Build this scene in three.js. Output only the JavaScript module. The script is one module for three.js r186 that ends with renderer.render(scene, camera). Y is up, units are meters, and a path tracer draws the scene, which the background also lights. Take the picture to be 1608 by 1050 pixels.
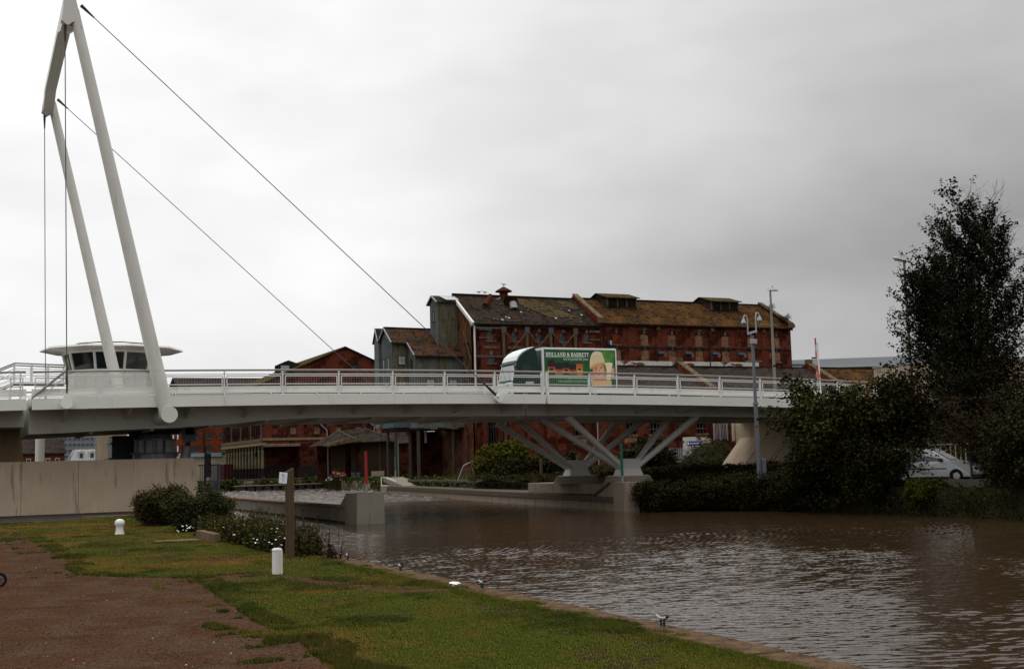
import * as THREE from 'three';
import { mergeGeometries } from 'three/addons/utils/BufferGeometryUtils.js';
import { RoundedBoxGeometry } from 'three/addons/geometries/RoundedBoxGeometry.js';

// World frame: x = across the canal (A), y = up, -z = along the canal, away from the camera (N).
// ---------------------------------------------------------------- camera, sky, sun, exposure
const scene = new THREE.Scene();
const camera = new THREE.PerspectiveCamera(31.1, 1024 / 668, 0.1, 6000);
camera.rotation.order = 'YXZ';
camera.position.set(0, 2.15, 0);
camera.rotation.set(Math.atan(200 / 1887), -24.6 * Math.PI / 180, -0.027);
const renderer = new THREE.WebGLRenderer({ antialias: true });
renderer.toneMapping = THREE.LinearToneMapping;
renderer.toneMappingExposure = 1.0;
renderer.shadowMap.enabled = true;

// seeded random and noise
let seed_ = 12345;
function srand(s) { seed_ = s >>> 0; }
function rnd() { seed_ = (seed_ + 0x6d2b79f5) | 0; let t = Math.imul(seed_ ^ (seed_ >>> 15), 1 | seed_); t = (t + Math.imul(t ^ (t >>> 7), 61 | t)) ^ t; return ((t ^ (t >>> 14)) >>> 0) / 4294967296; }
const rr = (a, b) => a + (b - a) * rnd();
const clamp = (x, a = 0, b = 1) => Math.min(b, Math.max(a, x));
const smooth = (a, b, x) => { const t = clamp((x - a) / (b - a)); return t * t * (3 - 2 * t); };
const mix = (a, b, t) => a + (b - a) * t;
const hash = (x, y, s = 0) => { let h = Math.imul(x, 374761393) + Math.imul(y, 668265263) + Math.imul(s, 2147483647 ^ 0x5bd1e995); h = Math.imul(h ^ (h >>> 13), 1274126177); return ((h ^ (h >>> 16)) >>> 0) / 4294967296; };
const mod = (a, n) => ((a % n) + n) % n;
function vnoise(x, y, px, py, s) {           // value noise that repeats after px, py cells
  const xi = Math.floor(x), yi = Math.floor(y), fx = x - xi, fy = y - yi, u = fx * fx * (3 - 2 * fx), v = fy * fy * (3 - 2 * fy);
  const x0 = mod(xi, px), x1 = mod(xi + 1, px), y0 = mod(yi, py), y1 = mod(yi + 1, py);
  return mix(mix(hash(x0, y0, s), hash(x1, y0, s), u), mix(hash(x0, y1, s), hash(x1, y1, s), u), v);
}
function fbm(u, v, px, py, oct, s) { let a = 0, w = 0.5, t = 0; for (let i = 0; i < oct; i++) { a += w * vnoise(u * px, v * py, px, py, s + i); t += w; w *= 0.5; px *= 2; py *= 2; } return a / t; }
const hash3 = (x, y, z) => hash(x + z * 1013, y - z * 733, z);
function noise3(x, y, z) {
  const xi = Math.floor(x), yi = Math.floor(y), zi = Math.floor(z), s = (t) => t * t * (3 - 2 * t), u = s(x - xi), v = s(y - yi), w = s(z - zi);
  const L = (k) => mix(mix(hash3(xi, yi, zi + k), hash3(xi + 1, yi, zi + k), u), mix(hash3(xi, yi + 1, zi + k), hash3(xi + 1, yi + 1, zi + k), u), v);
  return mix(L(0), L(1), w);
}
function fbm3(x, y, z, o) { let a = 0, w = 0.5, t = 0; for (let i = 0; i < o; i++) { a += w * noise3(x, y, z); t += w; w *= 0.5; x = x * 2 + 3.1; y = y * 2 + 1.7; z = z * 2 + 5.3; } return a / t; }

// overcast sky: thin bright cloud to the west and overhead, a darker bank of cloud to the north-east
const D2 = Math.PI / 180;
function skyTexture() {
  const W = 2048, H = 1024, data = new Float32Array(W * H * 4), fx = Math.sin(24.6 * D2), fz = -Math.cos(24.6 * D2);
  for (let j = 0; j < H; j++) {
    const el = ((j + 0.5) / H - 0.5) * Math.PI, ce = Math.cos(el), se = Math.sin(el), eld = el / D2;
    for (let i = 0; i < W; i++) {
      const ph = ((i + 0.5) / W - 0.5) * 2 * Math.PI, x = ce * Math.cos(ph), z = ce * Math.sin(ph);
      const fwd = x * fx + z * fz, rgt = -x * fz + z * fx, az = Math.atan2(rgt, fwd) / D2;   // azimuth from north-north-east, to the right
      const yy = Math.max(se, -0.1), n1 = fbm3(x * 2.6 + 7, yy * 6 + 2, z * 2.6 + 4, 5), n2 = fbm3(x * 7 + 1, yy * 17 + 8, z * 7 + 3, 5);
      const wa = (az + 24) / (az > -24 ? 30 : 50), back = smooth(150, 75, Math.abs(az - 20));
      let L = 0.60 + 1.55 * smooth(14, 75, eld) + 0.40 * Math.exp(-wa * wa) * smooth(70, 25, eld);   // thin bright cloud where the sun stands
      let d = 0.25 * smooth(0, 23, az + 6 * (n1 - 0.5)) * back * smooth(62, 30, eld);                  // a darker bank of cloud to the north-east
      const eb = (eld - 7.6 - 0.04 * az + 2.0 * (n1 - 0.5)) / 4.2; d += 0.25 * smooth(-9, 5, az) * back * Math.exp(-eb * eb);
      d += 0.10 * smooth(9, 2, eld) * smooth(140, 60, Math.abs(az));
      d += 0.30 * (n1 - 0.5) + 0.26 * (n2 - 0.5) + 0.08 * (fbm3(x * 19 + 2, yy * 44 + 5, z * 19 + 9, 3) - 0.5);
      L *= 1 - clamp(d, -0.1, 0.8);
      if (eld < -1) L *= 0.25;
      const o = (j * W + i) * 4, g = clamp((L - 0.4) / 0.8);
      data[o] = L; data[o + 1] = L * 1.002; data[o + 2] = L * mix(1.004, 1.0, g); data[o + 3] = 1;
    }
  }
  const t = new THREE.DataTexture(data, W, H, THREE.RGBAFormat, THREE.FloatType);
  t.mapping = THREE.EquirectangularReflectionMapping; t.magFilter = THREE.LinearFilter; t.minFilter = THREE.LinearFilter; t.needsUpdate = true;
  return t;
}
const skyTex = skyTexture();
scene.background = skyTex; scene.environment = skyTex; scene.environmentIntensity = 1.0;
const sun = new THREE.DirectionalLight(new THREE.Color(1.0, 0.97, 0.92), 0.5);
{ const az = (24.6 - 38) * D2, el = 50 * D2; sun.position.set(Math.sin(az) * Math.cos(el) * 200 + 20, Math.sin(el) * 200, -Math.cos(az) * Math.cos(el) * 200 - 60); }
sun.target.position.set(20, 0, -60); sun.castShadow = true; sun.shadow.radius = 28;
sun.shadow.mapSize.set(2048, 2048);
Object.assign(sun.shadow.camera, { left: -130, right: 130, top: 130, bottom: -130, near: 1, far: 500 });
scene.add(sun); scene.add(sun.target);

// ---------------------------------------------------------------- helpers
const V = (a, y, n) => new THREE.Vector3(a, y, -n);
const names = new Map();
function numbered(n) { const k = names.get(n) ?? 0; names.set(n, k + 1); return k ? n + '_' + String(k).padStart(3, '0') : n; }
const OFF = new Map();
function thing(name, label, category, [a, y, n] = [0, 0, 0], group) {
  const o = new THREE.Group(); o.name = numbered(name); o.position.set(a, y, -n); o.userData = { label, category };
  if (group) o.userData.group = group;
  OFF.set(o, o.position.clone()); scene.add(o); return o;
}
function clean(g) {                            // only position, normal, uv (+color), not indexed
  let h = g.index ? g.toNonIndexed() : g;
  for (const k of Object.keys(h.attributes)) if (!['position', 'normal', 'uv', 'color'].includes(k)) h.deleteAttribute(k);
  if (!h.attributes.normal) h.computeVertexNormals();
  h.morphAttributes = {}; h.clearGroups();
  return h;
}
function muv(g) {                              // uv in metres from the dominant direction of each face
  const p = g.attributes.position, n = p.count, uv = new Float32Array(n * 2), a = new THREE.Vector3(), b = new THREE.Vector3(), c = new THREE.Vector3();
  for (let i = 0; i < n; i += 3) {
    a.fromBufferAttribute(p, i); b.fromBufferAttribute(p, i + 1); c.fromBufferAttribute(p, i + 2);
    const nx = Math.abs((b.y - a.y) * (c.z - a.z) - (b.z - a.z) * (c.y - a.y)), ny = Math.abs((b.z - a.z) * (c.x - a.x) - (b.x - a.x) * (c.z - a.z)), nz = Math.abs((b.x - a.x) * (c.y - a.y) - (b.y - a.y) * (c.x - a.x));
    for (let k = 0; k < 3; k++) {
      const x = p.getX(i + k), y = p.getY(i + k), z = p.getZ(i + k);
      uv[(i + k) * 2] = ny >= nx && ny >= nz ? x : nx > nz ? z : x; uv[(i + k) * 2 + 1] = ny >= nx && ny >= nz ? z : y;
    }
  }
  g.setAttribute('uv', new THREE.BufferAttribute(uv, 2)); return g;
}
function join(gs, keepUV) {
  const list = (Array.isArray(gs) ? gs.flat(3) : [gs]).map(clean);
  if (!keepUV) list.forEach(muv);
  else list.forEach((g) => { if (!g.attributes.uv) muv(g); });
  const col = list.some((g) => g.attributes.color);
  if (col) list.forEach((g) => { if (!g.attributes.color) g.setAttribute('color', new THREE.BufferAttribute(new Float32Array(g.attributes.position.count * 3).fill(1), 3)); });
  return list.length === 1 ? list[0] : mergeGeometries(list, false);
}
function part(parent, name, gs, mat, opt = {}) {   // geometry is given in world coordinates
  const g = join(gs, opt.keepUV), off = OFF.get(parent) ?? new THREE.Vector3();
  g.translate(-off.x, -off.y, -off.z);
  const m = new THREE.Mesh(g, mat); m.name = name; m.castShadow = m.receiveShadow = true;
  OFF.set(m, off); parent.add(m);
  if (opt.label) m.userData.label = opt.label;
  if (opt.kind) m.userData.kind = opt.kind;
  return m;
}
function solo(name, gs, mat, label, category, opt = {}) {   // a thing that is one mesh
  const g = join(gs, opt.keepUV); g.computeBoundingBox(); const b = g.boundingBox, base = new THREE.Vector3((b.min.x + b.max.x) / 2, b.min.y, (b.min.z + b.max.z) / 2);
  g.translate(-base.x, -base.y, -base.z);
  const m = new THREE.Mesh(g, mat); m.name = numbered(name); m.position.copy(base); m.castShadow = m.receiveShadow = true;
  m.userData = { label, category }; if (opt.group) m.userData.group = opt.group; if (opt.kind) m.userData.kind = opt.kind;
  OFF.set(m, base); scene.add(m); return m;
}
function struct(name, gs, mat, opt = {}) {
  const m = new THREE.Mesh(join(gs, opt.keepUV), mat); m.name = name; m.castShadow = m.receiveShadow = true; m.userData = { kind: opt.kind ?? 'structure' };
  if (opt.label) m.userData.label = opt.label;
  if (opt.category) m.userData.category = opt.category;
  OFF.set(m, new THREE.Vector3()); scene.add(m); return m;
}
function copyOf(src, [a, y, n], turn, label) {
  const c = src.clone(); c.name = numbered(src.name.replace(/_\d{3}$/, '')); c.userData = { ...src.userData }; if (label) c.userData.label = label;
  c.position.set(a, y, -n); c.rotation.y = turn ?? 0; scene.add(c); return c;
}
// geometry builders, all in world coordinates (a, y, n)
const box = (a0, a1, y0, y1, n0, n1) => new THREE.BoxGeometry(a1 - a0, y1 - y0, n1 - n0).translate((a0 + a1) / 2, (y0 + y1) / 2, -(n0 + n1) / 2);
const rbox = (a0, a1, y0, y1, n0, n1, r = 0.03) => new RoundedBoxGeometry(a1 - a0, y1 - y0, n1 - n0, 2, r).translate((a0 + a1) / 2, (y0 + y1) / 2, -(n0 + n1) / 2);
function rod(p, q, r0, r1 = r0, seg = 8, open = false) {
  const d = q.clone().sub(p), L = d.length(), g = new THREE.CylinderGeometry(r1, r0, L, seg, 1, open);
  g.applyQuaternion(new THREE.Quaternion().setFromUnitVectors(new THREE.Vector3(0, 1, 0), d.normalize()));
  return g.translate((p.x + q.x) / 2, (p.y + q.y) / 2, (p.z + q.z) / 2);
}
function bar(p, q, w, h) {                        // square bar from p to q, h in the upright sense
  const d = q.clone().sub(p), L = d.length(), g = new THREE.BoxGeometry(w, h, L), m = new THREE.Matrix4();
  m.lookAt(p, q, Math.abs(d.y) > L * 0.98 ? new THREE.Vector3(0, 0, 1) : new THREE.Vector3(0, 1, 0)); g.applyMatrix4(m);
  return g.translate((p.x + q.x) / 2, (p.y + q.y) / 2, (p.z + q.z) / 2);
}
function tube(pts, r, seg = 6, n) { return new THREE.TubeGeometry(new THREE.CatmullRomCurve3(pts), n ?? pts.length * 6, r, seg); }
function loft(rings, caps = true) {               // rings of Vector3, same count, closed
  const pos = [], m = rings[0].length, tri = (a, b, c) => pos.push(a.x, a.y, a.z, b.x, b.y, b.z, c.x, c.y, c.z);
  for (let i = 0; i + 1 < rings.length; i++) for (let k = 0; k < m; k++) {
    const a = rings[i][k], b = rings[i][(k + 1) % m], c = rings[i + 1][(k + 1) % m], d = rings[i + 1][k]; tri(a, b, c); tri(a, c, d);
  }
  if (caps) for (const [r, f] of [[rings[0], 1], [rings[rings.length - 1], 0]]) {
    const flat = r.map((p, i) => new THREE.Vector2(i, 0));
    const u = r[1].clone().sub(r[0]).normalize(); let w = null;
    for (let i = 2; i < m && !w; i++) { const t = r[i].clone().sub(r[0]).cross(u); if (t.length() > 1e-6) w = t.normalize(); }
    const v = u.clone().cross(w); r.forEach((p, i) => flat[i].set(p.clone().sub(r[0]).dot(u), p.clone().sub(r[0]).dot(v)));
    for (const [a, b, c] of THREE.ShapeUtils.triangulateShape(flat, [])) f ? tri(r[c], r[b], r[a]) : tri(r[a], r[b], r[c]);
  }
  const g = new THREE.BufferGeometry(); g.setAttribute('position', new THREE.Float32BufferAttribute(pos, 3)); g.computeVertexNormals(); return g;
}
const prism = (ring, shift) => loft([ring, ring.map((p) => p.clone().add(shift))]);
const slab = (p0, p1, p2, p3, t) => prism([p0, p1, p2, p3], new THREE.Vector3(0, -t, 0));
function poly2(pts, holes = []) {
  const s = new THREE.Shape(pts.map(([x, y]) => new THREE.Vector2(x, y)));
  for (const h of holes) s.holes.push(new THREE.Path(h.map(([x, y]) => new THREE.Vector2(x, y))));
  return s;
}
const rectHole = (x, w, y0, y1, arch = 0) => {    // opening, centred on x, with an optional segmental arch
  const p = [[x - w / 2, y0], [x + w / 2, y0], [x + w / 2, y1 - arch]];
  if (arch) for (let i = 1; i < 6; i++) { const t = i / 6; p.push([x + w / 2 - w * t, y1 - arch + arch * Math.sin(Math.PI * t)]); }
  p.push([x - w / 2, y1 - arch]); return p;
};
const wallS = (pts, holes, n, d) => new THREE.ExtrudeGeometry(poly2(pts, holes), { depth: d, bevelEnabled: false }).translate(0, 0, -n - d);              // faces the camera (south)
const wallW = (pts, holes, a, d) => new THREE.ExtrudeGeometry(poly2(pts, holes), { depth: d, bevelEnabled: false }).rotateY(Math.PI / 2).translate(a, 0, 0); // faces the canal (west)
const sheet = (pts, y) => new THREE.ShapeGeometry(poly2(pts.map(([a, n]) => [a, n]))).rotateX(-Math.PI / 2).translate(0, y, 0);
const land = (pts, y0, y1) => new THREE.ExtrudeGeometry(poly2(pts), { depth: y1 - y0, bevelEnabled: false }).rotateX(-Math.PI / 2).translate(0, y0, 0);

// ---------------------------------------------------------------- materials
const toS = (c) => { c = clamp(c); return 255 * (c <= 0.0031308 ? 12.92 * c : 1.055 * Math.pow(c, 1 / 2.4) - 0.055); };
function tex(w, h, size, fn, data = false) {      // fn(u, v) -> linear rgb (or one value for data maps)
  const px = new Uint8Array(w * h * 4);
  for (let j = 0; j < h; j++) for (let i = 0; i < w; i++) {
    const c = fn((i + 0.5) / w, (j + 0.5) / h), o = (j * w + i) * 4;
    for (let k = 0; k < 3; k++) px[o + k] = data ? 255 * clamp(c) : toS(c[k]);
    px[o + 3] = 255;
  }
  const t = new THREE.DataTexture(px, w, h); if (!data) t.colorSpace = THREE.SRGBColorSpace;
  t.wrapS = t.wrapT = THREE.RepeatWrapping; t.magFilter = THREE.LinearFilter; t.minFilter = THREE.LinearMipmapLinearFilter; t.needsUpdate = true;
  const [sw, sh] = Array.isArray(size) ? size : [size, size]; t.repeat.set(1 / sw, 1 / sh); return t;
}
const mul = (c, k) => [c[0] * k, c[1] * k, c[2] * k];
const mix3 = (a, b, t) => [mix(a[0], b[0], t), mix(a[1], b[1], t), mix(a[2], b[2], t)];
function M(o) { const m = new THREE.MeshPhysicalMaterial({ ...(o.roughness >= 0.7 ? { specularIntensity: o.roughness >= 0.85 ? 0 : 0.1 } : {}), ...o }); m.side = THREE.DoubleSide; return m; }
const lin = (r, g, b) => new THREE.Color().setRGB(r, g, b);
function speckled(base, amt, size, s, extra) {    // plain stuff with fine and coarse variation
  return tex(512, 512, size, (u, v) => {
    const k = 1 + amt * ((fbm(u, v, 6, 6, 5, s) - 0.5) * 1.6 + (fbm(u, v, 64, 64, 2, s + 9) - 0.5) * 1.2); let c = mul(base, k);
    if (extra) c = extra(c, u, v); return c;
  });
}
const bumpT = (size, cells, s, oct = 4) => tex(512, 512, size, (u, v) => fbm(u, v, cells, cells, oct, s), true);
const fineBump = bumpT(1.5, 32, 77), coarseBump = bumpT(4, 12, 78);
const mats = {};
// painted steel, with sparse rust spots and grime runs
const paint = (base, dirt, s) => tex(512, 512, [6, 3], (u, v) => {
  let c = mul(base, 1 + 0.10 * (fbm(u, v, 5, 5, 4, s) - 0.5)); const st = fbm(u + 0.02 * fbm(u, v, 6, 8, 3, s + 8), v, 46, 3, 4, s + 3);
  c = mix3(c, mul(base, 0.72), dirt * smooth(0.58, 0.8, st) * smooth(0.4, 0.65, fbm(u, v, 9, 4, 3, s + 6))); const sp = vnoise(u * 80, v * 40, 80, 40, s + 5);
  return mix3(c, [0.22, 0.13, 0.08], 0.8 * smooth(0.965, 0.99, sp));
});
mats.white = M({ map: paint([0.80, 0.795, 0.74], 0.6, 11), roughness: 0.42 });
mats.whiteRail = M({ color: lin(0.62, 0.615, 0.60), roughness: 0.38, metalness: 0.0 });
mats.pylon = M({ map: paint([0.61, 0.59, 0.545], 0.5, 21), roughness: 0.45 });
mats.steel = M({ color: lin(0.42, 0.42, 0.42), metalness: 0.9, roughness: 0.35 });
mats.handrail = M({ color: lin(0.22, 0.205, 0.185), metalness: 0.35, roughness: 0.42 });
mats.girder = M({ map: paint([0.60, 0.585, 0.54], 0.5, 31), roughness: 0.6 });
mats.under = M({ map: paint([0.60, 0.585, 0.54], 0.5, 32), roughness: 0.7 });
mats.strut = M({ map: paint([0.58, 0.56, 0.52], 0.3, 33), roughness: 0.42 });
mats.cable = M({ color: lin(0.07, 0.068, 0.065), metalness: 0.4, roughness: 0.5 });
mats.darkMetal = M({ color: lin(0.02, 0.02, 0.022), roughness: 0.5 });
mats.galv = M({ map: speckled([0.26, 0.27, 0.28], 0.4, 1.2, 41), roughness: 0.5, metalness: 0.3 });
mats.blueGrey = M({ color: lin(0.12, 0.128, 0.145), roughness: 0.5 });
mats.dullBlue = M({ color: lin(0.055, 0.07, 0.10), roughness: 0.55 });
mats.black = M({ color: lin(0.012, 0.012, 0.013), roughness: 0.6 });
mats.rubber = M({ color: lin(0.018, 0.018, 0.018), roughness: 0.85 });
mats.red = M({ color: lin(0.33, 0.012, 0.012), roughness: 0.45 });
mats.green = M({ color: lin(0.005, 0.09, 0.045), roughness: 0.45 });
mats.glass = M({ color: lin(0.012, 0.014, 0.016), roughness: 0.06, specularIntensity: 0.8 });
mats.paleGlass = M({ color: lin(0.16, 0.18, 0.18), roughness: 0.12 });
mats.oldGlass = M({ map: speckled([0.035, 0.045, 0.055], 0.7, 1, 45), roughness: 0.15 });
mats.paleSpeckled = M({ map: speckled([0.33, 0.34, 0.34], 0.5, 1.2, 46), roughness: 0.25 });  // pale speckled tone shared by panes, slates and loose sheets
// concrete: board-marked with damp runs, stains down from the top edge
const concrete = (base, s, runs, size = [8, 4]) => tex(1024, 512, size, (u, v) => {
  let k = 1 + 0.22 * (fbm(u, v, 6, 4, 5, s) - 0.5) + 0.18 * (fbm(u, v, 200, 100, 2, s + 7) - 0.5); let c = mul(base, k);
  const r1 = fbm(u + 0.01 * fbm(u, v, 3, 6, 3, s + 2), v, 48, 2, 4, s + 1), r2 = fbm(u, v, 20, 3, 4, s + 4);
  c = mix3(c, [base[0] * 0.58, base[1] * 0.6, base[2] * 0.68], runs * smooth(0.60, 0.78, r1) * smooth(0.35, 0.6, r2));
  c = mix3(c, mul(base, 1.18), runs * 0.6 * smooth(0.62, 0.8, fbm(u, v, 36, 2, 3, s + 6)));
  const pit = vnoise(u * 400, v * 200, 400, 200, s + 8); return mul(c, 1 - 0.35 * smooth(0.93, 0.99, pit));
});
mats.wallConcrete = M({ map: concrete([0.47, 0.375, 0.275], 51, 1.0), roughness: 0.9, bumpMap: fineBump, bumpScale: 0.004 });
mats.tanConcrete = M({ map: concrete([0.32, 0.235, 0.14], 52, 0.4), roughness: 0.9, bumpMap: fineBump, bumpScale: 0.004 });
mats.greyConcrete = M({ map: concrete([0.20, 0.18, 0.14], 53, 0.9, [4, 3]), roughness: 0.9, bumpMap: fineBump, bumpScale: 0.005 });
mats.quayConcrete = M({ map: concrete([0.23, 0.185, 0.14], 54, 0.8, [6, 3]), roughness: 0.9, bumpMap: fineBump, bumpScale: 0.004 });
mats.darkCoping = M({ map: concrete([0.09, 0.075, 0.06], 55, 1.0, [5, 2]), roughness: 0.95, bumpMap: coarseBump, bumpScale: 0.01 });
mats.stone = M({ map: tex(1024, 512, [6, 3], (u, v) => {
  const row = Math.floor(v * 8), uu = u * 12 + (row % 2) * 0.5 + 0.6 * hash(row, 3, 5), cx = Math.floor(uu), fx = uu - cx, fy = v * 8 - row, e = Math.min(Math.min(fx, 1 - fx) * 2, Math.min(fy, 1 - fy) * 1.6);
  let c = mul([0.22, 0.18, 0.12], 0.5 + 0.9 * hash(mod(cx, 12), row, 4)); c = mul(c, 1 + 0.7 * (fbm(u, v, 20, 12, 4, 61) - 0.5));
  c = mix3(c, [0.03, 0.045, 0.012], 0.8 * smooth(0.5, 0.68, fbm(u, v, 9, 5, 4, 62)));
  return mul(c, mix(0.25, 1, smooth(0.02, 0.12, e)));
}), roughness: 0.95, bumpMap: coarseBump, bumpScale: 0.03 });
// brickwork: courses of 75 mm
const brickTex = (base, s, soot, moss = 0) => tex(1024, 1024, [5.4, 3.6], (u, v) => {
  const R = 48, Cn = 24, row = Math.floor(v * R), uu = u * Cn + (row % 2) * 0.5, cx = Math.floor(uu), fx = uu - cx, fy = v * R - row, h = hash(mod(cx, Cn), row, s);
  let c = mul(base, 0.55 + 0.9 * h); c = mix3(c, [base[0] * 0.9, base[1] * 1.9, base[2] * 1.6], 0.5 * smooth(0.72, 0.9, hash(mod(cx, Cn), row, s + 1)));
  c = mul(c, 1 + 0.5 * (fbm(u, v, 120, 120, 2, s + 2) - 0.5));
  if (fx < 0.05 || fy < 0.14) c = [0.055, 0.03, 0.022];
  const st = fbm(u, v, 5, 4, 5, s + 3), ru = fbm(u, v, 40, 3, 3, s + 4);
  c = mix3(c, mul(c, 0.30), soot * smooth(0.42, 0.68, st)); c = mix3(c, [c[0] * 1.5 + 0.03, c[1] * 1.6 + 0.03, c[2] * 1.6 + 0.03], 0.25 * smooth(0.66, 0.8, ru));
  return moss ? mix3(c, [0.03, 0.035, 0.012], moss * smooth(0.6, 0.75, fbm(u, v, 7, 6, 4, s + 6))) : c;
});
mats.brick = M({ map: brickTex([0.125, 0.029, 0.018], 71, 0.85), roughness: 0.9 });
mats.brickDark = M({ map: brickTex([0.075, 0.018, 0.012], 72, 0.9), roughness: 0.92 });
mats.brickDeep = M({ map: brickTex([0.115, 0.024, 0.014], 73, 0.95, 0.5), roughness: 0.92 });
mats.brickPale = M({ map: brickTex([0.25, 0.125, 0.075], 74, 0.5), roughness: 0.92 });
mats.brickOrange = M({ map: brickTex([0.17, 0.036, 0.016], 75, 0.5), roughness: 0.92 });
mats.blueBrick = M({ map: brickTex([0.022, 0.022, 0.026], 76, 0.5), roughness: 0.9 });
mats.sandstone = M({ map: speckled([0.125, 0.092, 0.056], 0.9, 2, 81), roughness: 0.95 });
mats.paleStone = M({ map: speckled([0.185, 0.14, 0.09], 0.7, 2, 82), roughness: 0.95 });
mats.whiteWash = M({ map: tex(512, 256, [8, 2], (u, v) => { const n = fbm(u, v, 10, 5, 5, 83), f = fbm(u, v, 40, 20, 3, 84); return mix3(mul([0.52, 0.5, 0.46], 0.8 + 0.4 * f), [0.14, 0.05, 0.03], smooth(0.55, 0.66, n)); }), roughness: 0.9 });
// slates with lichen
const slateTex = (base, lich, amt, s) => tex(1024, 1024, [6, 6], (u, v) => {
  const R = 30, Cn = 20, row = Math.floor(v * R), uu = u * Cn + (row % 2) * 0.5, cx = Math.floor(uu), fx = uu - cx, fy = v * R - row;
  let c = mul(base, 0.55 + 0.9 * hash(mod(cx, Cn), row, s)); c = mul(c, 1 + 0.6 * (fbm(u, v, 80, 80, 2, s + 1) - 0.5));
  if (fx < 0.06 || fy < 0.12) c = mul(c, 0.35);
  c = mix3(c, lich, amt * smooth(0.30, 0.72, 0.55 * fbm(u, v, 7, 9, 5, s + 2) + 0.45 * fbm(u, v, 60, 60, 3, s + 7)) * (0.25 + 0.95 * vnoise(u * 160, v * 160, 160, 160, s + 3)) * (0.5 + hash(mod(cx, Cn), row, s + 8)));
  return mix3(c, mul(base, 0.4), 0.75 * smooth(0.54, 0.72, fbm(u, v, 9, 11, 5, s + 5)));
});
mats.slateDark = M({ map: slateTex([0.030, 0.026, 0.024], [0.075, 0.045, 0.02], 0.7, 91), roughness: 0.85 });
mats.slateLichen = M({ map: slateTex([0.042, 0.026, 0.016], [0.125, 0.058, 0.016], 1.0, 92), roughness: 0.9 });
mats.slatePatchy = M({ map: slateTex([0.040, 0.032, 0.027], [0.14, 0.052, 0.015], 0.62, 95), roughness: 0.9 });
mats.gableBrick = M({ map: brickTex([0.135, 0.055, 0.032], 77, 0.6), roughness: 0.9 });
mats.slateGrey = M({ map: slateTex([0.036, 0.031, 0.029], [0.07, 0.045, 0.025], 0.6, 93), roughness: 0.88 });
mats.slateMossy = M({ map: slateTex([0.06, 0.05, 0.03], [0.10, 0.062, 0.02], 0.8, 94), roughness: 0.9 });
// weathered painted iron
const iron = (base, s, rust) => tex(512, 512, [4, 4], (u, v) => {
  let c = mul(base, 1 + 0.5 * (fbm(u, v, 6, 6, 4, s) - 0.5)); const st = fbm(u, v, 40, 3, 4, s + 1);
  c = mix3(c, [base[0] * 0.95, base[1] * 0.66, base[2] * 0.42], rust * smooth(0.45, 0.7, st)); c = mix3(c, [0.085, 0.04, 0.018], rust * smooth(0.62, 0.78, fbm(u, v, 12, 5, 5, s + 2)));
  return mul(c, 1 + 0.3 * (vnoise(u * 128, v * 128, 128, 128, s + 3) - 0.5));
});
mats.corrWest = M({ map: iron([0.11, 0.135, 0.135], 101, 0.55), roughness: 0.75, metalness: 0.1 });
mats.corrSouth = M({ map: iron([0.115, 0.12, 0.09], 102, 0.8), roughness: 0.75, metalness: 0.1 });
mats.paleBlueIron = M({ map: iron([0.09, 0.13, 0.145], 103, 0.5), roughness: 0.7 });
mats.frameSteel = M({ map: iron([0.105, 0.092, 0.058], 104, 0.8), roughness: 0.75 });
mats.frameBlue = M({ map: iron([0.075, 0.095, 0.115], 105, 0.6), roughness: 0.75 });
mats.rusty = M({ map: iron([0.075, 0.024, 0.016], 106, 0.9), roughness: 0.9 });
mats.oldColumn = M({ map: iron([0.15, 0.135, 0.085], 107, 0.8), roughness: 0.85 });
mats.tarBlack = M({ map: iron([0.02, 0.019, 0.018], 108, 0.4), roughness: 0.85 });
mats.ironGrey = M({ map: iron([0.10, 0.10, 0.09], 109, 0.9), roughness: 0.85 });
mats.timber = M({ map: tex(512, 512, [0.8, 2.4], (u, v) => { const g = fbm(u + 0.03 * fbm(u, v, 3, 6, 3, 3), v, 40, 3, 4, 111); return mul([0.078, 0.055, 0.036], 0.55 + 0.9 * g); }), roughness: 0.85, bumpMap: tex(256, 256, [0.8, 2.4], (u, v) => fbm(u, v, 40, 3, 4, 111), true), bumpScale: 0.004 });
mats.darkTimber = M({ map: tex(256, 256, [0.8, 2.4], (u, v) => mul([0.05, 0.035, 0.022], 0.5 + fbm(u, v, 40, 3, 4, 113))), roughness: 0.9 });
mats.asphalt = M({ map: speckled([0.05, 0.043, 0.037], 0.9, 2.5, 121), roughness: 0.95, bumpMap: fineBump, bumpScale: 0.006 });
mats.road = M({ map: speckled([0.05, 0.05, 0.05], 0.5, 3, 122), roughness: 0.9 });
mats.paving = M({ map: speckled([0.13, 0.095, 0.06], 0.5, 2, 123), roughness: 0.9, bumpMap: fineBump, bumpScale: 0.004 });
mats.cream = M({ map: speckled([0.40, 0.33, 0.24], 0.3, 4, 131), roughness: 0.7 });
mats.mastGrey = M({ color: lin(0.34, 0.34, 0.34), roughness: 0.5 });
mats.whitePost = M({ map: paint([0.66, 0.64, 0.60], 0.6, 132), roughness: 0.5 });
mats.bark = M({ map: tex(256, 512, [0.6, 1.6], (u, v) => mul([0.05, 0.036, 0.026], 0.45 + 1.1 * fbm(u, v, 20, 6, 4, 141))), roughness: 0.95, bumpMap: fineBump, bumpScale: 0.02 });
mats.barkPale = M({ map: tex(256, 512, [0.6, 1.6], (u, v) => mul([0.11, 0.085, 0.06], 0.45 + 1.1 * fbm(u, v, 20, 6, 4, 142))), roughness: 0.95 });
mats.leaf = M({ vertexColors: true, roughness: 0.85, specularIntensity: 0.1, transmission: 0 });
mats.skin = M({ color: lin(0.8, 0.8, 0.8), roughness: 0.7 });
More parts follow.
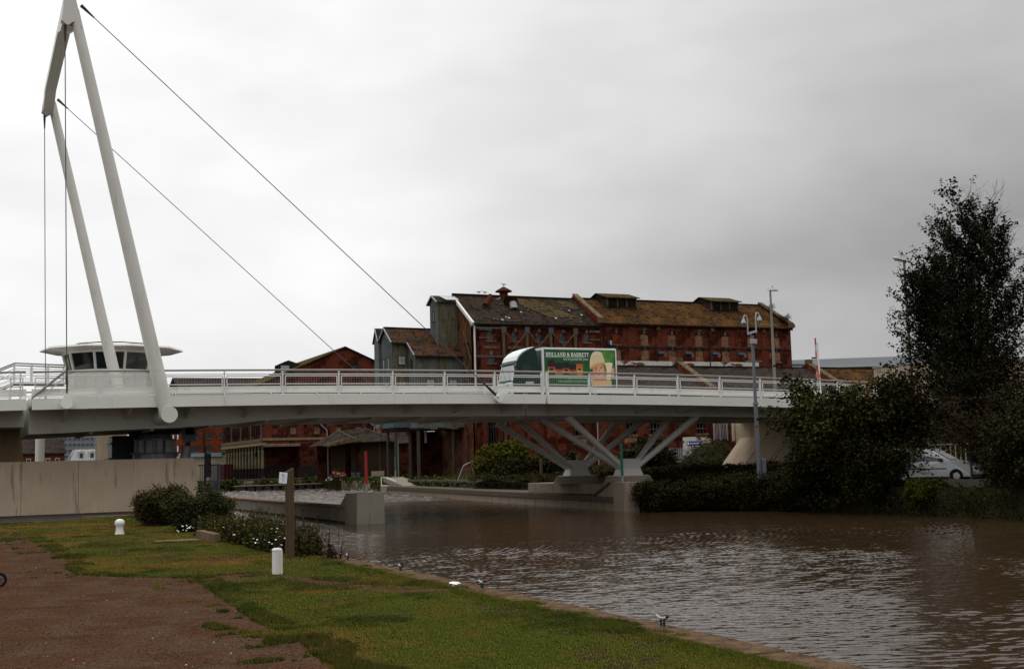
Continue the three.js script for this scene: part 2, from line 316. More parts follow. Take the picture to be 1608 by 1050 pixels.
// ---------------------------------------------------------------- ground, water, quays
const nearEdge = (n) => 8.2;
const GA0 = -9, GA1 = 9, GN0 = 4, GN1 = 68;
const g2 = (a, n, f, o, s) => fbm(mod(a * f / 64, 1), mod(n * f / 64, 1), 64, 64, o, s);   // noise in world metres, f cells per metre
const grassTone = (a, n) => {
  const dry = smooth(0.43, 0.66, 0.6 * g2(a, n, 0.28, 3, 209) + 0.4 * g2(a, n, 0.7, 4, 201)) * 0.85 + 0.35 * smooth(0.5, 0.7, g2(a, n, 2.2, 3, 203)), dark = smooth(0.52, 0.68, g2(a, n, 0.8, 4, 202)), bankside = smooth(5.4, 7.4, a);
  let c = mix3([0.052, 0.061, 0.004], [0.120, 0.068, 0.012], clamp(dry * (1 - 0.7 * bankside)));
  return mix3(c, [0.022, 0.032, 0.004], clamp(0.75 * dark * (0.4 + 0.6 * smooth(0.45, 0.65, g2(a, n, 1.6, 3, 204)))));
};
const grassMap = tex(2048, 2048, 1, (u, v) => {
  const a = mix(GA0, GA1, u), n = mix(GN0, GN1, v); let c = mul(grassTone(a, n), 0.5 + 0.35 * g2(a, n, 24, 2, 205));  // sheet painted darker than the blades, as shade between them
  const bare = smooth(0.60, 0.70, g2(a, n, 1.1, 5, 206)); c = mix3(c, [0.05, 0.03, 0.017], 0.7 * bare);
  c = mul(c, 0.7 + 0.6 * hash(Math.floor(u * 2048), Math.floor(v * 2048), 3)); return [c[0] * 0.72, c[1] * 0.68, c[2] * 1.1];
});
grassMap.wrapS = grassMap.wrapT = THREE.ClampToEdgeWrapping;
const grassMat = M({ map: grassMap, roughness: 1, bumpMap: speckled([0.5, 0.5, 0.5], 0.9, 1, 5), bumpScale: 0 });
const soil = M({ map: speckled([0.035, 0.028, 0.018], 0.8, 3, 207), roughness: 1 });
const scrub = M({ map: speckled([0.028, 0.026, 0.012], 0.9, 3, 208), roughness: 1, bumpMap: coarseBump, bumpScale: 0.08 });
struct('ground', land([[-260, -120], [7.8, -120], [7.8, 61], [12.0, 65], [12.0, 85], [13, 88], [13, 185], [-260, 185]], -3, 0), soil);
{ // mown grass of the near bank
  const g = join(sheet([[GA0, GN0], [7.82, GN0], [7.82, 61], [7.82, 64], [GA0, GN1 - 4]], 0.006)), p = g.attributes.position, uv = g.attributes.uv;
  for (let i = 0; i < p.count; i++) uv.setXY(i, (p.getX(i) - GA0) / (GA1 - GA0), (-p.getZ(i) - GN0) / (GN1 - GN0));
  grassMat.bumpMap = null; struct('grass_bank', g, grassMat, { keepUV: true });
}
function jag(pts, amp, step, s) {                  // a worn, uneven outline
  const out = []; srand(s);
  pts.forEach((p, i) => { const q = pts[(i + 1) % pts.length], L = Math.hypot(q[0] - p[0], q[1] - p[1]), k = Math.max(1, Math.round(L / step)); for (let j = 0; j < k; j++) out.push([mix(p[0], q[0], j / k) + rr(-amp, amp), mix(p[1], q[1], j / k) + rr(-amp, amp)]); });
  return out;
}
const PATH = [[0.46, 50.1], [2.0, 46.0], [2.25, 37.7], [2.45, 32.2], [2.15, 29.6], [2.25, 27.3], [3.1, 26.2], [4.2, 24.7], [4.05, 21.9], [3.9, 19.1], [3.8, 16.6], [3.78, 14.5], [3.6, 12.3], [3.3, 8], [3.0, 2], [-9, 2], [-9, 50]];
const STRIP = [[4.1, 25.4], [5.8, 25.2], [6.54, 21.35], [7.28, 20.33], [7.75, 19.3], [7.5, 18.7], [6.92, 19.34], [6.34, 20.5], [5.5, 23.6], [4.1, 24.0]];
const inPoly = (P, x, y) => { let r = false; for (let i = 0, j = P.length - 1; i < P.length; j = i++) if ((P[i][1] > y) !== (P[j][1] > y) && x < (P[j][0] - P[i][0]) * (y - P[i][1]) / (P[j][1] - P[i][1]) + P[i][0]) r = !r; return r; };
const gravelMat = M({ map: tex(1024, 1024, 4, (u, v) => {
  let c = mix3([0.062, 0.031, 0.019], [0.067, 0.040, 0.027], smooth(0.4, 0.62, fbm(u, v, 5, 5, 5, 211))); c = mix3(c, [0.042, 0.017, 0.009], 0.45 * smooth(0.50, 0.74, fbm(u, v, 7, 7, 4, 212)));
  c = mul(c, 0.5 + 1.0 * vnoise(u * 220, v * 220, 220, 220, 213)); const st = vnoise(u * 150, v * 150, 150, 150, 214);
  return mix3(c, [0.16, 0.14, 0.12], 0.7 * smooth(0.93, 0.985, st));
}), roughness: 0.97, bumpMap: tex(1024, 1024, 4, (u, v) => 0.5 * vnoise(u * 220, v * 220, 220, 220, 213) + 0.5 * fbm(u, v, 16, 16, 4, 215), true), bumpScale: 0.02 });
struct('path', sheet(jag(PATH, 0.10, 0.35, 301), 0.012), gravelMat);
struct('path_worn_strip', sheet(jag(STRIP, 0.09, 0.3, 302), 0.012), gravelMat);
struct('pavement', sheet(jag([[-9, 59.6], [1.6, 59.5], [4.3, 59.2], [6.4, 61.6], [8.2, 64.6], [12, 69.6], [-9, 69.6]], 0.06, 0.5, 303), 0.016), mats.asphalt);
struct('path_slab', [box(5.4, 8.0, 0.0, 0.03, 62.6, 63.7), box(5.4, 6.75, 0, 0.024, 38.2, 39.0)], mats.paving);

// far banks, one sheet to the horizon
const BANK = [[39.3, 68.2], [39.4, 66.8], [42.9, 65.2], [45.8, 57], [45.3, 42], [45.0, 20], [46, -120], [3000, -120], [3000, 3000], [-3000, 3000], [-3000, 185], [50, 185], [49.5, 165], [49, 150], [48, 140], [46.5, 120], [45.2, 104], [44.2, 90], [43.4, 72]];
struct('far_ground', land(BANK, -3, 0.28), scrub);
struct('yard_ground', sheet([[49.6, 112], [110, 112], [110, 200], [50.6, 200], [50.6, 185], [50, 164]], 0.29), M({ map: tex(512, 512, 6, (u, v) => mix3([0.10, 0.075, 0.05], [0.02, 0.028, 0.006], smooth(0.36, 0.54, fbm(u, v, 8, 8, 5, 221)))), roughness: 1 }));

// water of the canal: wind ripples over a muddy body
const WAVES = []; srand(77);
for (let i = 0; i < 26; i++) { const lam = 0.14 * Math.pow(5, rnd()), th = 0.40 + 0.75 * (rnd() + rnd() - 1), k = 2 * Math.PI / lam; WAVES.push([k * Math.sin(th), k * Math.cos(th), rr(0, 6.28), 0.0088 / Math.sqrt(26) * 1.414 * lam / 0.6]); }
const windAmp = (a, n) => {
  const d = Math.hypot(a, n), shelter = smooth(8.2, 15, a), gust = 0.72 + 0.6 * smooth(0.30, 0.70, g2(a, n, 0.22, 3, 231)), beyond = smooth(66, 100, n);
  return mix(mix(0.30, 1.0, shelter), 1.6, beyond) * gust * mix(1, 0.8, smooth(30, 80, d));
};
const CHOP = []; for (let i = 0; i < 22; i++) { const lam = 0.55 * Math.pow(4, rnd()), th = 0.3 + 1.1 * (rnd() + rnd() - 1), k = 2 * Math.PI / lam; CHOP.push([k * Math.sin(th), k * Math.cos(th), rr(0, 6.28), 0.42 / Math.sqrt(11) / k]); }   // choppier open basin
function waterPatch(as, ns, lmin) {
  const W = as.length, H = ns.length, pos = new Float32Array(W * H * 3), nor = new Float32Array(W * H * 3), uv = new Float32Array(W * H * 2), idx = [], ws = WAVES.filter(([ka, kn]) => 2 * Math.PI / Math.hypot(ka, kn) > lmin);
  for (let j = 0; j < H; j++) for (let i = 0; i < W; i++) {
    const a = as[i], n = ns[j], q = windAmp(a, n), ch = ns[0] > 90 ? smooth(100, 118, n + 14 * (g2(a, n, 0.16, 4, 251) - 0.5)) / q : 0; let y = 0, da = 0, dn = 0;
    if (ch) for (const [ka, kn, ph, am] of CHOP) { const t = ka * a + kn * n + ph, s = Math.sin(t), c = Math.cos(t); y += ch * am * s; da += ch * am * ka * c; dn += ch * am * kn * c; }
    for (const [ka, kn, ph, am] of ws) { const t = ka * a + kn * n + ph, s = Math.sin(t), c = Math.cos(t); y += am * s; da += am * ka * c; dn += am * kn * c; }
    const o = (j * W + i) * 3, L = Math.hypot(da * q, 1, dn * q); pos[o] = a; pos[o + 1] = -1.2 + q * y; pos[o + 2] = -n; nor[o] = -da * q / L; nor[o + 1] = 1 / L; nor[o + 2] = dn * q / L;
    uv[(j * W + i) * 2] = a; uv[(j * W + i) * 2 + 1] = n;
    if (i && j) { const b = j * W + i; idx.push(b - W - 1, b - W, b, b - W - 1, b, b - 1); }
  }
  const g = new THREE.BufferGeometry(); g.setAttribute('position', new THREE.BufferAttribute(pos, 3)); g.setAttribute('normal', new THREE.BufferAttribute(nor, 3)); g.setAttribute('uv', new THREE.BufferAttribute(uv, 2)); g.setIndex(idx); return g;
}
const grid = (a, b, f) => { const r = [a]; while (r[r.length - 1] < b - 1e-6) r.push(Math.min(b, r[r.length - 1] + f(r[r.length - 1]))); return r; };
const waterMat = M({ color: lin(0.037, 0.0225, 0.012), roughness: 0.04, ior: 1.333, bumpMap: tex(1024, 1024, [3.2, 2.6], (u, v) => fbm(u, v, 14, 20, 4, 241), true), bumpScale: 0.004 });
const farWaterMat = waterMat.clone(); farWaterMat.roughness = 1; farWaterMat.bumpScale = 0.012; farWaterMat.roughnessMap = tex(512, 1024, 1, (u, v) => { const a = 7.7 + 44.3 * u, n = 46 + 140 * v; return mix(0.09, 0.34, smooth(84, 116, n + 22 * (g2(a, n, 0.16, 4, 251) - 0.5) + 7 * (g2(a, n, 0.9, 3, 252) - 0.5))); }, true); farWaterMat.roughnessMap.repeat.set(1 / 44.3, 1 / 140); farWaterMat.roughnessMap.offset.set(-7.7 / 44.3, -46 / 140);      // ripples too fine and far to be meshed
for (const [name, gs, m] of [['water', [waterPatch(grid(7.7, 48, () => 0.06), grid(7, 46, (n) => Math.max(0.042, n * 0.0028)), 0.13), waterPatch(grid(7.7, 60, () => 2), grid(-120, 7, () => 2), 9)], waterMat], ['basin_water', [waterPatch(grid(7.7, 52, () => 0.14), grid(46, 100, (n) => 0.15), 0.42), waterPatch(grid(7.7, 52, () => 0.2), grid(100, 186, () => 0.22), 0.5)], farWaterMat]]) {
  const w = new THREE.Mesh(mergeGeometries(gs, false), m); w.name = name; w.receiveShadow = true; w.userData.kind = 'structure'; scene.add(w);
}
// near quay: coping stones one by one over a masonry face
{
  const q = thing('quay_wall', 'low stone quay edge with worn coping along the near grass bank', 'quay wall', [8, -1.2, 20]);
  part(q, 'wall_face', box(7.6, 8.18, -3, -0.16, -20, 61), mats.stone);
  srand(401);
  for (let n = 6, i = 0; n < 60; i++) { const L = rr(1.1, 1.7); part(q, 'coping_stone', rbox(7.72 + rr(-0.02, 0.02), 8.24 + rr(-0.025, 0.025), -0.17, 0.03 + rr(-0.012, 0.012), n, n + L - 0.02, 0.025), mats.copingA ??= M({ map: speckled([0.085, 0.056, 0.035], 0.9, 1.3, 402), roughness: 0.95, bumpMap: fineBump, bumpScale: 0.012 })); n += L; }
  part(q, 'wall_face', box(8.5, 12.4, -3, -0.02, 61, 66), mats.greyConcrete);
}
// far side stone quay along the yard and the basin end
{
  const q = thing('quay_wall', 'old rubble stone quay wall below the stilts and the far brick building', 'quay wall', [48, -1.2, 150]);
  const L = [[49, 150], [48, 140], [46.5, 120], [45.2, 104], [44.2, 90]];
  const pts = [[50.4, 184.6], [49.4, 165], ...L], ring = pts.concat(pts.slice().reverse().map(([a, n]) => [a + 0.8, n]));
  part(q, 'wall_face', land(ring, -3, 0.2), mats.stone);
  part(q, 'wall_face', box(-30, 50.6, -3, 0.42, 184.5, 185.2), mats.stone);
  srand(403);
  for (let a = 28; a < 50; a += 1.5) part(q, 'coping_stone', box(a, a + 1.47, 0.42, 0.62 + rr(-0.02, 0.02), 184.42, 185.3), mats.darkCoping);
  for (let i = 0; i < L.length - 1; i++) { const [a0, n0] = L[i], [a1, n1] = L[i + 1], k = Math.round(Math.abs(n1 - n0) / 1.5); for (let j = 0; j < k; j++) { const p = (t) => V(mix(a0, a1, t) + 0.35, 0.30 + rr(-0.02, 0.02), mix(n0, n1, t)); part(q, 'coping_stone', bar(p((j + 0.02) / k), p((j + 0.98) / k), 0.9, 0.2), mats.darkCoping); } }
}
// concrete navigation quay by the right-hand pier
{
  const q = thing('concrete_quay', 'pale concrete quay with dark capping below the V-shaped bridge piers', 'quay', [40, -1.2, 90]);
  const e = (n) => 38.4 + (n - 68) * (45.2 - 38.4) / 68.5;
  part(q, 'capping', prism([V(e(68.2) - 0.12, -0.28, 68.2), V(e(134) - 0.12, -0.28, 134), V(e(134) + 4.2, -0.28, 134), V(e(68.2) + 5, -0.28, 68.2)], new THREE.Vector3(0, -0.36, 0)), mats.darkCoping);
  for (let n = 68.4; n < 133; n += 2.2) part(q, 'panel', prism([V(e(n + 0.03), -0.64, n + 0.03), V(e(n + 2.17), -0.64, n + 2.17), V(e(n + 2.17) + 0.3, -0.64, n + 2.17), V(e(n + 0.03) + 0.3, -0.64, n + 0.03)], new THREE.Vector3(0, -2.2, 0)), mats.quayConcrete);
  part(q, 'wall_face', prism([V(e(68.3) + 0.06, -0.65, 68.3), V(e(134) + 0.06, -0.65, 134), V(e(134) + 4, -0.65, 134), V(e(68.3) + 4.6, -0.65, 68.3)], new THREE.Vector3(0, -2, 0)), mats.darkCoping);
  // block at the near end, with a sloped flank
  part(q, 'end_block', rbox(38.15, 39.25, -2.6, 0.68, 66.9, 68.35, 0.04), mats.quayConcrete);
  part(q, 'sloped_flank', prism([V(38.4, -0.28, 68.35), V(38.4, 0.62, 68.36), V(38.55, 0.62, 69.4), V(38.75, -0.28, 71.8)], new THREE.Vector3(0.35, 0, 0)), mats.quayConcrete);
  part(q, 'flank_coping', bar(V(38.7, 0.66, 69.3), V(38.88, -0.22, 71.9), 0.5, 0.14), mats.darkCoping);
  // raised ramp block at the far end with a white rail
  part(q, 'end_block', box(e(134) - 0.1, e(134) + 3.2, -2.6, -0.25, 134, 136.4), mats.quayConcrete);
  part(q, 'ramp', prism([V(e(134) + 0.2, 0.72, 136.2), V(e(134) + 2.6, 0.72, 136.2), V(e(134) + 3.6, -0.26, 131), V(e(134) + 0.9, -0.26, 131)], new THREE.Vector3(0, -0.5, 0)), mats.greyConcrete);
  part(q, 'rail', [bar(V(e(134) - 0.05, -0.9, 136.2), V(e(134) - 0.05, 0.78, 136.2), 0.09, 0.09), bar(V(e(134) - 0.05, 0.74, 136.2), V(e(134) + 0.5, 0.74, 136.0), 0.09, 0.09), bar(V(e(134) + 0.5, 0.74, 136.0), V(e(134) + 1.3, -0.2, 132), 0.09, 0.09), bar(V(e(134) - 0.05, -0.2, 136.2), V(e(134) + 1.2, -0.2, 134), 0.09, 0.09)], mats.whitePost);
}
// jetty wall with end block in the canal
{
  const j = thing('jetty_wall', 'stained grey concrete jetty wall with timber capping in the canal', 'jetty', [20.8, -1.2, 85]);
  for (let n = 69.9; n < 112; n += 3) part(j, 'wall_panel', box(20.8, 21.3, -2.6, -0.32, n + 0.02, n + 2.98), mats.greyConcrete);
  part(j, 'capping', rbox(20.68, 21.42, -0.32, -0.2, 69.7, 112, 0.02), M({ map: speckled([0.16, 0.115, 0.075], 0.5, 2, 411), roughness: 0.9 }));
  part(j, 'wale', box(20.6, 20.8, -1.3, -1.12, 69.9, 112), mats.darkTimber);
  part(j, 'end_block', loft([[V(20.72, -2.6, 69.9), V(22.3, -2.6, 69.9), V(22.3, -2.6, 67.1), V(20.72, -2.6, 67.5)], [V(20.7, 0.56, 69.6), V(22.28, 0.56, 69.8), V(22.28, 0.56, 67.1), V(20.78, 0.56, 67.5)]]), mats.greyConcrete);
  part(j, 'end_buttress', prism([V(20.72, -0.3, 69.8), V(20.72, 0.55, 69.5), V(20.75, -0.3, 71.2)], new THREE.Vector3(0.9, 0, 0)), mats.greyConcrete);
}
function marker(label, a, n, y0, mat, g0) {
  const t = thing('channel_marker', label, 'marker post', [a, y0, n]);
  part(t, 'post', rod(V(a, y0 - 0.1, n), V(a, y0 + g0, n), 0.075, 0.075, 10), mats.galv); part(t, 'sleeve', rod(V(a, y0 + g0, n), V(a - 0.02, y0 + 2.45, n), 0.095, 0.095, 12), mat);
}
marker('bright red marker post standing on the jetty end block', 21.5, 68.0, 0.55, mats.red, 0.55);
marker('green marker post on the block in front of the V-shaped pier', 38.45, 67.6, 0.67, mats.green, 0.42);
marker('thin distant green marker post on the ramp block left of the stilts', 46.6, 136, 0.7, mats.green, 0.8);

// ---------------------------------------------------------------- the bridge
const BN0 = 66.6, BN1 = 83.6, yb = (a) => 5.69 - 0.00052 * (a - 24) * (a - 24);      // underside of the edge beam
const along = (a0, a1, step) => { const k = Math.max(1, Math.round((a1 - a0) / step)); return Array.from({ length: k + 1 }, (_, i) => mix(a0, a1, i / k)); };
const sweepA = (a0, a1, prof, step = 1.63) => loft(along(a0, a1, step).map((a) => prof(a).map(([n, y]) => V(a, y, n))));
const rectP = (n0, n1, lo, hi) => (a) => [[n0, yb(a) + lo], [n1, yb(a) + lo], [n1, yb(a) + hi], [n0, yb(a) + hi]];
function sag(a0, a1, n, dy, r, seg = 8) { const as = along(a0, a1, 1.63), gs = []; for (let i = 0; i + 1 < as.length; i++) gs.push(rod(V(as[i] - 0.01, yb(as[i]) + dy, n), V(as[i + 1] + 0.01, yb(as[i + 1]) + dy, n), r, r, seg, false)); return gs; }
function parapet(t, a0, a1, n, out, posts, wires) {   // out: -1 near side, +1 far side
  part(t, 'handrail', sag(a0, a1, n, 1.98, 0.055), mats.handrail);
  part(t, 'rail', sag(a0, a1, n, 1.76, 0.03, 6), mats.whiteRail);
  for (const a of posts) part(t, 'post', [box(a - 0.035, a + 0.035, yb(a) + 0.56, yb(a) + 1.94, n - 0.05, n + 0.05), box(a - 0.09, a + 0.09, yb(a) + 0.56, yb(a) + 0.6, n - 0.09, n + 0.09)], mats.whiteRail);
  const ends = [a0, ...posts.filter((p) => p > a0 + 0.4 && p < a1 - 0.4), a1];
  for (let i = 0; i + 1 < ends.length; i++) {
    const l = ends[i] + (i ? 0.13 : 0.1), r = ends[i + 1] - 0.13; if (r - l < 0.6) continue;
    const B = (dy, w) => bar(V(l, yb(l) + dy, n + out * 0.07), V(r, yb(r) + dy, n + out * 0.07), 0.05, w), U = (a) => bar(V(a, yb(a) + 0.74, n + out * 0.07), V(a, yb(a) + 1.68, n + out * 0.07), 0.05, 0.07);
    part(t, 'panel_frame', [B(1.65, 0.065), B(1.2, 0.06), B(0.77, 0.065), U(l), U(r)], mats.whiteRail);
    if (wires) {
      const gs = [], k = Math.round((r - l) / 0.15); for (let j = 1; j < k; j++) { const a = mix(l, r, j / k); gs.push(bar(V(a, yb(a) + 1.2, n + out * 0.07), V(a, yb(a) + 1.65, n + out * 0.07), 0.003, 0.003)); }
      for (let j = 1; j < 3; j++) { const dy = 1.2 + j * 0.15; gs.push(bar(V(l, yb(l) + dy, n + out * 0.07), V(r, yb(r) + dy, n + out * 0.07), 0.003, 0.003)); }
      part(t, 'wire_mesh', gs, mats.whiteRail);
    }
  }
}
function deckSpan(t, a0, a1, under, posts, wires, ribs) {
  part(t, 'deck', sweepA(a0, a1, (a) => [[66.7, yb(a) + 0.22], [83.5, yb(a) + 0.22], [83.5, yb(a) + 0.6], [80.6, yb(a) + 0.72], [69.4, yb(a) + 0.72], [66.7, yb(a) + 0.6]]), mats.under);
  part(t, 'carriageway', sweepA(a0, a1, (a) => [[69.6, yb(a) + 0.724], [80.4, yb(a) + 0.724], [80.4, yb(a) + 0.76], [69.6, yb(a) + 0.76]]), mats.road);
  for (const [n0, n1] of [[66.4, 66.62], [83.58, 83.8]]) {                 // edge beams in long plates
    const as = along(a0, a1, 9.78); for (let i = 0; i + 1 < as.length; i++) part(t, 'fascia_plate', sweepA(as[i] + 0.006, as[i + 1] - 0.006, (a) => n0 < 70 ? [[66.46, yb(a)], [66.7, yb(a)], [66.66, yb(a) + 0.57], [66.4, yb(a) + 0.57]] : [[83.5, yb(a)], [83.74, yb(a)], [83.8, yb(a) + 0.57], [83.54, yb(a) + 0.57]]), mats.white);
  }
  part(t, 'kerb_panel', sweepA(a0, a1, rectP(66.86, 66.96, 0.72, 1.10)), mats.white);
  part(t, 'kerb_panel', sweepA(a0, a1, rectP(83.24, 83.34, 0.5, 1.10)), mats.white);
  part(t, 'girder', sweepA(a0, a1, (a) => [[69.6, yb(a) + 0.23], [69.6, under(a)], [69.75, under(a) - 0.03], [80.45, under(a) - 0.03], [80.6, under(a)], [80.6, yb(a) + 0.23]], 0.8), mats.girder);
  part(t, 'girder_flange', sweepA(a0, a1, (a) => [[69.44, under(a) + 0.02], [69.9, under(a) + 0.02], [69.9, under(a) - 0.05], [69.44, under(a) - 0.05]], 0.8), mats.girder);
  for (const a of ribs) { const u = Math.max(under(a) + 0.12, yb(a) - 0.55); for (const s of [0, 1]) { const f = (n) => (s ? 150.2 - n : n); part(t, 'rib', prism([V(a - 0.06, yb(a) + 0.22, f(66.75)), V(a - 0.06, yb(a) + 0.04, f(66.75)), V(a - 0.06, u, f(69.6)), V(a - 0.06, yb(a) + 0.22, f(69.6))], new THREE.Vector3(0.12, 0, 0)), mats.girder); } }
  parapet(t, a0 + 0.06, a1 - 0.06, 66.72, -1, posts, wires);
  parapet(t, a0 + 0.06, a1 - 0.06, 83.48, 1, posts, false);
}
const PO = (i) => 6.5 + 3.26 * i;
const swing = thing('swing_bridge', 'white cable-stayed swing span with leaning twin-leg pylon over the canal', 'bridge', [10, 0, 75]);
{
  const under = (a) => { const k = [[3, 4.36], [10, 4.6], [13.4, 4.76], [15.7, 4.98], [18.4, 5.1], [24, 5.13], [33, 5.1]]; for (let i = 0; i + 1 < k.length; i++) if (a <= k[i + 1][0]) return mix(k[i][1], k[i + 1][1], smooth(0, 1, (a - k[i][0]) / (k[i + 1][0] - k[i][0])) * 0.5 + 0.5 * clamp((a - k[i][0]) / (k[i + 1][0] - k[i][0]))); return 5.1; };
  deckSpan(swing, 3.15, 32.6, under, [...Array(8).keys()].map(PO), true, [...Array(9).keys()].map((i) => 4.9 + 3.26 * i));
  // underside cross girders between the boxes
  for (let i = 0; i < 9; i++) { const a = 6.4 + 3.26 * i; part(swing, 'cross_girder', box(a - 0.1, a + 0.1, under(a) - 0.16, under(a) + 0.05, 70.2, 80), mats.girder); }
  // pylon: tapered legs, heads and a haunched top beam
  const legs = [[66.3, 66.25], [83.9, 83.95]];
  for (const [n, nt] of legs) {
    part(swing, 'pylon_leg', rod(V(9.9, 5.15, n), V(4.94, 26.9, nt), 0.40, 0.27, 28), mats.pylon);
    part(swing, 'pylon_head', prism([V(5.36, 25.9, nt - 0.26), V(4.92, 27.95, nt - 0.26), V(4.52, 27.9, nt - 0.26), V(4.3, 26.2, nt - 0.26), V(4.62, 25.95, nt - 0.26), V(4.95, 26.2, nt - 0.26)], new THREE.Vector3(0, 0, -0.52)), mats.pylon);
  }
  part(swing, 'crossbeam', rod(V(9.95, 5.15, 65.9), V(9.95, 5.15, 84.3), 0.42, 0.42, 36), mats.pylon);
  part(swing, 'beam_end_cap', [rod(V(9.95, 5.15, 65.84), V(9.95, 5.15, 65.96), 0.435, 0.435, 36)], mats.pylon);
  { const z = [[66.4, 26.05], [67.6, 26.15], [69.6, 26.75], [80.6, 26.75], [82.6, 26.15], [83.8, 26.05]]; part(swing, 'top_beam', loft(z.map(([n, y]) => [V(4.35, y, n), V(5.0, y, n), V(4.86, 27.75, n), V(4.45, 27.75, n)])), mats.pylon); }
  for (const [n, s] of [[66.2, -1], [84.0, 1]]) {
    const top = V(5.3, 27.2, n), low = V(29.2, 6.12, n + s * 0.02), u = low.clone().sub(top).normalize(), at = (p, k) => p.clone().addScaledVector(u, k);
    part(swing, 'stay_cable', rod(at(top, 0.4), at(low, -0.7), 0.026, 0.026, 8), mats.cable);
    part(swing, 'cable_socket', rod(top, at(top, 0.9), 0.10, 0.04, 10), mats.darkMetal); part(swing, 'cable_socket', [rod(at(low, -1.5), at(low, -0.69), 0.045, 0.07, 10), rod(at(low, -0.7), at(low, 0.05), 0.08, 0.09, 10)], mats.darkMetal);
    part(swing, 'cable_anchor', [rod(V(29.32, 6.0, n - s * 0.12), V(29.32, 6.0, n + s * 0.14), 0.26, 0.26, 24), rod(V(29.2, 6.1, n), V(29.2, 6.1, n + s * 0.3), 0.07, 0.07, 10)], mats.white);
    const t2 = V(4.5, 26.0, n), l2 = V(4.82, 6.35, n);
    part(swing, 'back_stay', rod(t2, l2, 0.026, 0.026, 8), mats.cable);
    part(swing, 'cable_socket', rod(t2, V(4.515, 25.1, n), 0.09, 0.04, 10), mats.ironGrey); part(swing, 'cable_socket', [rod(V(4.8, 7.6, n), V(4.82, 6.75, n), 0.045, 0.075, 10), rod(V(4.82, 6.75, n), V(4.82, 6.2, n), 0.05, 0.05, 8)], mats.ironGrey);
    const tear = []; for (let i = 0; i <= 14; i++) { const q = Math.PI * (-0.1 - i * 0.8 / 14 + 0.0); tear.push([4.82 + 0.33 * Math.cos(q), 5.83 + 0.33 * Math.sin(q)]); } tear.push([4.73, 6.3], [4.91, 6.3]);
    part(swing, 'back_stay_plate', wallS(tear.reverse(), [], s < 0 ? 66.1 : 83.95, 0.16), mats.white);
  }
  // sloping end gate of the parapet over the joint
  for (const n of [66.6, 66.78]) part(swing, 'end_rail', rod(V(3.15, yb(3) + 0.62, n), V(4.75, yb(4.7) + 1.98, n), 0.06, 0.06, 8), mats.handrail);
  part(swing, 'end_rail', [bar(V(3.5, yb(3) + 0.62, 66.66), V(4.9, yb(4.7) + 1.78, 66.66), 0.05, 0.06)], mats.whiteRail);
  part(swing, 'end_post', [box(32.46, 32.56, yb(32) + 0.56, yb(32) + 2.0, 66.6, 66.84)], mats.whiteRail);
  // turning gear below
  part(swing, 'turning_ring', [rod(V(10.5, 4.35, 75.1), V(10.5, 4.62, 75.1), 1.5, 1.75, 36)], mats.darkMetal);
  part(swing, 'wheel_bracket', [rod(V(12.35, 4.35, 73.9), V(12.35, 4.35, 74.2), 0.42, 0.42, 24), box(12.0, 12.7, 3.85, 4.05, 73.7, 74.4), box(12.1, 12.6, 4.3, 4.8, 73.9, 74.3)], mats.blueGrey);
}
const fixed = thing('fixed_bridge_span', 'white fixed bridge span right of the lorry cab, carried on V-shaped piers', 'bridge span', [45, 0, 75]);
deckSpan(fixed, 32.72, 62, (a) => mix(5.1, 4.75, smooth(33, 60, a)), [...Array(9).keys()].map((i) => PO(9) + 3.26 * i - 0.0), true, [...Array(9).keys()].map((i) => 34.2 + 3.26 * i));
part(fixed, 'end_post', box(32.8, 32.92, yb(32.9) + 0.56, yb(32.9) + 2.0, 66.6, 66.84), mats.whiteRail);
for (const n of [73, 77.2]) part(fixed, 'girder_flange', sweepA(32.72, 62, (a) => [[n, 5.02], [n + 0.4, 5.02], [n + 0.4, 4.9], [n, 4.9]].map(([q, y]) => [q, y + mix(0.08, -0.25, smooth(33, 60, a))])), mats.girder);
const appr = thing('approach_span', 'white approach span at the left edge beside the joint gap', 'bridge span', [-4, 0, 75]);
deckSpan(appr, -16, 2.9, (a) => 4.75, [-13.06, -9.8, -6.54, -3.28, -0.02, 2.6], false, []);
part(appr, 'end_frame', [box(2.55, 2.62, yb(2) + 0.6, yb(2) + 1.7, 66.5, 66.6), box(2.1, 2.17, yb(2) + 0.6, yb(2) + 1.7, 66.5, 66.6)], mats.whiteRail);

// V-shaped piers
function vPier(label, n) {
  const t = thing('bridge_pier', label, 'bridge pier', [41.2, 0.3, n]), f = [n < 75 ? 69.7 : 77.3, n < 75 ? 73.7 : 81.3];
  part(t, 'foundation', rod(V(41.2, 0.44, n), V(41.2, 1.0, n), 1.75, 1.5, 40), mats.quayConcrete);
  part(t, 'hub', loft([[V(40.35, 1.0, n + 0.6), V(42.05, 1.0, n + 0.6), V(42.05, 1.0, n - 0.6), V(40.35, 1.0, n - 0.6)], [V(40.5, 1.5, n + 0.45), V(41.9, 1.5, n + 0.45), V(41.9, 1.5, n - 0.45), V(40.5, 1.5, n - 0.45)], [V(40.45, 2.15, n + 0.5), V(41.95, 2.15, n + 0.5), V(41.95, 2.15, n - 0.5), V(40.45, 2.15, n - 0.5)]]), mats.strut);
  part(t, 'base_plate', box(40.1, 42.3, 0.98, 1.04, n - 0.85, n + 0.85), mats.strut);
  for (const m of f) for (const s of [-1, 1]) part(t, 'strut', rod(V(41.2 + s * 0.25, 1.35, n + Math.sign(m - n) * 0.2), V(s < 0 ? 35.8 : 46.0, 5.02, m + (m < 72 ? 0.3 : 0)), 0.18, 0.25, 24), mats.strut);
  return t;
}
vPier('white V-shaped pier nearer the water behind the green marker post', 71.6);
vPier('shaded V-shaped pier farther back under the bridge deck', 79.2);
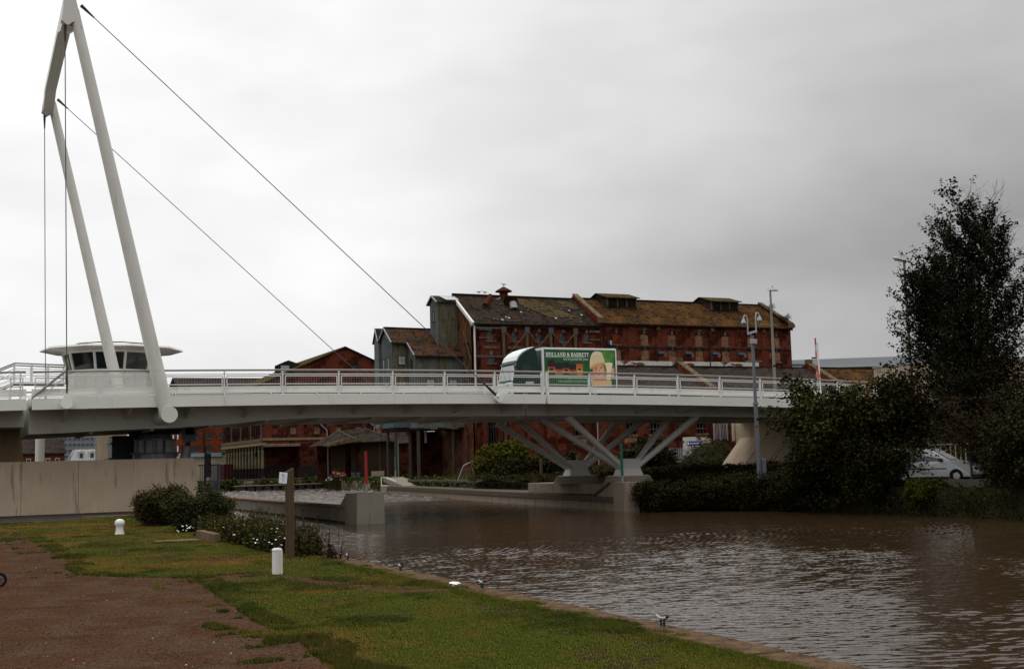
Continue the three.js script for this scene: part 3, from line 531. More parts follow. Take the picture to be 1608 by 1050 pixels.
solo('pier_footing', [rbox(40.5, 43.4, -0.27, 0.46, 70.6, 86.2, 0.03)], mats.quayConcrete, 'long tan concrete footing slab under both V-shaped piers', 'footing');
// far abutment: bearing wall and sloped paving in strips
{
  const t = thing('bridge_abutment', 'concrete abutment with sloped paving in the dark under the bridge', 'abutment', [58, 0.3, 75]);
  part(t, 'bearing_wall', box(59.2, 61, 0, 4.95, 66.9, 84.6), mats.wallConcrete);
  part(t, 'bearing_wall', box(59.1, 59.6, 3.4, 4.9, 84.6, 85), mats.wallConcrete);
  for (let i = 0; i < 5; i++) { const n0 = 67 + i * 3.4, n1 = n0 + 3.3; part(t, 'paving_strip', prism([V(59.2, 3.62, n0), V(59.2, 3.62, n1), V(56.7, 0.9, n1), V(56.7, 0.9, n0)], new THREE.Vector3(0.4, -1.2, 0)), mats.wallConcrete); }
  part(t, 'railing', [...[84.9, 85.9, 86.9].map((n) => bar(V(58.6, 3.5, n), V(58.6, 5.2, n), 0.07, 0.07)), bar(V(58.6, 5.2, 84.9), V(58.6, 5.2, 86.9), 0.07, 0.07), ...[...Array(9).keys()].map((i) => bar(V(58.6, 3.6, 85.0 + i * 0.22), V(58.6, 5.2, 85.0 + i * 0.22), 0.03, 0.03))], mats.galv);
}
struct('embankment', [land([[61, 66], [90, 66], [90, 84], [61, 84]], 0, 5.2)], scrub);
// near abutment, pit wall, pivot pedestals
{
  const t = thing('left_abutment', 'tan concrete abutment block under the approach span at the left edge', 'abutment', [-4, 0, 74]);
  part(t, 'wall_block', loft([[V(-20, 0, 73.5), V(3.35, 0, 73.5), V(3.3, 0, 83), V(-20, 0, 83)], [V(-20, 5.06, 74), V(2.9, 5.06, 74), V(2.9, 5.06, 83), V(-20, 5.06, 83)]]), mats.tanConcrete);
  t.name = numbered('bridge_abutment'); 
  const w = thing('pivot_pit_wall', 'long pale concrete wall under the left half of the bridge', 'wall', [2, 0, 69.7]);
  const ends = [-16, -9, -3.05, 2.83, 5.72, 12.02];
  for (let i = 0; i + 1 < ends.length; i++) { const l = ends[i] + 0.008, last = i === ends.length - 2, r = ends[i + 1] - (last ? 0 : 0.008); part(w, 'wall_panel', loft([[V(l, -0.4, 69.5), V(last ? 12.3 : r, -0.4, 69.5), V(last ? 12.3 : r, -0.4, 70.05), V(l, -0.4, 70.05)], [V(l, 2.86, 69.62), V(last ? 11.86 : r, 2.86, 69.62), V(last ? 11.86 : r, 2.86, 70.0), V(l, 2.86, 70.0)]]), mats.wallConcrete); }
  part(w, 'return_wall', loft([[V(11.9, -0.4, 70.06), V(12.35, -0.4, 70.06), V(12.35, -0.4, 84), V(11.9, -0.4, 84)], [V(11.5, 2.84, 70.06), V(11.86, 2.84, 70.06), V(11.86, 2.84, 84), V(11.5, 2.84, 84)]]), mats.wallConcrete);
  const p = thing('pivot_pedestal', 'ribbed grey bearing pedestal under the bridge behind the concrete wall', 'bearing', [10.5, 2.4, 75.1]);
  const oct = (r, y) => Array.from({ length: 12 }, (_, i) => V(10.5 + r * Math.sin(i * Math.PI / 6 + 0.26), y, 75.1 - r * Math.cos(i * Math.PI / 6 + 0.26)));
  part(p, 'base', loft([oct(1.28, 0), oct(1.28, 3.2)]), mats.galv);
  part(p, 'flange', [loft([oct(1.45, 3.2), oct(1.38, 3.3)]), loft([oct(1.25, 4.0), oct(1.25, 4.08)])], mats.galv);
  part(p, 'drum', loft([oct(0.92, 3.3), oct(0.92, 4.0)]), mats.galv);
  for (let i = 0; i < 12; i++) { const q = i * Math.PI / 6 + 0.1; part(p, 'stiffener', bar(V(10.5 + 1.08 * Math.sin(q), 3.3, 75.1 - 1.08 * Math.cos(q)), V(10.5 + 1.08 * Math.sin(q), 4.0, 75.1 - 1.08 * Math.cos(q)), 0.3, 0.06), mats.galv); }
  part(p, 'cap', loft([oct(1.05, 4.08), oct(0.86, 4.4)]), mats.galv);
  const c = thing('hydraulic_jack', 'leaning grey hydraulic jack between the pedestal and the gate', 'jack', [12.2, 2.4, 74]);
  part(c, 'cylinder', rod(V(12.0, 2.3, 74), V(12.22, 3.6, 74), 0.3, 0.3, 20), mats.galv); part(c, 'piston', rod(V(12.22, 3.6, 74), V(12.3, 3.95, 74), 0.16, 0.16, 14), mats.darkMetal);
  const s = thing('pivot_machinery', 'black slewing drive housing behind the grey bearing pedestal', 'machinery', [9.2, 2.4, 79]);
  part(s, 'housing', [rbox(8.3, 10.6, 0, 4.4, 77.6, 80, 0.1)], mats.darkMetal); part(s, 'flange', [box(8.1, 10.8, 2.9, 3.05, 77.4, 80.2), box(8.2, 10.7, 3.9, 4.0, 77.5, 80.1)], mats.darkMetal);
}
// control cabin on its round tower
{
  const C = [9.65, 90.6], t = thing('control_cabin', 'white bridge control cabin with wide flat roof and dark slanted windows', 'cabin', [C[0], 0, C[1]]);
  const ring = (r, y, k = 10, ph = 0.16) => Array.from({ length: k }, (_, i) => { const q = (i / k) * 2 * Math.PI + ph; return V(C[0] + r * Math.sin(q), y, C[1] - r * Math.cos(q)); });
  part(t, 'tower', loft([ring(1.1, 0, 40), ring(1.1, 7.0, 40)]), mats.wallConcrete);
  part(t, 'floor', loft([ring(1.3, 6.7), ring(3.05, 7.2), ring(3.05, 7.3)]), mats.white);
  const K = 10; for (let i = 0; i < K; i++) {
    const q = (r, y, f) => { const a = ring(r, y)[i], b = ring(r, y)[(i + 1) % K]; return a.clone().lerp(b, f); };
    for (const [f0, f1] of [[0.005, 0.495], [0.505, 0.995]]) part(t, 'wall_panel', loft([[q(3.0, 7.3, f0), q(3.0, 7.3, f1), q(2.9, 7.3, f1), q(2.9, 7.3, f0)], [q(3.0, 9.22, f0), q(3.0, 9.22, f1), q(2.9, 9.22, f1), q(2.9, 9.22, f0)]]), mats.white);
    const w = part(t, 'window', [bar(q(3.03, 9.31, 0), q(3.03, 9.31, 1), 0.1, 0.14), bar(q(3.38, 10.62, 0), q(3.38, 10.62, 1), 0.12, 0.16), bar(q(3.02, 9.26, 0.0), q(3.38, 10.66, 0.0), 0.16, 0.16), ...(i % 2 ? [bar(q(3.02, 9.26, 0.5), q(3.38, 10.66, 0.5), 0.08, 0.08)] : [])], mats.white);
    part(w, 'pane', loft([[q(3.0, 9.26, 0.02), q(3.0, 9.26, 0.98), q(2.97, 9.26, 0.98), q(2.97, 9.26, 0.02)], [q(3.34, 10.61, 0.02), q(3.34, 10.61, 0.98), q(3.31, 10.61, 0.98), q(3.31, 10.61, 0.02)]]), mats.glass);
  }
  part(t, 'desk', [box(C[0] - 1.6, C[0] + 1.6, 9.0, 9.5, C[1] - 0.5, C[1] + 1)], mats.black);
  part(t, 'soffit', loft([ring(3.3, 10.62), ring(4.75, 10.80), ring(4.75, 10.82)]), mats.white);
  part(t, 'roof', loft([ring(4.75, 10.80), ring(4.95, 10.82), ring(4.9, 10.95), ring(2.6, 11.24), ring(0.2, 11.34)]), mats.white);
  part(t, 'roof_edging', loft([ring(2.7, 11.23), ring(2.7, 11.31), ring(2.55, 11.33)], false), mats.darkMetal);
  const pf = (a) => [V(a, 9.85, 88.1), V(a, 9.55, 88.1), V(a, 9.1, 88.1), V(a, 8.7, 88.1)];
  const rl = thing('walkway_railing', 'steel handrails of the raised walkway left of the control cabin', 'railing', [4, 7.5, 88]);
  part(rl, 'landing', box(3.0, 6.3, 8.3, 8.45, 87.8, 89.8), mats.white); part(rl, 'stair', prism([V(3.0, 8.45, 88), V(3.0, 8.25, 88), V(-1.2, 6.4, 88), V(-1.2, 6.6, 88)], new THREE.Vector3(0, 0, -1.6)), mats.white);
  for (const n of [87.9, 89.7]) {
    part(rl, 'handrail', [rod(V(3.05, 9.72, n), V(6.35, 9.6, n), 0.05), rod(V(3.05, 9.72, n), V(-1.2, 7.85, n), 0.05)], mats.handrail);
    part(rl, 'rail', [9.35, 9.05, 8.7].flatMap((y) => [rod(V(3.05, y, n), V(6.35, y - 0.05, n), 0.028), rod(V(3.05, y, n), V(-1.2, y - 1.87, n), 0.028)]), mats.whiteRail);
    for (const [a, y] of [[3.05, 8.4], [4.15, 8.4], [5.2, 8.4], [6.3, 8.4], [1.9, 7.85], [0.7, 7.3], [-0.5, 6.8]]) part(rl, 'post', box(a - 0.04, a + 0.04, y - 0.1, y + 1.28, n - 0.04, n + 0.04), mats.whiteRail);
  }
  part(rl, 'lamp_post', [rod(V(1.9, 8, 90), V(1.9, 10.4, 90), 0.05), rod(V(1.0, 9.55, 90), V(2.0, 9.55, 90), 0.03)], mats.darkMetal);
  solo('support_column', [rod(V(5.1, 0, 95), V(5.1, 5, 95), 0.32, 0.32, 24)], mats.whitePost, 'slim pale round column under the bridge left of the wide cabin tower', 'column');
}
// ---------------------------------------------------------------- buildings
const winFrame = (a, w, y0, y1, n, bw = 0.06) => [box(a - w / 2, a - w / 2 + bw, y0, y1, n - 0.03, n + 0.03), box(a + w / 2 - bw, a + w / 2, y0, y1, n - 0.03, n + 0.03), box(a - w / 2 + bw, a + w / 2 - bw, y1 - bw, y1, n - 0.03, n + 0.03), box(a - w / 2 + bw, a + w / 2 - bw, y0, y0 + bw, n - 0.03, n + 0.03), box(a - 0.02, a + 0.02, y0 + bw, y1 - bw, n - 0.02, n + 0.02), box(a - w / 2 + bw, a - 0.02, (y0 + y1) / 2 - 0.02, (y0 + y1) / 2 + 0.02, n - 0.02, n + 0.02), box(a + 0.02, a + w / 2 - bw, (y0 + y1) / 2 - 0.02, (y0 + y1) / 2 + 0.02, n - 0.02, n + 0.02)];
function sashS(t, a, w, y0, y1, n, frameMat, glassMat) { const f = part(t, 'window', winFrame(a, w, y0, y1, n), frameMat); part(f, 'pane', box(a - w / 2 + 0.03, a + w / 2 - 0.03, y0 + 0.03, y1 - 0.03, n + 0.005, n + 0.012), glassMat); return f; }
function sashW(t, n, w, y0, y1, a, frameMat, glassMat) {
  const f = part(t, 'window', [box(a - 0.03, a + 0.03, y0, y1, n - w / 2, n - w / 2 + 0.08), box(a - 0.03, a + 0.03, y0, y1, n + w / 2 - 0.08, n + w / 2), box(a - 0.03, a + 0.03, y1 - 0.08, y1, n - w / 2 + 0.08, n + w / 2 - 0.08), box(a - 0.03, a + 0.03, y0, y0 + 0.08, n - w / 2 + 0.08, n + w / 2 - 0.08), box(a - 0.02, a + 0.02, y0 + 0.08, y1 - 0.08, n - 0.025, n + 0.025)], frameMat);
  part(f, 'pane', box(a + 0.005, a + 0.012, y0 + 0.03, y1 - 0.03, n - w / 2 + 0.03, n + w / 2 - 0.03), glassMat); return f;
}
// roof plane between a0..a1 falling from (nr, yr) to (ne, ye), with some unevenness
function roofPlane(a0, a1, nr, yr, ne, ye, t = 0.18, sagAmp = 0, s = 1) {
  if (!sagAmp) return slab(V(a0, yr, nr), V(a1, yr, nr), V(a1, ye, ne), V(a0, ye, ne), t);
  const K = Math.max(2, Math.round((a1 - a0) / 1.6)), J = 5, pos = [], P = (i, j) => { const u = i / K, v = j / J; return V(mix(a0, a1, u), mix(yr, ye, v) - sagAmp * fbm(u * 0.98, v * 0.9, 6, 4, 3, s), mix(nr, ne, v)); };
  for (let i = 0; i < K; i++) for (let j = 0; j < J; j++) { const q = [P(i, j), P(i + 1, j), P(i + 1, j + 1), P(i, j + 1)]; for (const k of [0, 1, 2, 0, 2, 3]) pos.push(q[k].x, q[k].y, q[k].z); }
  const g = new THREE.BufferGeometry(); g.setAttribute('position', new THREE.Float32BufferAttribute(pos, 3)); g.computeVertexNormals(); return [g, slab(V(a0, yr - sagAmp - 0.02, nr), V(a1, yr - sagAmp - 0.02, nr), V(a1, ye - sagAmp - 0.02, ne), V(a0, ye - sagAmp - 0.02, ne), t)];
}
{ // the long malthouse
  const t = thing('malthouse', 'long derelict red brick malthouse with lichen-covered slate roof behind the bridge', 'warehouse', [83, 0.28, 140]);
  const bl = [61.1, 64.6, 68.0, 71.5, 75.0], br = Array.from({ length: 7 }, (_, i) => 79.5 + 4.37 * i), NF = 140;
  const hl = []; for (const a of bl) { hl.push(rectHole(a, 0.95, 17.65, 18.85, 0.15), rectHole(a, 0.95, 14.75, 15.8, 0.15), rectHole(a, 0.95, 11.6, 12.8, 0.15)); hl.push(rectHole(a, 1.5, 4.3, 7.9, 0.45)); }
  part(t, 'wall', wallS([[58.6, 0.2], [77.2, 0.2], [77.2, 19.75], [58.6, 19.75]], hl, NF, 0.5), mats.brick);
  const hr = []; for (const a of br) hr.push(rectHole(a, 1.25, 17.45, 18.98, 0.2), rectHole(a, 1.3, 15.32, 16.85, 0.2), rectHole(a, 1.3, 11.6, 13, 0.2));
  part(t, 'wall', wallS([[77.2, 0.2], [108.3, 0.2], [108.3, 20.3], [77.2, 20.3]], hr, NF, 0.5), mats.brick);
  part(t, 'gable_wall', wallW([[140.01, 0.2], [140.01, 19.7], [146.5, 24.1], [153, 19.7], [153, 0.2]], [rectHole(142.3, 0.7, 0.9, 5.8, 0.3), rectHole(141.6, 0.5, 16.6, 17.4)], 58.6, 0.5), mats.gableBrick);
  part(t, 'gable_wall', wallW([[140.01, 0.2], [140.01, 20.3], [146.5, 24.3], [153, 20.3], [153, 0.2]], [], 107.78, 0.5), mats.brickDark);
  part(t, 'back_wall', box(58.7, 108.2, 0.2, 19.7, 152.5, 153), mats.brickDark);
  part(t, 'inner_floor', [box(59.2, 107.7, 9.4, 9.6, 140.6, 152.4), box(59.2, 107.7, 13.6, 13.8, 140.6, 152.4)], mats.timber);
  for (const a of bl) for (const [y0, y1, w] of [[17.65, 18.85, 0.95], [14.75, 15.8, 0.95], [11.6, 12.8, 0.95]]) {
    sashS(t, a, w, y0, y1, NF + 0.22, mats.ironGrey, mats.oldGlass);
    part(t, 'sill', box(a - 0.72, a + 0.72, y0 - 0.2, y0, NF - 0.12, NF + 0.1), mats.sandstone);
    part(t, 'keystone', box(a - 0.16, a + 0.16, y1 - 0.02, y1 + 0.45, NF - 0.06, NF + 0.02), mats.paleStone);
  }
  for (const a of bl) { part(t, 'lintel', box(a - 1.15, a + 1.15, 16.6, 16.95, NF - 0.1, NF + 0.02), mats.sandstone); part(t, 'tall_window', [...[-0.5, -0.17, 0.17, 0.5].map((d) => box(a + d - 0.03, a + d + 0.03, 4.3, 7.7, NF + 0.25, NF + 0.3)), box(a - 0.75, a + 0.75, 4.3, 4.4, NF + 0.2, NF + 0.3), box(a - 0.75, a + 0.75, 6.6, 6.66, NF + 0.24, NF + 0.29)], mats.ironGrey); part(t, 'sill', box(a - 0.9, a + 0.9, 4.1, 4.28, NF - 0.14, NF + 0.1), mats.sandstone); }
  for (const a of [59.2, 62.85, 66.3, 69.75, 73.25, 76.7]) part(t, 'pilaster', box(a - 0.35, a + 0.35, 0.2, 19.2, NF - 0.14, NF), mats.brickDark);
  br.forEach((a, i) => {
    for (const [y0, y1, w] of [[17.45, 18.98, 1.25], [15.32, 16.85, 1.3], [11.6, 13, 1.3]]) {
      part(t, 'blocked_window', wallS(rectHole(a, w, y0, y1, 0.2), [], NF + 0.1, 0.1), i === 0 && y0 > 17 ? mats.brickOrange : mats.brickPale);
      part(t, 'sill', box(a - w / 2 - 0.1, a + w / 2 + 0.1, y0 - 0.16, y0, NF - 0.1, NF + 0.1), mats.sandstone);
      part(t, 'window_head', [box(a - w / 2 - 0.12, a - 0.14, y1 - 0.04, y1 + 0.22, NF - 0.03, NF + 0.01), box(a + 0.14, a + w / 2 + 0.12, y1 - 0.04, y1 + 0.22, NF - 0.03, NF + 0.01)], mats.blueBrick);
      part(t, 'keystone', box(a - 0.13, a + 0.13, y1 - 0.02, y1 + 0.42, NF - 0.06, NF + 0.02), mats.paleStone);
    }
    if (i < 6) { part(t, 'pilaster', box(a + 1.75, a + 2.6, 0.2, 19.6, NF - 0.1, NF), mats.brick); }
    if (i > 0 && i < 5) part(t, 'blue_cover', rbox(a + 1.98 , a + 2.9, 16.2, 16.55, NF - 0.35, NF - 0.05, 0.05), mats.blueTarp ??= M({ color: lin(0.02, 0.09, 0.17), roughness: 0.6 }));
    if (i > 0 && i < 6) part(t, 'plaster_patch', wallS([[a + 3.0, 15.9], [a + 3.35, 15.8], [a + 3.5, 16.2], [a + 3.3, 16.55], [a + 3.05, 16.4]], [], NF - 0.02, 0.03), mats.brickPale);
    part(t, 'corbel', [box(a + 1.9, a + 2.4, 19.5, 20.0, NF - 0.25, NF - 0.1), box(a - 0.25, a + 0.25, 19.4, 19.7, NF - 0.18, NF)], i % 2 ? mats.sandstone : mats.brickOrange);
  });
  part(t, 'string_course', box(77.7, 108.2, 16.98, 17.16, NF - 0.13, NF - 0.001), mats.blueBrick);
  part(t, 'painted_band', box(79.0, 102.4, 14.5, 15.22, NF - 0.125, NF - 0.002), mats.whiteWash);
  part(t, 'wall_lamp', [rbox(77.9, 78.3, 17.3, 18.0, NF - 0.4, NF, 0.08)], mats.black); part(t, 'wall_lamp', rbox(78.25, 78.6, 17.25, 17.9, NF - 0.42, NF - 0.1, 0.1), mats.paleSpeckled);
  part(t, 'eaves_course', [box(58.6, 77.0, 19.3, 19.7, NF - 0.22, NF - 0.0)], mats.brickDark);
  for (const a of [60.3, 76.2]) part(t, 'corbel', [box(a - 0.9, a + 0.6, 18.9, 19.2, NF - 0.3, NF - 0.14), box(a - 0.9, a + 0.6, 17.9, 18.05, NF - 0.2, NF - 0.14)], mats.sandstone);
  part(t, 'roof', roofPlane(58.5, 76.7, 146.5, 24.4, 139.6, 19.85, 0.15, 0.16, 11), mats.slateDark);
  part(t, 'roof', roofPlane(77.1, 107.9, 146.5, 24.45, 139.6, 20.25, 0.15, 0.14, 12), mats.slateLichen);
  part(t, 'roof', roofPlane(58.5, 108, 146.5, 24.4, 153.4, 19.9, 0.2), mats.slateDark);
  const onRoof = (a, f, up = 0) => V(a, mix(24.4, 19.85, f) + up, mix(146.5, 139.6, f));
  const patch = (pts, up, t2 = 0.04) => prism(pts.map(([a, f]) => onRoof(a, f, up)), new THREE.Vector3(0, -t2, 0));
  part(t, 'roof_patch', patch([[66.1, 0.08], [70.4, 0.1], [74.6, 0.72], [70.2, 0.74]], 0.02), mats.slateMossy);
  part(t, 'roof_patch', patch([[60.5, 0.78], [62.4, 0.74], [65.6, 0.93], [63, 0.95]], 0.03), mats.slateGrey);
  part(t, 'roof_patch', patch([[73.2, 0.15], [75.4, 0.12], [76.2, 0.4], [75, 0.42]], 0.02), mats.slateMossy);
  srand(31); for (let i = 0; i < 26; i++) { const a = rr(60.5, 76), f = rr(0.08, 0.9), w = rr(0.08, 0.36); part(t, 'slipped_slate', patch([[a, f], [a + w, f + rr(-0.01, 0.01)], [a + w * rr(0.8, 1), f + 0.04], [a + 0.05, f + 0.035]], 0.06, 0.02), rnd() < 0.35 ? mats.paleSpeckled : mats.ironGrey); }
  for (let i = 0; i < 9; i++) { const a = rr(100, 107), f = rr(0.86, 0.97); part(t, 'slipped_slate', prism([V(a, 20.5 + 0.6 * (1 - f) * 5, 139.9 + (1 - f) * 6), V(a + 0.35, 20.5 + 0.6 * (1 - f) * 5, 139.9 + (1 - f) * 6), V(a + 0.3, 20.45 + 0.6 * (1 - f) * 5, 139.7 + (1 - f) * 6)], new THREE.Vector3(0, -0.03, 0)), mats.paleSpeckled); }
  part(t, 'ridge', [bar(V(58.5, 24.46, 146.5), V(76.6, 24.38, 146.5), 0.35, 0.16), bar(V(77.2, 24.5, 146.5), V(107.9, 24.44, 146.5), 0.35, 0.16)], mats.tarBlack);
  part(t, 'gutter', [bar(V(58.6, 19.68, 139.5), V(76.7, 19.8, 139.5), 0.16, 0.14), bar(V(77.3, 20.16, 139.5), V(92, 20.12, 139.5), 0.16, 0.14), bar(V(92.1, 20.1, 139.5), V(108.2, 20.12, 139.5), 0.16, 0.14)], mats.tarBlack);
  // raised gable parapets
  const par = (a, w, yT, yE, m1, m2) => { part(t, 'parapet', prism([V(a - w, yT - 0.5, 146.6), V(a - w, yT, 146.6), V(a - w, yE, 139.5), V(a - w, yE - 0.9, 139.5)], new THREE.Vector3(2 * w, 0, 0)), m1); part(t, 'parapet_coping', [bar(V(a, yT + 0.06, 146.75), V(a, yE + 0.06, 139.3), 2 * w + 0.14, 0.18), box(a - w - 0.1, a + w + 0.1, yE - 0.55, yE - 0.02, 139.1, 139.7)], m2); part(t, 'parapet', prism([V(a - w, yT, 146.6), V(a - w, yT - 0.5, 146.6), V(a - w, yE - 0.9, 153.6), V(a - w, yE, 153.6)], new THREE.Vector3(2 * w, 0, 0)), m1); };
  par(76.95, 0.32, 25.0, 20.75, mats.brickOrange, mats.sandstone); par(108.1, 0.28, 24.75, 20.75, mats.brickDark, mats.sandstone);
  part(t, 'bargeboard', bar(V(58.45, 23.55, 145.4), V(58.45, 19.7, 139.45), 0.3, 0.38), mats.whitePost); part(t, 'bargeboard', bar(V(58.4, 19.4, 139.5), V(58.4, 19.95, 140.1), 0.36, 0.3), mats.galv);
  // louvred ridge ventilators
  for (const a of [82.8, 99.9]) {
    const v = part(t, 'ventilator', [box(a - 2.4, a + 2.4, 22.6, 24.45, 144.0, 149), prism([V(a - 2.4, 24.4, 144), V(a - 2.4, 25.1, 146.5), V(a - 2.4, 24.4, 149)], new THREE.Vector3(4.8, 0, 0))], mats.slateGrey);
    part(v, 'ventilator_roof', [slab(V(a - 2.75, 25.3, 146.5), V(a + 2.6, 25.3, 146.5), V(a + 2.6, 24.35, 143.3), V(a - 2.75, 24.35, 143.3), 0.12), slab(V(a - 2.75, 25.3, 146.5), V(a + 2.6, 25.3, 146.5), V(a + 2.6, 24.35, 149.7), V(a - 2.75, 24.35, 149.7), 0.12)], mats.slateMossy);
    for (let k = 0; k < 3; k++) part(v, 'louvre', Array.from({ length: 6 }, (_, i) => bar(V(a - 2.2 + k * 1.5, 23.25 + i * 0.19, 143.9), V(a - 0.85 + k * 1.5, 23.25 + i * 0.19, 143.9), 0.14, 0.05)), mats.darkTimber);
    part(v, 'mullion', [-2.3, -0.77, 0.73, 2.25].map((d) => box(a + d - 0.07, a + d + 0.07, 23.1, 24.35, 143.8, 144)), mats.ironGrey);
  }
  part(t, 'cowl', [rod(V(66, 23.6, 146.5), V(66, 25.05, 146.5), 0.62, 0.56, 20), rod(V(66, 24.98, 146.5), V(66, 25.12, 146.5), 1.15, 1.1, 20), rod(V(66, 25.12, 146.5), V(66, 25.7, 146.5), 1.1, 0.08, 20)], mats.rusty);
  part(t, 'fallen_cowl', [rod(onRoof(61.9, 0.46, 0.3), onRoof(63.6, 0.14, 0.45), 0.38, 0.34, 14)], mats.rusty); part(t, 'broken_cowl', [rod(onRoof(66, 0.46, 0.0), onRoof(66, 0.42, 0.7), 0.5, 0.5, 14)], mats.paleSpeckled); part(t, 'broken_cowl', rod(onRoof(65.7, 0.41, 0.75), onRoof(65.9, 0.36, 0.95), 1.0, 0.3, 12), mats.rusty);
  part(t, 'downpipe', rod(V(58.75, 11, 139.75), V(58.75, 19.5, 139.75), 0.12, 0.12, 10), mats.whitePost);
  for (const a of [77.5, 94.2]) part(t, 'downpipe', rod(V(a, 10, 139.8), V(a, 20, 139.8), 0.07, 0.07, 8), mats.tarBlack);
  part(t, 'gable_brace', [bar(V(58.3, 19.2, 140.2), V(58.3, 15.2, 142.4), 0.14, 0.14), bar(V(58.3, 19.2, 142.4), V(58.3, 15.2, 140.2), 0.14, 0.14), bar(V(58.3, 15.2, 142.4), V(58.3, 10.8, 140.2), 0.14, 0.14), bar(V(58.3, 15.2, 140.2), V(58.3, 10.8, 142.4), 0.14, 0.14)], mats.frameSteel);
  // hoist tower on the gable end
  const H = [55.85, 58.6, 145.0, 147.9];
  part(t, 'hoist_light_block', [box(H[0] + 0.06, H[1], 16.6, 23.2, H[2] + 0.06, H[3] - 0.06), prism([V(H[0] + 0.06, 23.1, H[2]), V(H[0] + 0.06, 23.95, 146.5), V(H[0] + 0.06, 23.1, H[3])], new THREE.Vector3(2.7, 0, 0))], mats.corrSouth);  // unseen solid fill, added inside the tower sheets so light stays out
  for (let k = 0; k < 3; k++) for (const [y0, y1] of [[16.6, 20.8], [20.75, 23.15]]) part(t, 'corrugated_sheet', corrS(H[0] + k * 0.92, H[0] + k * 0.92 + 0.93, y0, () => y1, H[2] - (y0 > 20 ? 0.03 : 0)), mats.corrSouth);
  for (let k = 0; k < 3; k++) part(t, 'corrugated_sheet', corrW(H[2] + k * 0.96, H[2] + k * 0.96 + 0.97, 16.6, (n) => 23.95 - Math.abs(n - 146.6) * 0.55, H[0]), mats.corrWest);
  sashW(t, 146.4, 0.8, 20.6, 22.1, H[0] - 0.08, mats.darkTimber, mats.oldGlass);
  part(t, 'hoist_roof', [slab(V(H[0] - 0.3, 24.15, 146.6), V(59.4, 24.2, 146.6), V(59.4, 23.2, 144.6), V(H[0] - 0.3, 23.1, 144.6), 0.12), slab(V(H[0] - 0.3, 24.15, 146.6), V(59.4, 24.2, 146.6), V(59.4, 23.1, 148.4), V(H[0] - 0.3, 23.1, 148.4), 0.12)], mats.slateGrey);
  part(t, 'roof_sheet', slab(V(56.5, 24.08, 146.1), V(58.6, 24.1, 146.1), V(58.8, 23.46, 144.8), V(57.0, 23.44, 144.8), 0.05), mats.paleSpeckled);
  part(t, 'bargeboard', [bar(V(H[0] - 0.3, 24.1, 146.6), V(H[0] - 0.3, 23.05, 144.6), 0.1, 0.2), bar(V(H[0] - 0.3, 24.1, 146.6), V(H[0] - 0.3, 23.05, 148.4), 0.1, 0.2)], mats.galv);
}
function corrS(a0, a1, y0, top, n, pitch = 0.23, dep = 0.03) {
  const K = Math.max(4, Math.round((a1 - a0) / pitch * 6)), pos = []; const z = (a) => -n + dep * Math.sin(2 * Math.PI * a / pitch);
  for (let i = 0; i < K; i++) { const l = mix(a0, a1, i / K), r = mix(a0, a1, (i + 1) / K); pos.push(l, y0, z(l), r, y0, z(r), r, top(r), z(r), l, y0, z(l), r, top(r), z(r), l, top(l), z(l)); }
  const g = new THREE.BufferGeometry(); g.setAttribute('position', new THREE.Float32BufferAttribute(pos, 3)); g.computeVertexNormals(); return g;
}
function corrW(n0, n1, y0, top, a, pitch = 0.23, dep = 0.03) {
  const K = Math.max(4, Math.round((n1 - n0) / pitch * 6)), pos = []; const x = (n) => a + dep * Math.sin(2 * Math.PI * n / pitch);
  for (let i = 0; i < K; i++) { const l = mix(n0, n1, i / K), r = mix(n0, n1, (i + 1) / K); pos.push(x(l), y0, -l, x(l), top(l), -l, x(r), top(r), -r, x(l), y0, -l, x(r), top(r), -r, x(r), y0, -r); }
  const g = new THREE.BufferGeometry(); g.setAttribute('position', new THREE.Float32BufferAttribute(pos, 3)); g.computeVertexNormals(); return g;
}
{ // steel bracing in front of the malthouse
  const t = thing('steel_bracing', 'rusty cross-braced steel frame propping the malthouse front above the lorry', 'bracing frame', [67, 0.28, 138.8]), P = [62.35, 65.65, 69.05, 72.65], N = 138.8;
  P.forEach((a, i) => { part(t, 'post', box(a - 0.14, a + 0.14, 0.2, 19.1, N - 0.17, N + 0.17), mats.frameSteel); part(t, 'node_plate', box(a - 0.34, a + 0.34, 18.5, 19.3, N - 0.2, N - 0.172), i % 3 ? mats.frameBlue : mats.frameSteel); });
  for (let i = 0; i < 3; i++) for (const [y0, y1] of [[18.7, 15.3], [15.3, 11.9]]) { part(t, 'brace', bar(V(P[i] + 0.1, y0, N - 0.2), V(P[i + 1] - 0.1, y1, N - 0.2), 0.08, 0.13), mats.frameSteel); part(t, 'brace', bar(V(P[i] + 0.1, y1, N - 0.31), V(P[i + 1] - 0.1, y0, N - 0.31), 0.08, 0.13), i % 2 ? mats.frameBlue : mats.frameSteel); }
  for (const y of [19.1, 15.5]) part(t, 'beam', bar(V(58.5, y, N), V(62.2, y, N), 0.16, 0.2), mats.frameBlue);
  part(t, 'beam', bar(V(62.5, 11.6, N), V(72.6, 11.6, N), 0.16, 0.2), mats.frameSteel);
}
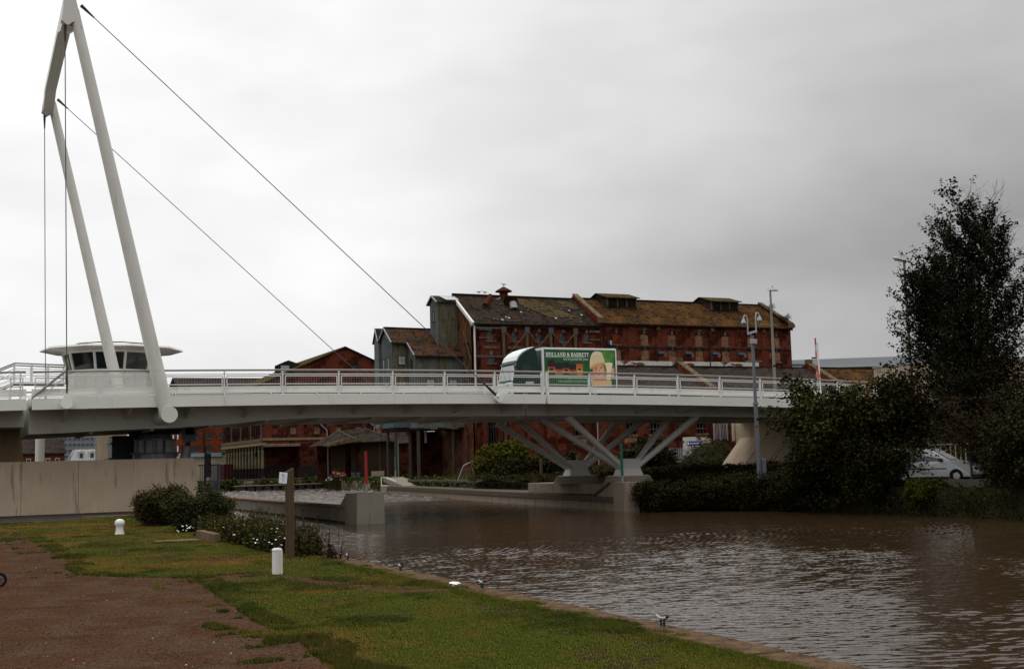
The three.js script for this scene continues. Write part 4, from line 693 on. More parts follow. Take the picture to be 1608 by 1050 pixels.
{ // corrugated iron grain store on stilts
  const t = thing('stilted_store', 'grey-green corrugated iron store with steep roofs standing on stilts', 'grain store', [53, 0.28, 147]);
  part(t, 'light_block_core', [box(52.2, 58.5, 6.9, 16.0, 143.55, 150), box(50.05, 52.2, 7.0, 17.7, 146.15, 150.3), prism([V(50.05, 17.7, 146.15), V(50.05, 19.6, 148.6), V(50.05, 17.7, 150.4)], new THREE.Vector3(8.5, 0, 0)), prism([V(52.25, 15.9, 143.6), V(52.25, 17.4, 146.2), V(52.25, 15.9, 148)], new THREE.Vector3(6.2, 0, 0))], mats.tarBlack);  // solid mass added unseen behind the iron sheets to block light
  for (let k = 0; k < 7; k++) for (const [y0, y1, d] of [[6.75, 9.9, 0], [9.85, 13.1, 0.02], [13.05, 16.0, 0.04]]) part(t, 'corrugated_sheet', corrS(52.07 + k * 0.94, 52.07 + k * 0.94 + 0.95, y0 - (y0 < 7 ? 0.12 * (k % 3) : 0), () => y1, 143.4 - d), (k * 7 + Math.floor(y0)) % 3 ? mats.corrSouth : mats.corrWest);
  for (let k = 0; k < 2; k++) for (const [y0, y1, d] of [[6.9, 10.4, 0], [10.35, 14.2, 0.02], [14.15, 17.85, 0.04]]) part(t, 'corrugated_sheet', corrS(49.9 + k * 1.09, 49.9 + k * 1.09 + 1.1, y0, () => y1, 146.0 - d), y0 < 8 ? mats.paleBlueIron : mats.corrSouth);
  const gt = (n) => 19.8 - Math.abs(n - 148.6) * 0.72, wt = (n) => 16.05 + (n - 143.4) * 0.66;
  for (let k = 0; k < 4; k++) for (const [y0, y1] of [[6.9, 10.3], [10.25, 13.9], [13.85, 30]]) part(t, 'corrugated_sheet', corrW(146.0 + k * 1.1, 146.0 + k * 1.1 + 1.11, y0, (n) => Math.min(y1, gt(n)), 49.9), y0 < 8 ? mats.paleBlueIron : mats.corrWest);
  for (let k = 0; k < 3; k++) for (const [y0, y1] of [[6.75, 10], [9.95, 13.4], [13.35, 30]]) part(t, 'corrugated_sheet', corrW(143.4 + k * 0.88, 143.4 + k * 0.88 + 0.89, y0, (n) => Math.min(y1, wt(n)), 52.07), mats.corrWest);
  // small back turret
  part(t, 'turret', [box(49.6, 52.4, 7, 18.4, 150.7, 152.6), prism([V(49.6, 18.4, 150.7), V(49.6, 20.0, 151.65), V(49.6, 18.4, 152.6)], new THREE.Vector3(3.4, 0, 0))], mats.corrWest);
  part(t, 'roof', [slab(V(49.4, 20.25, 151.65), V(53.3, 20.25, 151.65), V(53.3, 18.3, 150.45), V(49.4, 18.3, 150.45), 0.1), slab(V(49.4, 20.25, 151.65), V(53.3, 20.25, 151.65), V(53.3, 18.3, 152.85), V(49.4, 18.3, 152.85), 0.1)], mats.slateGrey);
  part(t, 'roof', prism([V(49.6, 19.98, 148.6), V(58.6, 19.86, 148.6), V(58.6, 15.85, 142.95), V(51.75, 15.9, 142.95), V(51.75, 17.75, 145.6), V(49.6, 17.8, 145.6)], new THREE.Vector3(0, -0.12, 0)), mats.slatePatchy);
  part(t, 'roof', slab(V(49.6, 19.98, 148.6), V(58.6, 19.86, 148.6), V(58.6, 18.4, 150.7), V(49.6, 18.4, 150.7), 0.12), mats.slatePatchy);
  part(t, 'ridge', bar(V(49.6, 20.04, 148.6), V(58.6, 19.95, 148.6), 0.3, 0.14), mats.tarBlack);
  const bb = (a, n0, y0, n1, y1) => part(t, 'bargeboard', bar(V(a, y0, n0), V(a, y1, n1), 0.1, 0.18), mats.galv);
  bb(49.57, 148.6, 19.95, 145.55, 17.75); bb(49.57, 148.6, 19.95, 150.7, 18.4); bb(51.72, 145.6, 17.72, 142.92, 15.88); bb(49.37, 151.65, 20.2, 150.45, 18.35);
  part(t, 'gutter', [bar(V(52, 15.78, 142.9), V(58.5, 15.75, 142.9), 0.16, 0.2), bar(V(49.7, 17.66, 145.55), V(51.8, 17.64, 145.55), 0.14, 0.16)], mats.tarBlack);
  const wS = (a, w, y0, y1, n) => sashS(t, a, w, y0, y1, n - 0.1, mats.darkTimber, mats.paleSpeckled);
  wS(51.1, 1.0, 14.9, 16.1, 145.95); wS(54.0, 1.1, 11.6, 12.9, 143.35); wS(57.1, 1.1, 11.6, 12.9, 143.35); wS(51.1, 0.9, 11.8, 12.8, 145.95);
  sashW(t, 147.3, 0.75, 14.3, 16.0, 49.8, mats.darkTimber, mats.paleSpeckled); sashW(t, 149.3, 0.75, 14.3, 16.0, 49.8, mats.darkTimber, mats.paleSpeckled); sashW(t, 148.3, 1.2, 12.2, 12.8, 49.8, mats.darkTimber, mats.paleSpeckled);
  { const pts = []; for (let i = 0; i < 20; i++) { const q = i / 20 * 2 * Math.PI; pts.push([144.7 + 0.42 * Math.cos(q), 15.0 + 0.72 * Math.sin(q)]); } const f = part(t, 'oval_window', wallW(pts, [], 51.96, 0.1), mats.black); part(f, 'frame', wallW(pts.map(([n, y]) => [144.7 + (n - 144.7) * 1.18, 15 + (y - 15) * 1.12]), [pts.slice().reverse()], 51.95, 0.08), mats.ironGrey); }
  part(t, 'floor', [box(50.0, 58.5, 6.5, 6.9, 146.1, 150.3), box(52.1, 58.5, 6.5, 6.75, 143.5, 146.1)], mats.tarBlack);
  for (const [a, n, r] of [[50.3, 146.4, 0.2], [50.3, 149.6, 0.2], [52.45, 143.9, 0.24], [52.3, 146.6, 0.22], [57.2, 144, 0.2]]) part(t, 'stilt', rod(V(a, 0.2, n), V(a, 6.55, n), r, r * 0.95, 12), mats.stiltIron ??= M({ map: iron([0.055, 0.055, 0.048], 110, 0.9), roughness: 0.85 }));
  part(t, 'knee_brace', [bar(V(52.8, 5.3, 146), V(54.0, 6.5, 146), 0.16, 0.16), bar(V(55.2, 6.4, 145), V(56.6, 5.4, 145), 0.25, 0.25)], mats.darkTimber);
  part(t, 'pipe', [rod(V(51.3, 0.3, 148.5), V(51.3, 6.5, 148.5), 0.1, 0.1, 8)], mats.galv); part(t, 'pipe', rod(V(54.6, 4.9, 147), V(54.6, 6.5, 147), 0.15, 0.15, 8), mats.paleSpeckled);
  part(t, 'back_wall', box(54, 58.5, 0.2, 6.5, 151.6, 152), mats.brickDark);
}
{ // low slate-roofed range in front of the malthouse
  const t = thing('low_brick_range', 'low brick range with slate roof and raised gable walls before the malthouse', 'outbuilding', [86, 0.28, 124]);
  const W = [65.2, 72.0, 75.3, 81.9, 88.5], holes = W.map((a) => rectHole(a, 1.5, 5.0, 7.8, 0.3)).concat([rectHole(69.8, 1.2, 0.4, 2.8, 0.1)]);
  part(t, 'wall', wallS([[62.8, 0.2], [124, 0.2], [124, 9.75], [62.8, 9.75]], holes, 124.2, 0.5), mats.brickDeep);
  part(t, 'end_wall', wallW([[124.2, 0.2], [124.2, 9.75], [131, 13.6], [137.8, 9.75], [137.8, 0.2]], [], 62.3, 0.5), mats.brickDeep);
  part(t, 'back_wall', box(62.8, 124, 0.2, 9.7, 137.3, 137.8), mats.brickDark);
  for (const a of W) { part(t, 'window', [...[-0.45, 0, 0.45].map((d) => box(a + d - 0.03, a + d + 0.03, 5, 7.8, 124.45, 124.5)), box(a - 0.75, a + 0.75, 5.55, 5.65, 124.4, 124.5)], mats.ironGrey); part(t, 'sill', box(a - 0.95, a + 0.95, 4.78, 4.98, 124.0, 124.3), mats.sandstone); part(t, 'patched_brick', wallS([[a - 0.9, 4.0], [a + 0.8, 4.05], [a + 0.85, 4.76], [a - 0.85, 4.76]], [], 124.18, 0.03), mats.brickPale); }
  part(t, 'door', box(69.2, 70.4, 0.4, 2.75, 124.35, 124.42), mats.ironGrey);
  part(t, 'painted_panel', wallS([[79.2, 2.4], [83.3, 2.4], [83.3, 4.3], [81, 4.6], [79.2, 4.55]], [], 124.17, 0.03), mats.whiteWash); part(t, 'painted_panel_base', wallS([[79.1, 1.4], [84.8, 1.4], [84.8, 2.38], [79.1, 2.38]], [], 124.17, 0.03), mats.brickDark);
  for (const [a0, a1, s] of [[62.3, 83.1, 21], [83.8, 103.8, 22], [104.4, 124, 23]]) { part(t, 'roof', roofPlane(a0, a1, 131, 13.75, 123.8, 9.75, 0.15, 0.1, s), s === 23 ? mats.slateLichen : mats.slateGrey); part(t, 'ridge', bar(V(a0, 13.78, 131), V(a1, 13.74, 131), 0.3, 0.14), mats.tarBlack); }
  part(t, 'roof', roofPlane(62.3, 124, 131, 13.75, 138.2, 9.75, 0.15), mats.slateGrey);
  for (const a of [83.45, 104.1]) { part(t, 'parapet', prism([V(a - 0.32, 9.2, 123.6), V(a - 0.32, 10.4, 123.6), V(a - 0.32, 14.35, 131), V(a - 0.32, 10.4, 138.4), V(a - 0.32, 9.2, 138.4)], new THREE.Vector3(0.64, 0, 0)), mats.brickOrange); part(t, 'parapet_coping', [bar(V(a, 10.5, 123.4), V(a, 14.42, 131), 0.8, 0.2), bar(V(a, 14.42, 131), V(a, 10.5, 138.5), 0.8, 0.2), box(a - 0.36, a + 0.36, 14.35, 14.85, 130.6, 131.4)], mats.sandstone); }
  for (const a of [67.5, 78.5]) part(t, 'downpipe', rod(V(a, 0.3, 124.1), V(a, 9.6, 124.1), 0.09, 0.09, 8), a < 70 ? mats.galv : mats.tarBlack);
}
{ // far brick building with colonnade
  const t = thing('brick_warehouse', 'dark red brick warehouse with broad gable and iron colonnade by the basin', 'warehouse', [56, 0.3, 190]);
  const W = [45.1, 48.0, 51.9, 55.5, 58.8, 62.4], N = 190, holes = W.map((a) => rectHole(a, 0.95, 7.5, 8.7, 0.15)).concat([rectHole(58.5, 1.0, 17.9, 18.9)]).concat(W.slice(2).map((a) => rectHole(a, 0.95, 5.0, 6.2, 0.15)));
  part(t, 'gable_wall', wallS([[43.07, 6.0], [70.3, 6.0], [70.3, 15.6], [56.7, 21.5], [43.07, 15.6]], holes.filter((h) => h[0][1] > 6.1), N, 0.5), mats.brick);
  part(t, 'lower_wall', wallS([[49, 0.2], [70.3, 0.2], [70.3, 5.99], [49, 5.99]], holes.filter((h) => h[0][1] < 6 && h[2][1] < 5.98), N, 0.5), mats.brickDark);
  part(t, 'recess_side', box(48.95, 49.4, 0.2, 5.99, 190.45, 193), mats.brickDark); part(t, 'recess_wall', box(43.6, 49, 0.2, 5.9, 192.6, 193), mats.brickDark); part(t, 'side_wall', box(43.9, 44.4, 0.2, 5.9, 193, 222), mats.brickDark);
  part(t, 'plinth', box(49, 70.3, 0.2, 2.4, N - 0.1, N), mats.tarBlack);
  W.forEach((a, i) => { part(t, 'blocked_window', wallS(rectHole(a, 0.95, 7.5, 8.7, 0.15), [], N + 0.15, 0.08), i ? mats.brickPale : mats.brickOrange); part(t, 'sill', box(a - 0.55, a + 0.55, 7.2, 7.48, N - 0.08, N + 0.1), mats.tarBlack); part(t, 'window_head', box(a - 0.65, a + 0.65, 8.72, 9.0, N - 0.03, N + 0.02), mats.blueBrick); });
  for (const a of [46.6, 50, 53.7, 57.2, 60.6]) part(t, 'pilaster', box(a - 0.3, a + 0.3, 7.05, 15.2, N - 0.1, N), mats.brickDark);
  part(t, 'string_course', [box(43, 70.3, 9.25, 9.4, N - 0.1, N - 0.001)], mats.ironGrey); part(t, 'string_course', box(43, 60, 6.55, 6.95, N - 0.16, N - 0.001), mats.paleStone);
  part(t, 'gable_window', [box(58, 59, 17.9, 18.9, N + 0.2, N + 0.25)], mats.oldGlass);
  part(t, 'canopy_beam', rbox(43.1, 49.0, 5.55, 6.0, 189.3, 189.9, 0.03), mats.paleStone);
  // west front above the quay: close-set piers with windows between
  part(t, 'west_wall', wallW([[190.5, 6.5], [222, 6.5], [222, 15.6], [190.5, 15.6]], Array.from({ length: 11 }, (_, i) => rectHole(191.9 + i * 2.6, 1.0, 7.4, 10.6)), 43.07, 0.4), mats.brickDark);
  part(t, 'inner_wall', box(49.2, 49.5, 6.2, 15, 190.6, 221), mats.brickDark); part(t, 'inner_floor', box(43.5, 49.2, 6.2, 6.5, 190.6, 221), mats.timber);
  for (let i = 0; i < 12; i++) { part(t, 'pier', box(42.9, 43.2, 6.9, 12.5, 190.4 + i * 2.6, 190.75 + i * 2.6), i % 3 ? mats.tarBlack : mats.ironGrey); if (i < 11) part(t, 'window', [box(43.2, 43.28, 7.4, 10.6, 191.86 + i * 2.6, 191.94 + i * 2.6), box(43.2, 43.28, 8.9, 9.0, 191.4 + i * 2.6, 192.4 + i * 2.6)], mats.ironGrey); }
  part(t, 'ledge', box(42.75, 43.2, 6.3, 6.9, 190, 222), mats.sandstone); part(t, 'colonnade_beam', rbox(42.7, 43.5, 5.75, 6.2, 189.6, 222, 0.03), mats.paleStone); part(t, 'soffit', box(43.5, 49, 5.95, 6.05, 190.2, 222), mats.tarBlack);
  for (let i = 0; i < 13; i++) { const n = 190.2 + i * 2.4; const c = part(t, 'column', rod(V(43.1, 2.2, n), V(43.1, 5.7, n), 0.24, 0.22, 12), mats.oldColumn); part(c, 'column_base', rod(V(43.1, 0.2, n), V(43.1, 2.2, n), 0.27, 0.26, 12), mats.tarBlack); part(c, 'capital', rod(V(43.1, 5.2, n), V(43.1, 5.3, n), 0.28, 0.28, 12), mats.tarBlack); }
  part(t, 'brace', [bar(V(43.1, 3.2, 200.5), V(43.1, 5.2, 206.5), 0.25, 0.3), bar(V(43.1, 3.4, 196), V(43.1, 5.0, 194), 0.4, 0.5)], mats.tarBlack);
  for (let i = 0; i < 16; i++) part(t, 'hoarding_board', box(43.7 + i * 0.36, 44.03 + i * 0.36, 0.2, 2.5 + 0.12 * (i % 3), 192.3, 192.4), mats.tarBlack);
  part(t, 'roof', slab(V(56.7, 21.75, 189.7), V(56.7, 21.75, 223), V(42.6, 15.55, 223), V(42.6, 15.55, 189.7), 0.2), mats.slateMossy); part(t, 'roof', slab(V(56.7, 21.75, 189.7), V(56.7, 21.75, 223), V(70.8, 15.55, 223), V(70.8, 15.55, 189.7), 0.2), mats.slateGrey);
  const l = part(t, 'roof_lantern', [box(47.2, 49.6, 16.5, 19.2, 196, 199), prism([V(47.2, 19.2, 196), V(48.8, 19.9, 196), V(51.0, 19.2, 196)], new THREE.Vector3(0, 0, -3)), box(49.6, 51, 17.5, 19.2, 196, 199)], mats.tarBlack); part(l, 'pane', box(47.5, 48.9, 17.6, 19.0, 195.93, 195.98), mats.paleSpeckled);
  part(t, 'downpipe', [rod(V(53.5, 0.3, 189.8), V(53.5, 8, 189.8), 0.1), rod(V(53.5, 8, 189.8), V(51.6, 9.8, 189.8), 0.1)], mats.galv); part(t, 'downpipe', [rod(V(61.5, 0.3, 189.8), V(61.5, 8.6, 189.8), 0.08), rod(V(61.5, 8.6, 189.8), V(59.6, 9.9, 189.8), 0.08)], mats.galv);
}
{ // slate-roofed open shed
  const t = thing('yard_shed', 'dark timber yard shed with hipped slate roof and lean-to canopy', 'shed', [51, 0.28, 168]);
  const N0 = 165, e = 5.55; for (let i = 0; i < 14; i++) part(t, 'wall_board', box(51.4 + i * 0.36, 51.74 + i * 0.36, 0.25, 5.5, N0 + 0.02 * (i % 2), N0 + 0.1), mats.darkTimber);
  for (let i = 0; i < 9; i++) if (i !== 6 && i !== 5) part(t, 'wall_board', box(47.2 + i * 0.42, 47.6 + i * 0.42, 0.25, 5.3, N0 + 0.5, N0 + 0.6), mats.darkTimber);
  part(t, 'brick_pier', box(50.95, 51.38, 0.2, 5.5, N0 - 0.1, N0 + 0.6), mats.brickDark); part(t, 'back_wall', box(47, 56.5, 0.2, 5.5, 172, 172.3), mats.brickDark); part(t, 'end_wall', box(56.2, 56.5, 0.2, 5.5, N0, 172), mats.darkTimber);
  part(t, 'post', [rod(V(46.5, 0.2, 164.6), V(46.5, 4.9, 164.6), 0.12), rod(V(54.2, 0.2, 164.9), V(54.2, 5.4, 164.9), 0.07)], mats.ironGrey);
  part(t, 'roof', loft([[V(45.9, e - 0.4, 164.3), V(51.2, e, 164.3), V(56.8, e + 0.1, 164.3), V(56.8, e, 173), V(45.9, e - 0.4, 173)], [V(49.0, 7.25, 168.2), V(50.5, 7.4, 168.2), V(53.0, 7.55, 168.2), V(53.0, 7.55, 169), V(49, 7.25, 169)]]), mats.slateGrey);
  part(t, 'canopy', slab(V(49.6, 6.3, 164.1), V(51.1, 5.75, 163.9), V(46, 5.0, 162.6), V(44.9, 5.2, 163.6), 0.12), mats.slateMossy); part(t, 'hip_ridge', [bar(V(53.0, 7.6, 168.2), V(56.8, 5.7, 164.3), 0.2, 0.12), bar(V(49.0, 7.3, 168.2), V(51.2, 5.65, 164.3), 0.2, 0.1)], mats.ironGrey);
  for (const [a0, a1, h, s] of [[53.6, 56.6, 6.8, 1], [57, 63, 7.2, 2]]) { const b = thing('lean_to_shed', s === 1 ? 'small slate lean-to just right of the yard shed behind the stilts' : 'larger slate lean-to against the brick warehouse wall behind the stilts', 'shed', [a0, 0.28, 178]); part(b, 'wall', box(a0, a1, 0.2, h - 1.6, 176, 180), mats.brickDark); part(b, 'roof', slab(V(a0 - 0.3, h, 180), V(a1 + 0.3, h, 180), V(a1 + 0.3, h - 1.7, 175.6), V(a0 - 0.3, h - 1.7, 175.6), 0.15), mats.slateGrey); part(b, 'door', box(a0 + 0.5, a0 + 1.8, 0.3, 2.7, 175.9, 175.98), mats.dullBlue); }
}
// distant buildings on the left
function blockWin(t, a0, a1, y0, dy, rows, cols, w, h, n, fm, gm) { for (let r = 0; r < rows; r++) for (let c = 0; c < cols; c++) { const a = mix(a0, a1, (c + 0.5) / cols), y = y0 + r * dy; const f = part(t, 'window', [box(a - w / 2, a + w / 2, y, y + h, n - 0.06, n)], fm); part(f, 'pane', box(a - w / 2 + w * 0.1, a + w / 2 - w * 0.1, y + h * 0.08, y + h * 0.92, n - 0.1, n - 0.061), gm); } }
{
  const t = thing('dock_warehouse', 'distant tall orange-red brick dock warehouse with small arched windows, left of the colonnade', 'warehouse', [46, 0.3, 260]);
  part(t, 'wall', box(41.6, 62, 0.2, 19, 260, 280), mats.brickOrange); part(t, 'roof', [slab(V(41.4, 22.5, 270), V(62.3, 22.5, 270), V(62.3, 18.9, 259.6), V(41.4, 18.9, 259.6), 0.3), slab(V(41.4, 22.5, 270), V(62.3, 22.5, 270), V(62.3, 18.9, 280.4), V(41.4, 18.9, 280.4), 0.3)], mats.slateGrey);
  for (let r = 0; r < 4; r++) for (let c = 0; c < 6; c++) { const a = 44.7 + c * 2.75, y = 6.1 + r * 2.75; part(t, 'window', wallS(rectHole(a, 1.15, y, y + 1.35, 0.2), [], 259.94, 0.05), mats.oldGlass); part(t, 'sill', box(a - 0.7, a + 0.7, y - 0.2, y, 259.85, 260), mats.sandstone); }
  for (let r = 0; r < 4; r++) for (let c = 0; c < 3; c++) part(t, 'window', wallW(rectHole(263.5 + c * 6, 1.6, 6.1 + r * 2.75, 7.5 + r * 2.75, 0.2), [], 41.55, 0.04), mats.oldGlass);
  part(t, 'downpipe', rod(V(46.4, 0.5, 259.8), V(46.4, 19, 259.8), 0.12), mats.tarBlack);
  const w = thing('low_white_building', 'low pale rendered building with light blue fascia below the dock warehouse', 'building', [42, 0.3, 225]); part(w, 'wall', box(36, 50, 0.2, 4.9, 226, 232), mats.cream); part(w, 'fascia', box(35.8, 43.6, 4.6, 5.3, 225.6, 225.98), M({ color: lin(0.24, 0.33, 0.38), roughness: 0.6 })); part(w, 'roof', box(35.9, 50.2, 4.92, 5.1, 226, 232.2), mats.slateGrey); part(w, 'door', box(45.2, 46.1, 0.3, 2.5, 225.9, 225.98), mats.red);
  const c = thing('storage_container', 'dark red storage container on the quay left of the colonnade', 'container', [38.1, 0.3, 195]); part(c, 'body', rbox(37.4, 38.9, 0.3, 3.0, 192, 198, 0.05), M({ color: lin(0.035, 0.005, 0.006), roughness: 0.8 })); part(c, 'door_bar', [box(37.9, 37.95, 0.4, 2.9, 191.93, 191.99), box(38.4, 38.45, 0.4, 2.9, 191.93, 191.99)], mats.darkMetal);
}
{
  const t = thing('office_block', 'distant grey office block with long rows of windows seen under the bridge', 'office building', [45, 0.3, 640]);
  const m = M({ map: speckled([0.16, 0.175, 0.185], 0.2, 5, 501), roughness: 0.6 }); part(t, 'wall', box(10, 68, 0.2, 34, 640, 660), m);
  const fm = M({ color: lin(0.30, 0.32, 0.33), roughness: 0.5 });
  for (let r = 0; r < 6; r++) for (let c = 0; c < 26; c++) { const a = 12.3 + c * 2.07, y = 7 + r * 2.9; const f = part(t, 'window', box(a, a + 1.75, y, y + 1.7, 639.9, 639.99), fm); part(f, 'pane', [box(a + 0.12, a + 0.82, y + 0.15, y + 1.55, 639.84, 639.89), box(a + 0.92, a + 1.63, y + 0.15, y + 1.55, 639.84, 639.89)], mats.oldGlass); }
  const h = thing('brick_house', 'distant red brick building with grey gabled roof left of the slim column', 'house', [12, 0.3, 300]);
  part(h, 'wall', box(8, 21.5, 0.2, 7.2, 300, 312), mats.brickOrange); part(h, 'gable', prism([V(21.5, 7.2, 300), V(21.5, 10.2, 306), V(21.5, 7.2, 312)], new THREE.Vector3(-0.4, 0, 0)), mats.brickOrange); part(h, 'roof', [slab(V(7.5, 10.5, 306), V(21.8, 10.5, 306), V(21.8, 7.1, 299.4), V(7.5, 7.1, 299.4), 0.25), slab(V(7.5, 10.5, 306), V(21.8, 10.5, 306), V(21.8, 7.1, 312.6), V(7.5, 7.1, 312.6), 0.25)], mats.slateGrey);
  blockWin(h, 8.5, 21, 4.6, 2.6, 1, 6, 1.0, 1.3, 300, mats.whitePost, mats.oldGlass); blockWin(h, 8.5, 21, 1.6, 2.6, 1, 6, 1.0, 1.3, 300, mats.whitePost, mats.oldGlass);
  const d = thing('dormer_house', 'distant pale house with three dormers in its grey mansard roof', 'house', [27, 0.3, 300]);
  part(d, 'wall', box(23, 33, 0.2, 5.2, 300, 310), mats.cream); part(d, 'mansard_roof', loft([[V(22.7, 5.2, 299.7), V(33.3, 5.2, 299.7), V(33.3, 5.2, 310.3), V(22.7, 5.2, 310.3)], [V(24, 7.8, 301.2), V(31.5, 7.8, 301.2), V(31.5, 7.8, 309), V(24, 7.8, 309)]]), mats.galv);
  for (const a of [25.2, 27.6, 30]) { const f = part(d, 'dormer', [box(a - 0.6, a + 0.6, 5.6, 7.2, 299.9, 301.5), prism([V(a - 0.75, 7.2, 299.8), V(a, 7.8, 299.8), V(a + 0.75, 7.2, 299.8)], new THREE.Vector3(0, 0, -1.6))], mats.whitePost); part(f, 'pane', box(a - 0.4, a + 0.4, 5.8, 6.9, 299.84, 299.89), mats.oldGlass); }
}
{ // pale buildings on the right
  const t = thing('flat_roofed_building', 'distant pale modern building with long flat roof beyond the road barrier', 'building', [190, 0.3, 230]);
  part(t, 'wall', box(158, 240, 0.2, 21.5, 232, 270), mats.cream); part(t, 'roof', [prism([V(156, 21.6, 230), V(242, 24.2, 230), V(242, 24.8, 230), V(156, 22.1, 230)], new THREE.Vector3(0, 0, -40))], M({ color: lin(0.42, 0.44, 0.45), roughness: 0.5 })); part(t, 'roof', prism([V(165, 22.2, 236), V(242, 24.8, 236), V(242, 27.2, 236), V(176, 24.6, 236), V(165, 23.6, 236)], new THREE.Vector3(0, 0, -28)), M({ color: lin(0.26, 0.27, 0.28), roughness: 0.5 }));
  part(t, 'glazing_band', box(172, 187, 22.9, 23.9, 235.9, 235.98), mats.oldGlass); part(t, 'glazing_band', box(160, 240, 17, 20, 231.9, 231.98), mats.paleGlass);
  const c = thing('cream_shed', 'cream clad industrial building behind the trees and the parked silver car', 'building', [95, 0.3, 90]);
  part(c, 'wall', box(88, 122, 0.2, 11.0, 88, 100), mats.cream); for (let i = 0; i < 34; i++) part(c, 'cladding_rib', box(88.4 + i, 88.52 + i, 0.4, 10.9, 87.94, 88), mats.cream); for (let i = 0; i < 12; i++) part(c, 'cladding_rib', box(87.94, 88, 0.4, 10.9, 88.4 + i, 88.52 + i), mats.cream);
  part(c, 'roof', box(87.9, 122.1, 11.0, 11.15, 87.9, 100.1), mats.galv);
  const g = thing('yard_gate', 'white barred yard gate behind the roof of the silver car', 'gate', [58, 0.3, 58]); for (let i = 0; i < 16; i++) part(g, 'bar', bar(V(52.8 + i * 0.3, 0.5, 55.5 - i * 0.1), V(52.8 + i * 0.3, 2.45, 55.5 - i * 0.1), 0.05, 0.05), mats.cream); part(g, 'rail', [bar(V(52.7, 2.5, 55.5), V(57.4, 2.5, 54), 0.06, 0.08), bar(V(52.7, 0.6, 55.5), V(57.4, 0.6, 54), 0.06, 0.08)], mats.cream); part(g, 'gate_post', box(52.5, 52.7, 0.3, 2.7, 55.4, 55.6), mats.cream);
}
